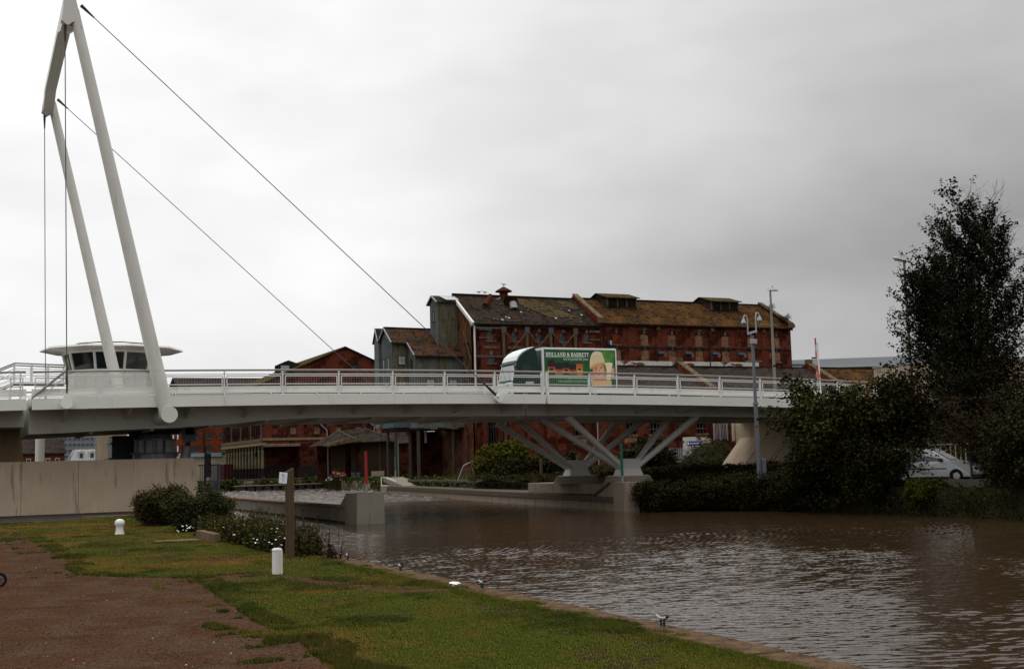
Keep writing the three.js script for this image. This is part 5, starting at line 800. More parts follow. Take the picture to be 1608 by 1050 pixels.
// ---------------------------------------------------------------- vehicles
function posterTexture() {
  const W = 1024, H = 512, c = document.createElement('canvas'); c.width = W; c.height = H; const g = c.getContext('2d'); srand(71);
  g.fillStyle = '#04421c'; g.fillRect(0, 0, W, H);
  for (let i = 0; i < 60; i++) { g.fillStyle = `rgba(${20 + rnd() * 30},${80 + rnd() * 50},${20 + rnd() * 20},0.10)`; g.beginPath(); g.ellipse(rnd() * 620, rnd() * H, 40 + rnd() * 120, 20 + rnd() * 50, 0, 0, 7); g.fill(); }
  g.fillStyle = '#e4e4dc'; g.font = 'bold 78px serif'; g.save(); g.translate(22, 92); g.scale(0.70, 1); g.fillText('HOLLAND & BARRETT', 0, 0); g.restore(); g.fillRect(22, 100, 560, 4);
  g.font = 'italic 40px serif'; g.fillText("we're good for you", 268, 142);
  const jar = (x, y, w, h) => { g.fillStyle = '#0b0a0b'; g.fillRect(x, y, w, h * 0.47); g.fillRect(x + w * 0.06, y - h * 0.06, w * 0.88, h * 0.1); const gr = g.createLinearGradient(0, y + h * 0.4, 0, y + h); g.fillStyle = '#b0401c'; g.fillRect(x, y + h * 0.46, w, h * 0.16); g.fillStyle = '#a8781c'; g.fillRect(x, y + h * 0.62, w, h * 0.34); g.fillStyle = '#2a1608'; g.fillRect(x, y + h * 0.93, w, h * 0.07); g.fillStyle = '#161210'; g.beginPath(); g.ellipse(x + w / 2, y + h * 0.64, w * 0.3, h * 0.1, 0, 0, 7); g.fill(); g.fillStyle = '#5a3010'; g.fillRect(x + w * 0.1, y + h * 0.86, w * 0.8, h * 0.04); };
  jar(48, 150, 104, 190); jar(262, 182, 92, 160); jar(150, 190, 108, 178); jar(352, 208, 98, 150); g.fillStyle = '#b8531c'; g.fillRect(452, 196, 96, 160); g.fillStyle = '#cf9a3a'; g.fillRect(462, 250, 76, 90); g.fillStyle = '#3a2010'; g.beginPath(); g.ellipse(500, 270, 30, 16, 0, 0, 7); g.fill();
  // soft green garden and a smiling woman in a pale knitted hat
  for (let i = 0; i < 90; i++) { g.fillStyle = `rgba(${60 + rnd() * 70},${110 + rnd() * 70},${30 + rnd() * 30},0.16)`; g.beginPath(); g.ellipse(820 + rnd() * 200, rnd() * 300, 20 + rnd() * 46, 20 + rnd() * 46, 0, 0, 7); g.fill(); }
  g.fillStyle = '#c9a06a'; g.fillRect(940, 250, 70, 120);
  g.fillStyle = '#b87a45'; g.beginPath(); g.moveTo(660, 300); g.quadraticCurveTo(640, 420, 690, 512); g.lineTo(960, 512); g.quadraticCurveTo(930, 380, 900, 300); g.fill();
  g.fillStyle = '#c98a66'; g.beginPath(); g.ellipse(775, 282, 88, 112, -0.12, 0, 7); g.fill();
  g.fillStyle = '#d79f7d'; g.beginPath(); g.ellipse(800, 290, 50, 74, -0.1, 0, 7); g.fill();
  g.fillStyle = '#3a2018'; for (const [x, y] of [[742, 258], [812, 250]]) { g.beginPath(); g.ellipse(x, y, 15, 6, -0.1, 0, 7); g.fill(); g.fillRect(x - 20, y - 20, 40, 5); }
  g.strokeStyle = '#8f5238'; g.lineWidth = 5; g.beginPath(); g.moveTo(782, 262); g.quadraticCurveTo(796, 296, 778, 302); g.stroke();
  g.fillStyle = '#8b2f2a'; g.beginPath(); g.moveTo(738, 326); g.quadraticCurveTo(785, 318, 832, 314); g.quadraticCurveTo(794, 362, 738, 326); g.fill(); g.fillStyle = '#eee8dc'; g.beginPath(); g.moveTo(748, 327); g.quadraticCurveTo(786, 322, 822, 318); g.quadraticCurveTo(788, 340, 748, 327); g.fill();
  g.fillStyle = '#dcc7a4'; g.beginPath(); g.moveTo(650, 250); g.quadraticCurveTo(640, 90, 700, 30); g.quadraticCurveTo(760, -12, 826, 34); g.quadraticCurveTo(862, 100, 874, 190); g.quadraticCurveTo(760, 150, 650, 250); g.fill();
  g.strokeStyle = '#b39a74'; g.lineWidth = 4; for (let k = 0; k < 6; k++) { g.beginPath(); for (let i = 0; i <= 12; i++) { const x = 664 + k * 3 + i * 16, y = 66 + k * 24 + (i % 2) * 14; i ? g.lineTo(x, y) : g.moveTo(x, y); } g.stroke(); }
  g.strokeStyle = '#c79d55'; g.lineWidth = 26; g.beginPath(); g.moveTo(652, 262); g.quadraticCurveTo(740, 170, 880, 186); g.stroke();
  g.fillStyle = '#e2cdb4'; g.beginPath(); g.moveTo(870, 180); g.quadraticCurveTo(960, 150, 985, 190); g.quadraticCurveTo(950, 300, 950, 420); g.lineTo(888, 420); g.quadraticCurveTo(900, 260, 870, 180); g.fill();
  g.fillStyle = '#d2b183'; g.fillRect(690, 430, 270, 82); g.fillStyle = '#04421c'; g.fillRect(1006, 0, 18, H);
  g.fillStyle = '#b9c9b4'; g.font = 'italic 40px serif'; g.fillText('"the mother of all honeys"', 175, 452); g.font = '26px serif'; g.fillText('www.', 330, 404);
  const t = new THREE.CanvasTexture(c); t.colorSpace = THREE.SRGBColorSpace; return t;
}
{
  const t = thing('lorry', 'dark green delivery lorry with printed health-food sides and white front crossing the bridge', 'lorry', [37, 6.36, 74.2]), n0 = 73, n1 = 75.4;
  const dkGreen = M({ color: lin(0.006, 0.026, 0.02), roughness: 0.45, specularIntensity: 0.5 }), white = M({ color: lin(0.62, 0.66, 0.65), roughness: 0.35 });
  part(t, 'box_body', rbox(35.72, 41.36, 7.15, 9.72, n0 + 0.03, n1, 0.03), M({ color: lin(0.012, 0.07, 0.03), roughness: 0.4 }));
  part(t, 'box_edge', [rbox(35.66, 41.4, 9.68, 9.82, n0, n1 + 0.03, 0.04), rbox(35.64, 35.78, 7.12, 9.7, n0, n0 + 0.2, 0.03), box(41.3, 41.4, 7.12, 9.7, n0, n0 + 0.1)], mats.whiteRail);
  part(t, 'printed_side', new THREE.PlaneGeometry(5.52, 2.5).translate(38.54, 8.42, -n0 - 0.015), M({ map: posterTexture(), roughness: 0.45 }), { keepUV: true });
  const prof = [[33.5, 6.75], [33.46, 7.5], [33.6, 8.25], [33.78, 8.86], [33.95, 9.16], [34.2, 9.4], [34.6, 9.62], [35.02, 9.78], [35.18, 9.5], [35.28, 8.7], [35.3, 6.75]];
  part(t, 'cab', new THREE.ExtrudeGeometry(poly2(prof), { depth: n1 - n0 - 0.12, bevelEnabled: true, bevelSize: 0.05, bevelThickness: 0.06, bevelSegments: 3 }).translate(0, 0, -n1 + 0.06), dkGreen);
  part(t, 'front_panel', [rbox(33.3, 33.5, 6.6, 7.45, n0 + 0.05, n1 - 0.05, 0.05), prism([V(33.4, 7.4, n0 + 0.08), V(33.4, 7.4, n1 - 0.08), V(33.44, 7.62, n1 - 0.08), V(33.44, 7.62, n0 + 0.08)], new THREE.Vector3(0.1, 0, 0))], white);
  part(t, 'windscreen', loft([[V(33.40, 7.62, n0 + 0.08), V(33.40, 7.62, n1 - 0.08), V(33.5, 7.62, n1 - 0.08), V(33.5, 7.62, n0 + 0.08)], [V(33.66, 8.72, n0 + 0.1), V(33.66, 8.72, n1 - 0.1), V(33.75, 8.72, n1 - 0.1), V(33.75, 8.72, n0 + 0.1)]]), M({ color: lin(0.11, 0.135, 0.135), roughness: 0.08, clearcoat: 1 }));  // glass colour raised to a pale tone, standing in for reflected sky
  part(t, 'sun_visor', prism([V(33.55, 8.7, n0), V(33.55, 8.7, n1), V(33.85, 8.9, n1), V(33.85, 8.9, n0)], new THREE.Vector3(0, 0.06, 0)), mats.black);
  part(t, 'roof_deflector', loft([[33.66, 8.93], [33.82, 9.24], [34.1, 9.5], [34.5, 9.72], [35.0, 9.87]].map(([x, y]) => [V(x, y, n0 + 0.16), V(x + 0.02, y, n0 + 0.05), V(x + 0.1, y - 0.14, n0 + 0.05), V(x + 0.1, y - 0.14, n1 - 0.05), V(x + 0.02, y, n1 - 0.05), V(x, y, n1 - 0.16)])), white); part(t, 'deflector_stay', [bar(V(35.3, 9.65, n0 + 0.3), V(35.65, 9.7, n0 + 0.3), 0.1, 0.1)], white);
  part(t, 'side_window', wallS([[33.95, 7.9], [34.9, 7.9], [34.9, 8.6], [34.15, 8.6]], [], n0 - 0.012, 0.02), mats.glass); part(t, 'mirror', rbox(33.45, 33.62, 8.1, 8.6, n0 - 0.35, n0 - 0.08, 0.04), mats.black); part(t, 'mirror_arm', bar(V(33.7, 8.45, n0), V(33.55, 8.4, n0 - 0.15), 0.04, 0.04), mats.black);
  part(t, 'wiper', [bar(V(33.42, 7.7, n0 + 0.5), V(33.56, 8.3, n0 + 1.1), 0.02, 0.03), bar(V(33.42, 7.7, n0 + 1.3), V(33.56, 8.3, n0 + 1.9), 0.02, 0.03)], mats.black);
  part(t, 'screen_pillar', [bar(V(33.42, 7.55, n0 + 0.1), V(33.72, 8.8, n0 + 0.12), 0.12, 0.12), bar(V(33.42, 7.55, n1 - 0.1), V(33.72, 8.8, n1 - 0.12), 0.12, 0.12)], white); part(t, 'grille', box(33.27, 33.32, 6.98, 7.3, n0 + 0.5, n1 - 0.5), mats.darkMetal);
  part(t, 'door_seam', [box(33.88, 33.9, 6.95, 8.65, n0 - 0.004, n0 + 0.01), box(35.0, 35.02, 6.95, 8.65, n0 - 0.004, n0 + 0.01)], mats.black); part(t, 'step', box(33.7, 34.9, 6.72, 6.86, n0 - 0.02, n0 + 0.1), mats.black); part(t, 'side_lettering', Array.from({ length: 5 }, (_, i) => box(34.35 + i * 0.12, 34.43 + i * 0.12, 7.35, 7.5, n0 - 0.01, n0)), mats.whitePost);
  part(t, 'air_hose', [tube([V(35.35, 8.2, 74.0), V(35.5, 7.9, 74.0), V(35.7, 8.2, 74.0)], 0.03, 6, 10)], mats.black);
  part(t, 'headlight', rbox(33.26, 33.36, 6.75, 6.95, n0 + 0.15, n0 + 0.55, 0.03), mats.paleSpeckled); part(t, 'chassis', box(34, 41.2, 6.7, 7.14, n0 + 0.3, n1 - 0.3), mats.black);
  for (const a of [34.3, 39.6]) for (const n of [n0 + 0.16, n1 - 0.16]) { const w = part(t, 'wheel', rod(V(a, 6.84, n - 0.14), V(a, 6.84, n + 0.14), 0.46, 0.46, 24), mats.rubber); part(w, 'rim', rod(V(a, 6.84, n - 0.15), V(a, 6.84, n + 0.15), 0.26, 0.26, 16), mats.galv); }
}
function makeCar(label, col, [a, y, n], turn) {
  const t = thing('parked_car', label, 'car', [0, 0, 0]);
  const taper = (Y) => 1 - 0.20 * smooth(0.92, 1.72, Y), P = [[-2.28, 0.42], [-2.3, 0.8], [-2.22, 1.05], [-2.05, 1.62], [-1.75, 1.74], [-0.6, 1.77], [0.15, 1.7], [1.15, 1.08], [1.9, 0.92], [2.22, 0.76], [2.3, 0.52], [2.24, 0.26]];
  const arch = (x) => { const r = []; for (let i = 0; i <= 8; i++) { const q = Math.PI * i / 8; r.push([x + 0.38 * Math.cos(q), 0.28 + 0.40 * Math.sin(q)]); } return r; };
  const g0 = new THREE.ExtrudeGeometry(poly2([...P, ...arch(1.42), ...arch(-1.35), [-2.24, 0.26]]), { depth: 1.66, steps: 6, bevelEnabled: true, bevelSize: 0.05, bevelThickness: 0.06, bevelSegments: 3 }).translate(0, 0, -0.83);
  const p = g0.attributes.position; for (let i = 0; i < p.count; i++) p.setZ(i, p.getZ(i) * taper(p.getY(i))); g0.computeVertexNormals();
  part(t, 'body', g0, col);
  const side = (pts, s, off = 0.006) => { const z = (Y) => s * (0.89 * taper(Y) + off); const v = pts.map(([x, Y]) => new THREE.Vector3(x, Y, z(Y))); return prism(v, new THREE.Vector3(0, 0, -s * 0.02)); };
  for (const s of [1, -1]) { for (const w of [[[-2.0, 1.14], [-1.4, 1.12], [-1.4, 1.62], [-1.9, 1.58]], [[-1.32, 1.12], [-0.32, 1.1], [-0.32, 1.65], [-1.32, 1.63]], [[-0.24, 1.1], [0.82, 1.07], [0.1, 1.62], [-0.24, 1.65]]]) part(t, 'side_window', side(w, s), mats.oldGlass); part(t, 'side_trim', side([[-1.9, 0.66], [0.95, 0.66], [0.95, 0.72], [-1.9, 0.72]], s, 0.02), mats.black); part(t, 'door_handle', [side([[-0.2, 0.96], [0.02, 0.96], [0.02, 1.0], [-0.2, 1.0]], s, 0.02), side([[-1.3, 0.97], [-1.08, 0.97], [-1.08, 1.01], [-1.3, 1.01]], s, 0.02)], mats.darkMetal); part(t, 'mirror', rbox(0.58, 0.76, 1.06, 1.24, s > 0 ? -1.08 : 0.88, s > 0 ? -0.88 : 1.08, 0.04), mats.black); }
  const q = (x, Y, f) => new THREE.Vector3(x, Y, f * 0.86 * taper(Y));
  part(t, 'windscreen', prism([q(0.22, 1.69, 0.9), q(0.22, 1.69, -0.9), q(1.1, 1.15, -0.95), q(1.1, 1.15, 0.95)], new THREE.Vector3(0.02, 0.03, 0)), mats.glass);
  part(t, 'rear_window', prism([q(-2.06, 1.6, 0.85), q(-2.06, 1.6, -0.85), q(-2.2, 1.15, -0.9), q(-2.2, 1.15, 0.9)], new THREE.Vector3(-0.03, 0, 0)), mats.glass);
  for (const s of [1, -1]) { part(t, 'headlight', prism([new THREE.Vector3(1.98, 0.9, s * 0.84), new THREE.Vector3(2.27, 0.74, s * 0.62), new THREE.Vector3(2.3, 0.64, s * 0.62), new THREE.Vector3(2.08, 0.68, s * 0.88)], new THREE.Vector3(0.03, 0.012, s * 0.02)), mats.paleSpeckled); }
  part(t, 'grille', box(2.26, 2.36, 0.62, 0.76, -0.5, 0.5), mats.black); part(t, 'bumper', rbox(2.0, 2.4, 0.3, 0.58, -0.86, 0.86, 0.08), col); part(t, 'number_plate', box(2.39, 2.42, 0.42, 0.53, -0.26, 0.26), mats.whitePost);
  for (const x of [1.42, -1.35]) for (const s of [1, -1]) { const w = part(t, 'wheel', new THREE.TorusGeometry(0.24, 0.085, 12, 28).translate(x, 0.31, s * 0.76), mats.rubber); part(w, 'rim', [rod(new THREE.Vector3(x, 0.31, s * 0.70), new THREE.Vector3(x, 0.31, s * 0.8), 0.2, 0.2, 20), ...[0, 1, 2, 3, 4].map((k) => bar(new THREE.Vector3(x, 0.31, s * 0.82), new THREE.Vector3(x + 0.19 * Math.cos(k * 1.257), 0.31 + 0.19 * Math.sin(k * 1.257), s * 0.82), 0.03, 0.06))], mats.steel); }
  t.position.set(a, y, -n); t.rotation.y = turn; OFF.set(t, t.position.clone()); return t;
}
const silver = M({ color: lin(0.36, 0.37, 0.38), metalness: 0.55, roughness: 0.35, clearcoat: 0.6, clearcoatRoughness: 0.1 });
makeCar('silver people carrier parked behind the shrubs of the right bank', silver, [47.3, 0.5, 49.6], -59.6 * D2);
makeCar('white car half hidden by shrubs at the right edge', M({ color: lin(0.6, 0.6, 0.6), roughness: 0.35, clearcoat: 0.6 }), [52.3, 0.62, 44.6], -20 * D2);
struct('car_park', sheet([[46.6, 38], [66, 38], [66, 60], [47.4, 60]], 0.62), mats.road);
struct('bank_kerb', [box(46.3, 46.6, 0, 0.66, 38, 54)], mats.darkCoping);

// ---------------------------------------------------------------- posts, lamps, small things
{
  const t = thing('cctv_mast', 'grey camera mast with two dome cameras in front of the bridge', 'camera mast', [45.72, 0.3, 63]), A = 45.72, N = 63;
  part(t, 'lower_pole', rod(V(A + 0.02, 0.2, N), V(A, 5.4, N), 0.14, 0.13, 16), mats.blueGrey); part(t, 'collar', rod(V(A, 5.35, N), V(A, 5.5, N), 0.19, 0.17, 16), mats.blueGrey); part(t, 'upper_pole', rod(V(A, 5.5, N), V(A, 9.75, N), 0.105, 0.095, 16), mats.blueGrey);
  part(t, 'cabinet', rbox(A + 0.2, A + 0.5, 0.4, 1.9, N - 0.15, N + 0.15, 0.02), mats.blueGrey);
  part(t, 'step_bar', bar(V(A - 0.55, 8.12, N), V(A + 0.65, 8.12, N), 0.07, 0.07), mats.blueGrey); part(t, 'control_box', rbox(A - 0.28, A + 0.22, 9.2, 9.5, N - 0.2, N - 0.1, 0.03), mats.mastGrey);
  part(t, 'cross_arm', bar(V(A - 0.35, 9.85, N), V(A + 0.35, 10.05, N), 0.12, 0.12), mats.mastGrey);
  for (const [s, y] of [[-1, 11.0], [1, 11.2]]) { part(t, 'swan_neck', tube([V(A + s * 0.33, 9.9, N), V(A + s * 0.33, y - 0.25, N), V(A + s * 0.40, y, N), V(A + s * 0.56, y, N), V(A + s * 0.62, y - 0.25, N)], 0.045, 10, 28), mats.mastGrey); const c = part(t, 'dome_camera', [rod(V(A + s * 0.62, y - 0.45, N), V(A + s * 0.62, y - 0.18, N), 0.17, 0.07, 18)], mats.mastGrey); part(c, 'dome', new THREE.SphereGeometry(0.15, 18, 12).translate(A + s * 0.62, y - 0.47, -N), mats.paleGlass); }
}
function lamp(label, a, n, y0, y1, dir) {
  const t = thing('street_lamp', label, 'street lamp', [a, y0, n]), m = mats.lampCol ??= M({ color: lin(0.16, 0.165, 0.125), roughness: 0.5 });
  part(t, 'column', rod(V(a, y0, n), V(a, y1 - 0.1, n), 0.12, 0.07, 14), m); part(t, 'base', rod(V(a, y0, n), V(a, y0 + 1.2, n), 0.15, 0.14, 14), m);
  part(t, 'head', loft([[V(a - dir * 0.2, y1 - 0.16, n - 0.12), V(a - dir * 0.2, y1 - 0.16, n + 0.12), V(a - dir * 0.2, y1 - 0.02, n + 0.1), V(a - dir * 0.2, y1 - 0.02, n - 0.1)], [V(a + dir * 0.35, y1 - 0.12, n - 0.17), V(a + dir * 0.35, y1 - 0.12, n + 0.17), V(a + dir * 0.35, y1 + 0.1, n + 0.12), V(a + dir * 0.35, y1 + 0.1, n - 0.12)], [V(a + dir * 0.8, y1 - 0.03, n - 0.1), V(a + dir * 0.8, y1 - 0.03, n + 0.1), V(a + dir * 0.8, y1 + 0.04, n + 0.06), V(a + dir * 0.8, y1 + 0.04, n - 0.06)]]), mats.whitePost);
  part(t, 'lens', box(Math.min(a + dir * 0.1, a + dir * 0.65), Math.max(a + dir * 0.1, a + dir * 0.65), y1 - 0.17, y1 - 0.12, n - 0.1, n + 0.1), mats.paleGlass); part(t, 'photocell', rod(V(a + dir * 0.2, y1 + 0.05, n), V(a + dir * 0.2, y1 + 0.2, n), 0.04), mats.galv);
}
lamp('tall street lamp on the bridge right of the camera mast', 53.3, 71, 5.9, 14.2, 1);
lamp('tall street lamp partly hidden by the big tree', 49.35, 53, 0.6, 13.25, -1);
{
  const t = thing('road_barrier', 'raised red and white road barrier arm beyond the bridge railing', 'barrier', [56.4, 5.5, 70]), A = 56.35, N = 70;
  for (let i = 0; i < 8; i++) part(t, 'arm_stripe', box(A - 0.05, A + 0.03, 6.6 + i * 0.49, 7.09 + i * 0.49, N - 0.04, N + 0.04), i === 3 || i === 7 || i === 5 ? mats.red : mats.mastGrey);
  part(t, 'guide_post', rod(V(A + 0.24, 5.5, N), V(A + 0.16, 10.2, N), 0.05, 0.05, 8), mats.whitePost); part(t, 'pedestal', rbox(A - 0.25, A + 0.3, 5.5, 6.6, N - 0.2, N + 0.2, 0.04), mats.whitePost); part(t, 'warning_disc', rod(V(A - 0.02, 7.75, N - 0.12), V(A - 0.02, 7.75, N - 0.08), 0.2, 0.2, 20), M({ color: lin(0.45, 0.1, 0.06), roughness: 0.5 })); part(t, 'weight', rbox(A - 0.4, A - 0.1, 9.0, 9.12, N - 0.06, N + 0.06, 0.02), mats.darkMetal); part(t, 'stop_lamp', rbox(A - 0.7, A - 0.5, 6.9, 7.4, N - 0.1, N + 0.1, 0.04), mats.whitePost);
}
{ // gate and signal at the wall end
  const t = thing('bar_gate', 'blue-grey steel bar gate at the right end of the concrete wall', 'gate', [12.8, 0, 70]);
  for (let i = 0; i < 9; i++) part(t, 'bar', box(12.78 + i * 0.062, 12.81 + i * 0.062, 0.3, 2.48, 69.98, 70.03), mats.dullBlue); for (let i = 0; i < 4; i++) part(t, 'bar', box(12.3 + i * 0.11, 12.33 + i * 0.11, 0.3, 2.4, 70.1, 70.15), mats.dullBlue);
  part(t, 'rail', [box(12.2, 13.35, 2.4, 2.47, 70.05, 70.1), box(12.2, 13.35, 0.4, 0.47, 70.05, 70.1)], mats.dullBlue); part(t, 'gate_post', box(13.3, 13.4, -0.3, 2.5, 69.98, 70.1), mats.dullBlue);
  const s = thing('navigation_signal', 'black traffic signal on a post before the bar gate', 'signal', [12.5, 0, 69.3]);
  part(s, 'post', rod(V(12.45, -0.2, 69.3), V(12.45, 3.55, 69.3), 0.055, 0.055, 10), mats.black); part(s, 'head', rbox(12.44, 12.74, 1.75, 3.1, 69.1, 69.35, 0.05), mats.black);
  for (let i = 0; i < 3; i++) part(s, 'hood', rod(V(12.59, 2.05 + i * 0.4, 68.95), V(12.59, 2.05 + i * 0.4, 69.12), 0.13, 0.12, 14, true), mats.black);
}
{ // timber post with notice
  const t = thing('timber_post', 'tall slant-topped timber post standing at the grass edge by the weeds', 'post', [7.14, 0, 28.66]), A = 7.14, N = 28.66, top = (x, n) => 2.06 + (x - A + 0.09) * 0.5;
  const R = (y, s) => [V(A - 0.09, y, N - 0.08), V(A + 0.09, y, N - 0.08), V(A + 0.09, y, N + 0.08), V(A - 0.09, y, N + 0.08)];
  const rb = R(-0.1), rt = R(2).map((p) => { p.y = top(p.x); return p; }); part(t, 'post', loft([rb, R(1), rt]), mats.timber);
  const c = document.createElement('canvas'); c.width = 128; c.height = 192; const g = c.getContext('2d'); g.fillStyle = '#c9ccd2'; g.fillRect(0, 0, 128, 192); g.fillStyle = '#23262c'; for (let i = 0; i < 9; i++) g.fillRect(34 + (i % 3) * 6, 34 + i * 15, 48 + (i * 37 % 30) - (i % 2) * 16, i < 2 ? 9 : 4);
  const nt = new THREE.CanvasTexture(c); nt.colorSpace = THREE.SRGBColorSpace;
  const s = thing('notice', 'small white notice sheet fixed at a tilt to the timber post', 'notice', [6.98, 1.9, 28.6]);
  const pg = new THREE.PlaneGeometry(0.19, 0.26).rotateZ(-0.12).rotateX(-0.15).translate(6.96, 1.92, -28.55); part(s, 'sheet', pg, M({ map: nt, roughness: 0.5 }), { keepUV: true }); part(s, 'backing', new THREE.BoxGeometry(0.2, 0.27, 0.008).rotateZ(-0.12).rotateX(-0.15).translate(6.96, 1.915, -28.558), mats.galv); part(s, 'bracket', bar(V(6.96, 1.85, 28.57), V(7.08, 1.86, 28.6), 0.03, 0.03), mats.darkTimber);
}
{
  const t = thing('marker_stump', 'short square white post on the grass left of the timber post', 'post', [5.86, 0, 24.6]); const B = (w, d, y) => [[-w, -d], [w, -d], [w, d], [-w, d]].map(([x, z]) => new THREE.Vector3(5.86 + x * 0.94 + z * 0.34, y, -24.6 + z * 0.94 - x * 0.34));
  part(t, 'shaft', loft([B(0.075, 0.07, -0.05), B(0.075, 0.07, 0.48)]), mats.whitePost); part(t, 'cap', loft([B(0.08, 0.075, 0.48), B(0.08, 0.075, 0.5), B(0.055, 0.05, 0.535)]), mats.whitePost); part(t, 'edge_strip', [B(0.012, 0.073, 0)].map((b) => prism(b.map((p) => p.clone().add(new THREE.Vector3(0.055, 0, 0.03))), new THREE.Vector3(0, 0.47, 0))), mats.whitePost);
  const b = [[0, 0.01], [0.17, 0.0], [0.16, 0.06], [0.128, 0.16], [0.122, 0.28], [0.14, 0.33], [0.165, 0.38], [0.168, 0.45], [0.13, 0.52], [0.07, 0.555], [0, 0.565]].map(([r, y]) => new THREE.Vector2(r, y));
  solo('mooring_bollard', new THREE.LatheGeometry(b, 36).translate(4.97, -0.01, -43.9), mats.whitePost, 'white painted round-headed mooring bollard on the grass near the wall', 'bollard');
}
{ // horn cleats along the quay edge
  const spots = [['nearest horn cleat on the stone quay edge beside the wide ripples', 8.1, 13.35], ['horn cleat on the quay edge next to the scrap of white litter', 8.06, 19.1], ['horn cleat on the quay edge midway to the timber post', 8.06, 23.3], ['farthest horn cleat on the quay edge near the dark dock plant', 8.04, 26.9]];
  for (const [label, a, n] of spots) {
    const t = thing('mooring_cleat', label, 'cleat', [a, 0.02, n], 'dark horn cleats along the near quay edge'); part(t, 'base', rbox(a - 0.05, a + 0.05, 0.015, 0.035, n - 0.09, n + 0.09, 0.008), mats.darkMetal);
    part(t, 'leg', rod(V(a, 0.02, n - 0.035), V(a, 0.125, n - 0.04), 0.016), mats.darkMetal); part(t, 'leg', rod(V(a, 0.02, n + 0.035), V(a, 0.125, n + 0.04), 0.016), mats.darkMetal);
    part(t, 'horn', tube([V(a - 0.03, 0.165, n - 0.17), V(a, 0.135, n - 0.06), V(a, 0.13, n + 0.05), V(a + 0.02, 0.15, n + 0.17)], 0.019, 8, 14), mats.galv);
  }
  srand(91); const cr = new THREE.IcosahedronGeometry(0.1, 2), p = cr.attributes.position; for (let i = 0; i < p.count; i++) { const k = 0.7 + 0.6 * hash(Math.round(p.getX(i) * 300), Math.round(p.getZ(i) * 300), Math.round(p.getY(i) * 300)); p.setXYZ(i, p.getX(i) * 0.8 * k + 7.9, Math.max(0.035, p.getY(i) * 0.35 * k + 0.05), p.getZ(i) * 1.5 * k - 19.95); }
  cr.computeVertexNormals(); solo('litter', cr, M({ color: lin(0.7, 0.7, 0.7), roughness: 0.5 }), 'crumpled white plastic litter on the quay edge', 'litter');
  solo('kerb_block', [rbox(6.78, 7.0, 0, 0.27, 36.4, 39.3, 0.02)], mats.paving, 'low concrete kerb block beside the paving slab in the grass', 'kerb');
}
{ // pushchair at the left edge, mostly outside the frame
  const A = 0.68, N = 25.7, t = thing('pushchair', 'pushchair whose front wheel rolls in at the left edge of the path', 'pushchair', [A - 0.4, 0, N]);
  const wheel = (a, n) => { const w = part(t, 'wheel', new THREE.TorusGeometry(0.118, 0.024, 10, 32).translate(a, 0.142, -n), mats.rubber); part(w, 'rim', [new THREE.TorusGeometry(0.092, 0.008, 8, 28).translate(a, 0.142, -n), rod(V(a, 0.142, n - 0.03), V(a, 0.142, n + 0.03), 0.022), ...[0, 1, 2, 3, 4].map((k) => bar(V(a, 0.142, n), V(a + 0.092 * Math.cos(k * 1.257 + 0.3), 0.142 + 0.092 * Math.sin(k * 1.257 + 0.3), n), 0.01, 0.014))], mats.darkMetal); };
  wheel(A, N); wheel(A - 0.75, N - 0.25); wheel(A - 0.75, N + 0.25);
  part(t, 'frame', [rod(V(A, 0.14, N - 0.04), V(A - 0.25, 0.45, N), 0.014), rod(V(A - 0.2, 0.4, N), V(A - 1.0, 1.02, N - 0.22), 0.014), rod(V(A - 0.2, 0.4, N), V(A - 1.0, 1.02, N + 0.22), 0.014), rod(V(A - 0.75, 0.14, N - 0.25), V(A - 0.6, 0.72, N - 0.12), 0.013), rod(V(A - 0.75, 0.14, N + 0.25), V(A - 0.6, 0.72, N + 0.12), 0.013), rod(V(A - 1.0, 1.02, N - 0.22), V(A - 1.0, 1.02, N + 0.22), 0.016)], mats.darkMetal);
  part(t, 'seat', [prism([V(A - 0.25, 0.45, N - 0.17), V(A - 0.25, 0.45, N + 0.17), V(A - 0.62, 0.42, N + 0.17), V(A - 0.62, 0.42, N - 0.17)], new THREE.Vector3(0, 0.03, 0)), prism([V(A - 0.62, 0.42, N - 0.17), V(A - 0.62, 0.42, N + 0.17), V(A - 0.85, 0.95, N + 0.17), V(A - 0.85, 0.95, N - 0.17)], new THREE.Vector3(0.03, 0.02, 0))], M({ color: lin(0.03, 0.03, 0.04), roughness: 0.9 }));
}
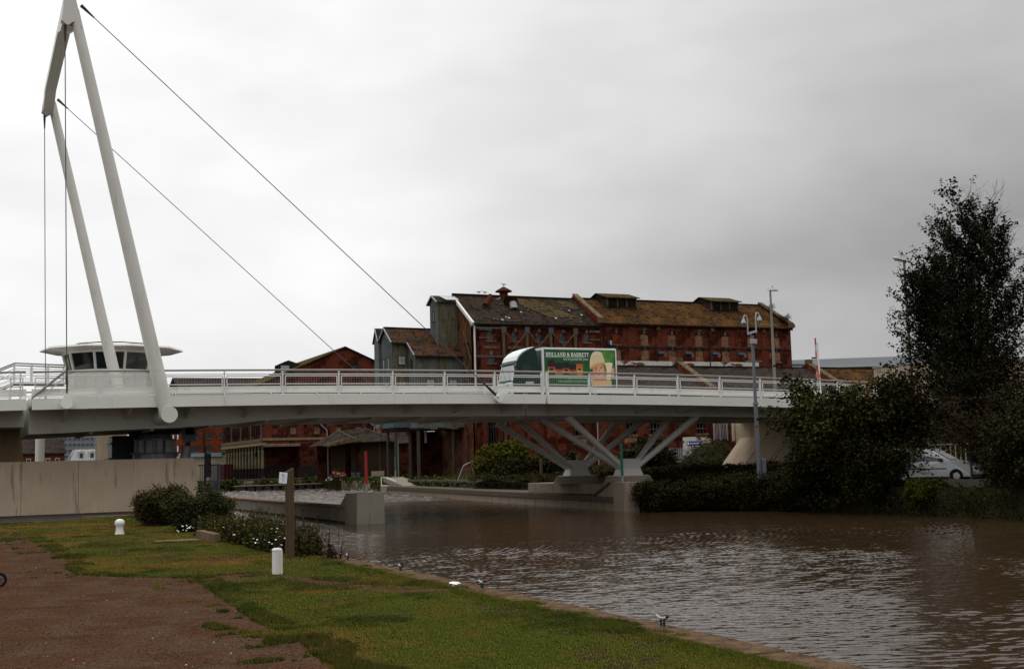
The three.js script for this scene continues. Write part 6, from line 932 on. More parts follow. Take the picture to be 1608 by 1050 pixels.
// far bank odds and ends
{
  const f = thing('palisade_fence', 'grey steel palisade fence before the brick range under the bridge', 'fence', [65, 0.6, 105]);
  for (let i = 0; i < 44; i++) part(f, 'pale', box(59.6 + i * 0.25, 59.72 + i * 0.25, 0.9, 3.1 + 0.0 * i, 104.97, 105), mats.galv); part(f, 'rail', box(59.5, 70.6, 1.3, 1.38, 105, 105.05), mats.galv); part(f, 'rail', box(59.5, 70.6, 2.7, 2.78, 105, 105.05), mats.galv);
  const s = thing('direction_sign', 'small blue direction sign on a grey post by the palisade fence', 'sign', [63.7, 0.9, 98]); part(s, 'post', rod(V(63.75, 0.6, 98), V(63.75, 3.5, 98), 0.07, 0.07, 8), mats.galv);
  const c = document.createElement('canvas'); c.width = 256; c.height = 80; const g = c.getContext('2d'); g.fillStyle = '#0a2a7c'; g.fillRect(0, 0, 256, 80); g.fillStyle = '#cfd6e6'; g.fillRect(8, 16, 30, 48); for (let i = 0; i < 5; i++) g.fillRect(54 + i * 38, 30, 26, 20); const tx = new THREE.CanvasTexture(c); tx.colorSpace = THREE.SRGBColorSpace;
  part(s, 'panel', new THREE.PlaneGeometry(1.5, 0.42).rotateY(-0.15).translate(63.7, 3.45, -97.9), M({ map: tx, roughness: 0.5 }), { keepUV: true }); part(s, 'panel_back', new THREE.BoxGeometry(1.5, 0.42, 0.03).rotateY(-0.15).translate(63.7, 3.45, -97.925), mats.galv);
  const p = thing('floating_pontoon', 'low floating pontoon with pale deck moored at the far basin quay', 'pontoon', [42, -1.2, 180]); part(p, 'deck', rbox(36.5, 49.5, -0.42, -0.28, 178.4, 180.6, 0.03), mats.paleStone); for (let i = 0; i < 10; i++) part(p, 'float', rbox(36.9 + i * 1.28, 37.7 + i * 1.28, -1.5, -0.43, 178.5, 180.4, 0.05), mats.black);
  const w = thing('timber_props', 'pair of pale timber props leaning together on the yard edge', 'timber props', [52.5, 0.3, 118]); part(w, 'prop', rod(V(52.0, 0.2, 118), V(52.1, 3.5, 118), 0.13, 0.11, 8), mats.timber); part(w, 'prop', rod(V(52.9, 0.2, 118), V(52.3, 2.9, 118), 0.12, 0.1, 8), mats.timber); part(w, 'prop', rod(V(51.6, 0.2, 118), V(52.0, 2.2, 118), 0.07, 0.06, 8), mats.timber);
  const x = thing('wire_fence', 'collapsed wire fence panel frame leaning beside the timber props', 'fence panel', [50.5, 0.3, 122]); part(x, 'frame', [rod(V(49.6, 1.9, 122), V(52.4, 3.0, 122), 0.05), rod(V(52.4, 3.0, 122), V(51.6, 0.3, 122), 0.05), rod(V(49.6, 1.9, 122), V(48.9, 0.3, 122), 0.05)], mats.galv); part(x, 'wire', Array.from({ length: 8 }, (_, i) => rod(V(49.8 + i * 0.3, 1.95 + i * 0.12, 122), V(49.1 + i * 0.33, 0.35, 122), 0.008)), mats.galv);
  solo('crate', [rbox(52.6, 54.2, 0.3, 1.35, 163, 164, 0.03)], mats.cream, 'pale box crate in front of the yard shed beside the red marker post', 'crate');
  srand(61); const heap = (name, label, a, n, k, w, h, mat, cat) => { const t2 = thing(name, label, cat, [a, 0.29, n]); for (let i = 0; i < k; i++) { const x0 = a + rr(-w, w), y0 = 0.29 + rr(0.05, h) * (1 - Math.abs(x0 - a) / w * 0.8), q = bar(V(x0, y0, n + rr(-0.5, 0.5)), V(x0 + rr(0.3, 0.8), y0 + rr(-0.15, 0.25), n + rr(-0.5, 0.5)), rr(0.1, 0.25), rr(0.1, 0.3)); part(t2, 'piece', q, mat[i % mat.length]); } };
  heap('rubble_heap', 'heap of orange and white rubbish against the yard shed left end', 47, 163, 22, 1.2, 1.5, [mats.paleSpeckled, M({ color: lin(0.30, 0.08, 0.03), roughness: 0.8 }), mats.darkTimber], 'rubbish heap'); heap('plank_heap', 'scatter of orange planks right of the pale crate', 56.4, 161, 16, 1.8, 0.7, [mats.timber, M({ color: lin(0.33, 0.10, 0.03), roughness: 0.8 })], 'planks');
  for (const [i, [a, lab]] of [[49.8, 'left dark blue drum by the open bay of the yard shed'], [50.5, 'right dark blue drum by the open bay of the yard shed']].entries()) { const d = thing('drum', lab, 'drum', [a, 0.29, 163.5]); part(d, 'barrel', rod(V(a, 0.29, 163.5), V(a, 1.25, 163.5), 0.3, 0.3, 16), mats.dullBlue); part(d, 'hoop', [rod(V(a, 0.6, 163.5), V(a, 0.64, 163.5), 0.315, 0.315, 16), rod(V(a, 0.92, 163.5), V(a, 0.96, 163.5), 0.315, 0.315, 16)], mats.dullBlue); }
  const fp = [['dark fence post on the yard edge below the shed roof end', 57.3, 158, 3.2], ['thin fence post left of the dark fence post', 54.3, 158, 1.9], ['bank post left of the pier footing by the brown scrub', 46.9, 97, 2.4], ['second bank post nearer the pier footing', 48.0, 92, 2.6]];
  for (const [l, a, n, h] of fp) solo('fence_post', [box(a - 0.1, a + 0.1, -0.2, h, n - 0.1, n + 0.1)], a < 50 ? mats.timber : mats.tarBlack, l, 'post');
  solo('timber_dolphin', [box(51, 52.9, 0.25, 0.45, 176, 177), box(51.2, 52.7, -1.5, 0.25, 176.3, 177)], mats.tarBlack, 'black timber mooring dolphin standing in the water at the far quay', 'mooring dolphin');
  solo('bank_stake', [rod(V(46.6, 0.3, 46.2), V(46.6, 1.55, 46.2), 0.07, 0.06, 8)], mats.timber, 'short timber stake in front of the silver car bonnet', 'stake');
}
// gulls
{
  const ring = (x, y, ry, rz, k = 10) => Array.from({ length: k }, (_, i) => { const q = i / k * 2 * Math.PI; return new THREE.Vector3(x, y + ry * Math.sin(q), rz * Math.cos(q)); });
  const g = thing('gull', 'white gull perched on the tip of the rusty roof cowl', 'gull', [0, 0, 0]);
  const bc = loft([ring(-0.30, 0.24, 0.006, 0.03), ring(-0.16, 0.24, 0.04, 0.06), ring(-0.02, 0.24, 0.085, 0.09), ring(0.1, 0.27, 0.085, 0.08), ring(0.17, 0.33, 0.06, 0.05), ring(0.19, 0.39, 0.045, 0.04), ring(0.23, 0.42, 0.045, 0.042), ring(0.28, 0.42, 0.02, 0.02), ring(0.30, 0.415, 0.008, 0.008)]);
  part(g, 'body', bc, M({ color: lin(0.6, 0.6, 0.58), roughness: 0.8 })); for (const s of [1, -1]) { part(g, 'wing', loft([ring(-0.36, 0.25, 0.01, 0.01).map((p) => p.add(new THREE.Vector3(0, 0, s * 0.04))), ring(-0.1, 0.28, 0.06, 0.02).map((p) => p.add(new THREE.Vector3(0, 0, s * 0.085))), ring(0.1, 0.3, 0.04, 0.015).map((p) => p.add(new THREE.Vector3(0, 0, s * 0.08)))]), mats.galv); part(g, 'leg', rod(new THREE.Vector3(0, 0, s * 0.03), new THREE.Vector3(0, 0.18, s * 0.03), 0.008), M({ color: lin(0.4, 0.2, 0.1) })); } part(g, 'beak', rod(new THREE.Vector3(0.29, 0.415, 0), new THREE.Vector3(0.37, 0.4, 0), 0.014, 0.005), M({ color: lin(0.5, 0.3, 0.05) }));
  g.position.set(66, 25.7, -146.5); g.rotation.y = 2.6; g.scale.setScalar(1.15);
  copyOf(g, [62.4, 24.54, 146.5], 3.3, 'left one of the two gulls on the roof ridge'); copyOf(g, [63.2, 24.53, 146.5], 0.4, 'right one of the two gulls on the roof ridge'); copyOf(g, [64.6, 23.5, 145.2], 2.9, 'gull sitting on the slates between the fallen and broken cowls');
}
// ---------------------------------------------------------------- vegetation
function leafGeo(leaves, pal, s) {                 // leaves: [x, y, z, size] in world; each leaf two folded triangles
  srand(s); const n = leaves.length, pos = new Float32Array(n * 18), col = new Float32Array(n * 18), nor = new Float32Array(n * 18), a = new THREE.Vector3(), b = new THREE.Vector3(), c = new THREE.Vector3();
  leaves.forEach(([x, y, z, r], i) => {
    a.set(rr(-1, 1), rr(-0.75, 0.35), rr(-1, 1)).normalize(); b.set(rr(-1, 1), rr(0.1, 1.2), rr(-1, 1)).cross(a).normalize(); c.crossVectors(a, b);
    const L = r * rr(0.7, 1.25), w = L * 0.42, P = [[0, 0, 0], [L, 0, 0], [L * 0.5, w, 0.12 * L], [0, 0, 0], [L * 0.5, -w, 0.12 * L], [L, 0, 0]], k = pal[Math.floor(rnd() * pal.length)], v = rr(0.7, 1.3);
    P.forEach(([u, t, q], j) => { const o = i * 18 + j * 3; pos[o] = x + a.x * u + b.x * t + c.x * q; pos[o + 1] = y + a.y * u + b.y * t + c.y * q; pos[o + 2] = z + a.z * u + b.z * t + c.z * q; nor[o] = c.x; nor[o + 1] = c.y; nor[o + 2] = c.z; for (let m = 0; m < 3; m++) col[o + m] = k[m] * v; });
  });
  const g = new THREE.BufferGeometry(); g.setAttribute('position', new THREE.BufferAttribute(pos, 3)); g.setAttribute('normal', new THREE.BufferAttribute(nor, 3)); g.setAttribute('uv', new THREE.BufferAttribute(new Float32Array(n * 12), 2)); g.setAttribute('color', new THREE.BufferAttribute(col, 3)); return g;
}
function grower() {
  const pos = [], tips = [], twigs = [];
  function seg(p, q, r0, r1) { const k = r0 > 0.06 ? 7 : r0 > 0.02 ? 4 : 3, d = q.clone().sub(p).normalize(), u = Math.abs(d.y) > 0.9 ? new THREE.Vector3(1, 0, 0) : new THREE.Vector3(0, 1, 0), e = u.cross(d).normalize(), f = d.clone().cross(e), R = (c, r, i) => c.clone().addScaledVector(e, r * Math.cos(i / k * 6.2832)).addScaledVector(f, r * Math.sin(i / k * 6.2832)); for (let i = 0; i < k; i++) { const a = R(p, r0, i), b = R(p, r0, i + 1), c = R(q, r1, i + 1), g = R(q, r1, i); pos.push(a.x, a.y, a.z, b.x, b.y, b.z, c.x, c.y, c.z, a.x, a.y, a.z, c.x, c.y, c.z, g.x, g.y, g.z); } }
  function grow(p, d, len, r, lev, o) {
    const N = lev === 0 ? 8 : 5; let q = p.clone(), dir = d.clone();
    for (let i = 0; i < N; i++) {
      const f0 = i / N, f1 = (i + 1) / N, nq = q.clone().addScaledVector(dir, len / N), r0 = r * (1 - 0.75 * f0), r1 = r * (1 - 0.75 * f1); seg(q, nq, r0, r1); q = nq;
      dir.add(new THREE.Vector3(rr(-1, 1), rr(-1, 1), rr(-1, 1)).multiplyScalar(o.wob)).addScaledVector(new THREE.Vector3(0, 1, 0), o.up * (lev ? 1 : 0.4)).normalize();
      if (lev >= o.leafFrom) tips.push([q.clone(), lev, dir.clone()]);
      if (lev < o.depth && i >= (lev === 0 ? o.clear : 0)) for (let c = 0; c < o.kids[lev]; c++) {
        const ax = new THREE.Vector3(rr(-1, 1), rr(-0.35, 0.5), rr(-1, 1)).normalize(), nd = dir.clone().multiplyScalar(1 - o.spread).addScaledVector(ax, o.spread).normalize();
        grow(q, nd, len * rr(0.38, 0.62) * (lev === 0 ? (1.15 - 0.6 * f1) : 1), Math.max(0.006, r1 * 0.6), lev + 1, o);
      }
    }
  }
  const geo = () => { const g = new THREE.BufferGeometry(); g.setAttribute('position', new THREE.Float32BufferAttribute(pos, 3)); g.computeVertexNormals(); return g; };
  return { grow, tips, geo, seg };
}
const vary = (n, f) => { const r = []; for (let i = 0; i < n; i++) { const x = f(i); if (x) r.push(x); } return r; };
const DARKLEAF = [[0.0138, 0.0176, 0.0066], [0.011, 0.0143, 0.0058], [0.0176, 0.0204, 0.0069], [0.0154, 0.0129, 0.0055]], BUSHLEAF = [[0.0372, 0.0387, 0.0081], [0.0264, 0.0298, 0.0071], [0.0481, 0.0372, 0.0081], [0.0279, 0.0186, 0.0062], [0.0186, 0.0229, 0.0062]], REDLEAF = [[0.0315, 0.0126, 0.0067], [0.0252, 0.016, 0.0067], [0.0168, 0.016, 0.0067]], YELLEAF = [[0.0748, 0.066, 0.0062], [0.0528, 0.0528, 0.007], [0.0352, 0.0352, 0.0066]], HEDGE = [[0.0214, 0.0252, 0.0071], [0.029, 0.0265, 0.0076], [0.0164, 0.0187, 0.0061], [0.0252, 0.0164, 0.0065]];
{ // big tree on the right: upright leaders, leafy on the left and below, bare twigs to the upper right
  const t = thing('riverside_tree', 'tall dark tree at the right with bare twigs at its top', 'tree', [49.8, 0.3, 48.6]); srand(1001);
  const w = grower(), lv = [], twigLeaf = (p, k, r) => { for (let i = 0; i < k; i++) lv.push([p.x + rr(-r, r), p.y + rr(-r, r), p.z + rr(-r, r), 0.15]); };
  const U = (x, y, z) => new THREE.Vector3(x, y, z).normalize();
  // leaders: base a, n, top a, height, radius
  for (const [a0, n0, a1, n1, h, r] of [[49.5, 48.5, 49.3, 48.4, 15.2, 0.24], [49.9, 48.9, 51.4, 48.6, 15.3, 0.22], [49.6, 48.2, 50.4, 47.4, 13.6, 0.17], [50.2, 48.6, 53.0, 49.4, 13.8, 0.18], [49.3, 48.9, 46.9, 49.4, 10.8, 0.14], [50.0, 49.2, 50.0, 51.2, 12.5, 0.15]]) {
    const N = 26, P = (f) => V(mix(a0, a1, f * f) + 0.10 * Math.sin(f * 9 + a0 * 7), 0.2 + h * f, mix(n0, n1, f * f) + 0.1 * Math.cos(f * 8 + a0 * 5));
    for (let i = 0; i < N; i++) {
      const f0 = i / N, f1 = (i + 1) / N, p = P(f0), q = P(f1); w.seg(p, q, Math.max(0.012, r * (1 - f0)), Math.max(0.008, r * (1 - f1))); if (f0 < 0.12) continue;
      const H = p.y, reach = Math.min(5.4, 3.3 * Math.sqrt(Math.max(0.05, (h + 0.4 - H) / 3.2)));
      for (let k = 0; k < (f0 > 0.75 ? 4 : 3); k++) {
        const az = rr(0, 6.283), L = reach * rr(0.45, 1.0), up = 0.35 + 0.9 * f0 + rr(-0.15, 0.2), nb = 7; let c = p.clone().lerp(q, rnd()), d = U(Math.cos(az), up, Math.sin(az));
        for (let j = 0; j < nb; j++) {
          const e = c.clone().addScaledVector(d, L / nb), rb = Math.max(0.007, 0.055 * (1 - f0 * 0.6) * (1 - j / nb)); w.seg(c, e, rb, Math.max(0.006, rb * 0.8)); c = e; d = U(d.x + rr(-0.22, 0.22), d.y + rr(-0.12, 0.2), d.z + rr(-0.22, 0.22));
          const side = c.x - 50.9 - 0.45 * (c.z + 48.6), bare = smooth(11.4, 14.8, c.y + clamp(side * 1.6, -2.0, 9) + 2.2 * (fbm(mod(c.x * 0.11, 1), mod(c.y * 0.11, 1), 9, 9, 2, 5) - 0.5) * 2);
          if (j > 0) for (let m = 0; m < 2; m++) {                           // side twigs
            let tw = c.clone(), td = U(d.x * 0.7 + rr(-0.8, 0.8), d.y * 0.7 + rr(-0.3, 0.7), d.z * 0.7 + rr(-0.8, 0.8)); const tl = rr(0.25, 0.6) * (0.6 + 0.25 * reach);
            for (let s = 0; s < 3; s++) { const te = tw.clone().addScaledVector(td, tl / 3); w.seg(tw, te, 0.0065, 0.005); tw = te; td = U(td.x + rr(-0.3, 0.3), td.y + rr(-0.2, 0.3), td.z + rr(-0.3, 0.3)); if (rnd() > bare) twigLeaf(tw, rnd() < 0.75 ? 5 : 3, 0.14); }
          }
        }
        if (f0 < 0.8) twigLeaf(c, 2, 0.15);
      }
    }
  }
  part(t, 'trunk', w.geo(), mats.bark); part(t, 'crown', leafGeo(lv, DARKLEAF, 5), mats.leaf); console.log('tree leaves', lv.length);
}
function shrubTree(label, a, n, y, stemsN, L, r, o, pal, size, per, s, opt = {}) {
  const t = thing(opt.name ?? 'shrub', label, 'shrub', [a, y, n]); srand(s); const w = grower();
  for (let i = 0; i < stemsN; i++) { const q = i / stemsN * 6.283 + rr(-0.3, 0.3), k = rr(0.3, 0.95) * (opt.lean ?? 1); w.grow(V(a + 0.3 * Math.cos(q), y, n + 0.3 * Math.sin(q)), new THREE.Vector3(k * Math.cos(q) * (opt.sx ?? 1), 1, -k * Math.sin(q) * (opt.sz ?? 1)).normalize(), L * rr(0.75, 1.15), r, 0, o); }
  part(t, 'stem', w.geo(), opt.bark ?? mats.bark); const lv = []; for (const [p] of w.tips) for (let i = 0; i < per; i++) if (p.y > (opt.minY ?? -9)) lv.push([p.x + rr(-0.3, 0.3) * (opt.cl ?? 1), p.y + rr(-0.28, 0.28) * (opt.cl ?? 1), p.z + rr(-0.3, 0.3) * (opt.cl ?? 1), size]);
  part(t, 'foliage', leafGeo(lv, pal, s + 1), mats.leaf); return t;
}
const OB = { wob: 0.14, up: 0.02, depth: 2, leafFrom: 1, kids: [2, 3], spread: 0.62, clear: 1 };
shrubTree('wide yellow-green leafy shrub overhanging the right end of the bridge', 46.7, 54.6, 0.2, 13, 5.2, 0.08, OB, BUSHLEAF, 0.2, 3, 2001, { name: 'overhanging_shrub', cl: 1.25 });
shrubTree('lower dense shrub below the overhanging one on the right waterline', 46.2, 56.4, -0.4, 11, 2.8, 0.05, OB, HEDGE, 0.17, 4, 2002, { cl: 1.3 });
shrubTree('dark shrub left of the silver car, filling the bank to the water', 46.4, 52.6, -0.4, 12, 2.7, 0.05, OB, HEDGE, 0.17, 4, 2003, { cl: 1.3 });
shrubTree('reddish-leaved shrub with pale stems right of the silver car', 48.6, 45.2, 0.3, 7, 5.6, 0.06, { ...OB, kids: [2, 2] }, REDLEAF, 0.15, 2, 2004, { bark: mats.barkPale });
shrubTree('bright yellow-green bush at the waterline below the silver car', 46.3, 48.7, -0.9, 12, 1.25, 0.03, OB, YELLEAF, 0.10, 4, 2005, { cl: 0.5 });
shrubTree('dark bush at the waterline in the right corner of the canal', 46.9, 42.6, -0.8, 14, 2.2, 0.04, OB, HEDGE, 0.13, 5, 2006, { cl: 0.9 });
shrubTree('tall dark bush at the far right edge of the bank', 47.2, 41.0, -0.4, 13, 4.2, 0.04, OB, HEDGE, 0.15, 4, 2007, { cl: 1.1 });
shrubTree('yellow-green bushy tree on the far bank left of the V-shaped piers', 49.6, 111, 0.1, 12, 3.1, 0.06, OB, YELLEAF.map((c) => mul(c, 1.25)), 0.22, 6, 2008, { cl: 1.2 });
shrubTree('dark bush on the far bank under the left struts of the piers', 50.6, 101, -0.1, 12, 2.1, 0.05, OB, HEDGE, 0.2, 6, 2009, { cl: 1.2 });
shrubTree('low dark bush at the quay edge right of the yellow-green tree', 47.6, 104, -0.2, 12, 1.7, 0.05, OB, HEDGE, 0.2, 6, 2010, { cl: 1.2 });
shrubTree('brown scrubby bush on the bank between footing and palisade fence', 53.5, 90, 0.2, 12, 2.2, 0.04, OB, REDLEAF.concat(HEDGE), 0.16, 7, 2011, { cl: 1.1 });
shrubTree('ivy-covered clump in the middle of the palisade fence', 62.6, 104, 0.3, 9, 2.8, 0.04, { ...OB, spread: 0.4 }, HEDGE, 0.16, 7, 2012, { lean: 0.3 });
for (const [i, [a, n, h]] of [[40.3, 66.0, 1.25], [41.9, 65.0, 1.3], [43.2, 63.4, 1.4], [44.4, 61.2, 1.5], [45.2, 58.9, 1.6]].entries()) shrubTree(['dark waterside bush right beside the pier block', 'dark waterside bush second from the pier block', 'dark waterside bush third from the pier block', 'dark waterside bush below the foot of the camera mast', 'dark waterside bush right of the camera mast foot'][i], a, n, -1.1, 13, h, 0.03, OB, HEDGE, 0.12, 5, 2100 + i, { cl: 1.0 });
for (const [i, [a, n, y]] of [[106.4, 142.6, 22.9], [107.9, 140.6, 21.3]].entries()) shrubTree(['upper little plant rooted in the malthouse gable coping', 'lower little plant rooted in the malthouse gable coping'][i], a, n, y, 3, [1.1, 0.8][i], 0.02, { ...OB, kids: [1, 1] }, DARKLEAF, 0.11, 1, 2200 + i);
{ // embankment slope beyond the fixed span pier, overgrown
  const K = 44, J = 16, pos = []; const H = (u, v) => { const a = mix(44, 59.4, u), n = mix(62, 108, v); return V(a + 0.0, 0.25 + 0.55 * smooth(0.2, 0.7, u) + 2.3 * smooth(57.2, 59.2, a) * smooth(84.6, 86, n) * smooth(94, 89, n) + 0.5 * fbm(u * 0.99, v * 0.99, 12, 20, 3, 77), n); };
  for (let i = 0; i < K; i++) for (let j = 0; j < J * 2; j++) { const P = [[i, j], [i + 1, j], [i + 1, j + 1], [i, j + 1]].map(([x, y]) => H(x / K, y / (J * 2))); for (const k of [0, 1, 2, 0, 2, 3]) pos.push(P[k].x, P[k].y, P[k].z); }
  const g = new THREE.BufferGeometry(); g.setAttribute('position', new THREE.Float32BufferAttribute(pos, 3)); g.computeVertexNormals(); struct('bank_slope', g, scrub);
  srand(3001); const lv = vary(60000, () => { const u = rnd(), v = rnd(), p = H(u, v), n = -p.z; if (p.x < 43.9 && n > 69 && n < 87) return null; if (n > 69 && n < 88 && p.x < 44.2) return null; if (n > 66.5 && n < 84.5 && p.x > 55.5) return null; return [p.x, p.y + rr(0, 0.5) * (0.5 + fbm(u, v, 20, 20, 2, 5)), p.z, rr(0.10, 0.18)]; });
  const m = struct('bank_undergrowth', leafGeo(lv, [[0.033, 0.0286, 0.0066], [0.0248, 0.0231, 0.0055], [0.033, 0.0187, 0.0066], [0.0165, 0.0154, 0.0044]], 3002), mats.leaf, { keepUV: true, kind: 'stuff', label: 'rough grass and brambles covering the far bank below the bridge', category: 'undergrowth' });
  srand(3003); const lv2 = vary(22000, () => { const t = rnd(), L = [[39.5, 66.7], [42.9, 65.2], [45.8, 57], [45.4, 42], [45.2, 34]], k = t < 0.16 ? 0 : t < 0.5 ? 1 : t < 0.9 ? 2 : 3, f = rnd(), a = mix(L[k][0], L[k + 1][0], f) + rr(-0.35, 1.3), n = mix(L[k][1], L[k + 1][1], f) + rr(-0.3, 0.6), y = -1.15 + rr(0, 1.7) * (0.4 + fbm(mod(a * 0.1, 1), mod(n * 0.05, 1), 10, 20, 3, 9)); return [a, y, -n, rr(0.10, 0.17)]; });
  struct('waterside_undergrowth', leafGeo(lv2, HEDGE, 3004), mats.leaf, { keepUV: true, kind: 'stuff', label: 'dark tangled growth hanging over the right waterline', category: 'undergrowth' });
  srand(3005); const lv3 = vary(9000, () => { const a = rr(48.6, 62), n = rr(146, 190) - (rnd() < 0.3 ? rr(0, 36) : 0); if (n > 184.5 && a < 51) return null; return [a, 0.3 + rr(0, 0.35), -n, rr(0.2, 0.4)]; });
  const lv4 = vary(5000, () => [rr(30, 50.5), rr(-0.9, 0.9) , -184.4 + rr(-0.05, 0.5), rr(0.2, 0.4)]).filter(([x, y]) => fbm(mod(x * 0.04, 1), 0.4, 16, 4, 3, 21) * 1.6 - 0.35 > (y + 0.9) / 1.8 * 0.8 + 0.1), lv5 = vary(3000, () => { const f = rnd(); return [mix(44.6, 49.6, f) - 0.1, rr(-0.9, 0.3), -mix(100, 158, f) + rr(-0.3, 0.3), rr(0.15, 0.3)]; }).filter(([x, y, z]) => fbm(0.3, mod(z * 0.03, 1), 4, 16, 3, 22) > 0.5);
  struct('yard_weeds', leafGeo(lv3.concat(lv4, lv5), [[0.0468, 0.066, 0.0121], [0.0358, 0.0495, 0.011], [0.0605, 0.055, 0.0138]], 3006), mats.leaf, { keepUV: true, kind: 'stuff', label: 'green weeds along the far yard and its quay wall', category: 'weeds' });
}
// near bank: shrubs, tall weeds, flowers
const OW = { wob: 0.2, up: 0.06, depth: 2, leafFrom: 1, kids: [2, 2], spread: 0.5, clear: 0 };
shrubTree('dark rounded shrub at the foot of the concrete wall end', 7.3, 50, 0, 26, 1.15, 0.014, OW, [[0.044, 0.0468, 0.0143], [0.033, 0.0385, 0.0121], [0.055, 0.0413, 0.0143], [0.055, 0.0275, 0.0165]], 0.075, 3, 2301, { cl: 0.6 });
shrubTree('second dark shrub right of the rounded one, before the bar gate', 7.75, 44, 0, 26, 1.0, 0.014, OW, [[0.033, 0.044, 0.0132], [0.0275, 0.0358, 0.0121], [0.0495, 0.0385, 0.0143]], 0.07, 3, 2302, { cl: 0.6 });
function weeds(label, a, n, h, k, s, pal, rad = 0.8) {
  const t = thing('weed_clump', label, 'weeds', [a, 0, n]); srand(s); const stems = [], lv = [], fl = [];
  for (let i = 0; i < k; i++) { const x = a + rr(-rad, rad) * 0.7, m = n + rr(-rad, rad) * 1.9, H = h * rr(0.45, 1.1), dx = rr(-0.18, 0.18), dn = rr(-0.18, 0.18), base = V(x, 0, m), mid = V(x + dx * 0.4, H * 0.55, m + dn * 0.4), top = V(x + dx, H, m + dn); stems.push(rod(base, mid, 0.006, 0.005, 3, true), rod(mid, top, 0.005, 0.003, 3, true)); for (let j = 0; j < 26; j++) { const f = rnd(), p = f < 0.5 ? base.clone().lerp(mid, f * 2) : mid.clone().lerp(top, f * 2 - 1); lv.push([p.x + rr(-0.05, 0.05), p.y, p.z + rr(-0.05, 0.05), rr(0.05, 0.11) * (1.15 - 0.6 * f)]); } fl.push(top); }
  part(t, 'stem', stems, M({ color: lin(0.04, 0.036, 0.014), roughness: 0.9 })); part(t, 'foliage', leafGeo(lv, pal, s + 1), mats.leaf); return [t, fl];
}
const WP = [[0.0398, 0.0467, 0.0093], [0.0561, 0.0538, 0.0117], [0.0281, 0.0351, 0.0093], [0.0608, 0.0398, 0.014], [0.0351, 0.0234, 0.0117]];
const WL = [['leafy weed clump behind the kerb block with white daisies at its foot', 7.5, 39.6, 0.72, 150, 0.75], ['yellowing tall weed clump right of the kerb block', 7.62, 35.6, 0.95, 190, 0.8], ['dense green weed clump left of the timber post with daisies', 7.6, 32.2, 0.85, 190, 0.75], ['weed clump around the foot of the timber post', 7.72, 29.6, 0.75, 130, 0.55]];
const daisy = (p, r) => { const g = new THREE.CircleGeometry(r, 9); g.rotateX(-Math.PI / 2 + rr(0, 0.9)); g.rotateY(rr(-0.8, 0.8)); return g.translate(p.x, p.y + 0.02, p.z); };
const petal = M({ color: lin(0.62, 0.62, 0.58), roughness: 0.8 }), yolk = M({ color: lin(0.35, 0.22, 0.02), roughness: 0.8 });
WL.forEach(([label, a, n, h, k, rad], i) => {
  const [t, tops] = weeds(label, a, n, h, k, 2400 + i * 10, WP, rad); srand(2450 + i); const ds = [], ys = [], cx = i === 0 ? a - 0.6 : a - 0.45, cn = i === 0 ? n + 1.6 : n - 1.0;
  for (let j = 0; j < (i === 1 ? 5 : i === 3 ? 3 : 14); j++) { const p = V(cx + rr(-0.35, 0.35), rr(0.15, 0.5) * (i === 0 ? 0.7 : 1.2), cn + rr(-0.6, 0.6)); ds.push(daisy(p, 0.026)); }
  part(t, 'daisy', ds, petal, { kind: 'stuff' });
  for (let j = 0; j < 5; j++) { const p = tops[Math.floor(rnd() * tops.length)]; ys.push(daisy(p, 0.018)); } part(t, 'yellow_flower', ys, yolk, { kind: 'stuff' });
});
{ // teasels and a dock
  const proto = thing('teasel', 'left brown teasel head on a tall stalk near the timber post', 'teasel', [0, 0, 0]); part(proto, 'stalk', rod(V(0, 0, 0), V(0.03, 1.05, 0), 0.007, 0.005, 5), mats.darkTimber); const hd = new THREE.SphereGeometry(0.035, 10, 8).scale(0.8, 1.5, 0.8).translate(0.03, 1.1, 0); part(proto, 'head', hd, M({ color: lin(0.045, 0.022, 0.012), roughness: 1, bumpMap: fineBump, bumpScale: 0.01 })); part(proto, 'spine', [0, 1, 2, 3, 4].map((k) => rod(V(0.03, 1.05, 0), V(0.03 + 0.05 * Math.cos(k * 1.257), 1.15, 0.05 * Math.sin(k * 1.257)), 0.003, 0.002, 3)), mats.darkTimber);
  proto.position.set(7.68, 0, -31.4); const lab = 'brown teasel head on a tall stalk near the timber post'; proto.userData = { label: lab, category: 'teasel', group: 'teasels around the timber post' }; srand(88);
  for (const [a, n] of [[7.9, 30.4], [7.6, 30.0], [7.95, 29.2], [8.0, 28.2], [7.75, 31.9], [8.02, 27.6], [7.85, 28.7]]) { const c = copyOf(proto, [a, 0, n], rr(0, 6), lab); const k = rr(0.75, 1.08); c.scale.set(k, k, k); }
  const d = thing('dock_plant', 'dark red-brown dock plant at the quay edge right of the timber post', 'plant', [7.85, 0, 27.5]); srand(89); const st = [], lv = []; for (let i = 0; i < 16; i++) { const x = 7.85 + rr(-0.16, 0.16), n = 27.5 + rr(-0.3, 0.3), h = rr(0.18, 0.46), q = V(x + rr(-0.08, 0.08), h, n + rr(-0.06, 0.06)); st.push(rod(V(x, 0, n), q, 0.008, 0.005, 4)); for (let j = 0; j < 34; j++) { const p = V(x, 0.03, n).lerp(q, rnd()); lv.push([p.x, p.y, p.z, rr(0.02, 0.055)]); } } part(d, 'stem', st, mats.darkTimber); part(d, 'foliage', leafGeo(lv, [[0.03, 0.010, 0.008], [0.022, 0.012, 0.008]], 90), mats.leaf);
}
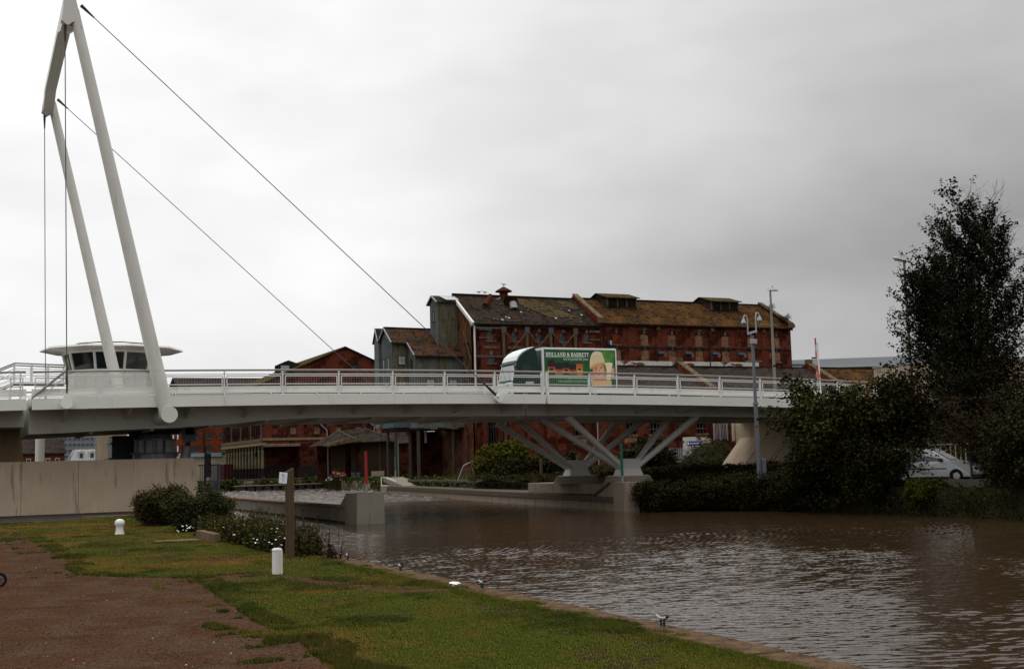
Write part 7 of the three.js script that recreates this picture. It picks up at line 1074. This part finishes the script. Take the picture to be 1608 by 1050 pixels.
// grass blades on the near bank and loose stones on the path
{
  const blades = []; srand(4001); for (let i = 0; i < 8; i++) { const q = rr(0, 6.283), r = rr(0, 0.035), x = r * Math.cos(q), z = r * Math.sin(q), h = rr(0.5, 1), l = rr(0.15, 0.6), e = rr(0, 6.283), w = 0.0045; blades.push(x - w * Math.sin(e), 0, z + w * Math.cos(e), x + w * Math.sin(e), 0, z - w * Math.cos(e), x + l * 0.05 * Math.cos(e), h * 0.05, z + l * 0.05 * Math.sin(e)); }
  const g = new THREE.BufferGeometry(); g.setAttribute('position', new THREE.Float32BufferAttribute(blades, 3)); g.computeVertexNormals();
  g.setAttribute('uv', new THREE.BufferAttribute(new Float32Array(48), 2));
  const spots = []; srand(4002);
  while (spots.length < 120000) {
    const n = 1 / mix(1 / 8.5, 1 / 62, Math.pow(rnd(), 0.8)), a = rr(-0.5, 7.95); if (Math.atan2(a, n) < 0.9 * D2 || n > 60 + (a - 4)) continue;
    const e = 0.2 * (g2(a, n, 5, 2, 301) - 0.5); if (inPoly(PATH, a + e, n + e)) { if (!(g2(a, n, 2.2, 4, 401) > 0.66 && inPoly(PATH, a + 0.9, n) === false)) continue; }
    if (inPoly(STRIP, a, n) && g2(a, n, 2.5, 3, 402) < 0.56) continue;
    if (a > 7.72 && g2(a, n, 1.2, 3, 403) < 0.53) continue;
    if (n > 38.1 && n < 39 && a > 5.4 && a < 6.75) continue;
    const bare = smooth(0.60, 0.70, g2(a, n, 1.1, 5, 206)); if (rnd() < bare * 0.8) continue;
    const dEdge = inPoly(PATH, a - 0.15 - 0.6 * g2(a, n, 0.9, 3, 405), n) || inPoly(PATH, a - 0.15, n + 0.3) ? 1 : 0, rank = smooth(0.55, 0.68, g2(a, n, 0.8, 4, 202)), qe = smooth(7.2, 7.7, a);
    spots.push([a, n, (0.55 + 0.5 * rank + 0.8 * dEdge * (g2(a, n, 1.4, 3, 404) > 0.5 ? 1 : 0.3) + 0.7 * qe) * (0.8 + n / 90), rank, dEdge]);
  }
  const im = new THREE.InstancedMesh(g, M({ roughness: 0.9, specularIntensity: 0.3 }), spots.length), m4 = new THREE.Matrix4(), Q = new THREE.Quaternion(), up = new THREE.Vector3(0, 1, 0), C = new THREE.Color();
  spots.forEach(([a, n, s, rank, ed], i) => { Q.setFromAxisAngle(up, rr(0, 6.283)); m4.compose(V(a, 0.004, n), Q, new THREE.Vector3(0.8 + n / 40, s * rr(0.6, 1.25), 0.8 + n / 40)); im.setMatrixAt(i, m4); let c = mul(grassTone(a, n), rr(0.8, 1.6)); if (ed && rnd() < smooth(0.36, 0.6, g2(a, n, 1.4, 3, 404))) c = mix3(c, [0.022, 0.033, 0.004], 0.6); if (rnd() < 0.10) c = mix3(c, [0.13, 0.10, 0.035], 0.7); im.setColorAt(i, C.setRGB(c[0] * 1.25, c[1] * 1.25, c[2] * 1.25)); });
  im.name = 'grass'; im.userData = { kind: 'stuff', label: 'short patchy green and yellow grass of the near bank', category: 'grass' }; im.castShadow = im.receiveShadow = true; scene.add(im);
  const sg = new THREE.IcosahedronGeometry(0.012, 0), st = new THREE.InstancedMesh(sg, M({ roughness: 0.95 }), 9000); srand(4003);
  for (let i = 0; i < 9000; i++) { let a, n; do { n = 1 / mix(1 / 9, 1 / 45, rnd()); a = rr(-0.3, 7.6); } while (!(inPoly(PATH, a, n) || inPoly(STRIP, a, n))); Q.setFromAxisAngle(new THREE.Vector3(rr(-1, 1), rr(-1, 1), rr(-1, 1)).normalize(), rr(0, 6)); const s = 0.3 + 0.9 * Math.pow(rnd(), 4) + n / 80; m4.compose(V(a, 0.014, n), Q, new THREE.Vector3(s, s * 0.6, s * rr(0.7, 1.2))); st.setMatrixAt(i, m4); const k = rnd(); C.setRGB(...(k < 0.012 ? [0.35, 0.33, 0.3] : k < 0.4 ? [0.10, 0.085, 0.07] : mul([0.06, 0.036, 0.026], rr(0.6, 1.4)))); st.setColorAt(i, C); }
  st.name = 'gravel'; st.userData = { kind: 'stuff', label: 'loose gravel stones scattered over the reddish path', category: 'gravel' }; st.castShadow = st.receiveShadow = true; scene.add(st);
}
renderer.render(scene, camera);
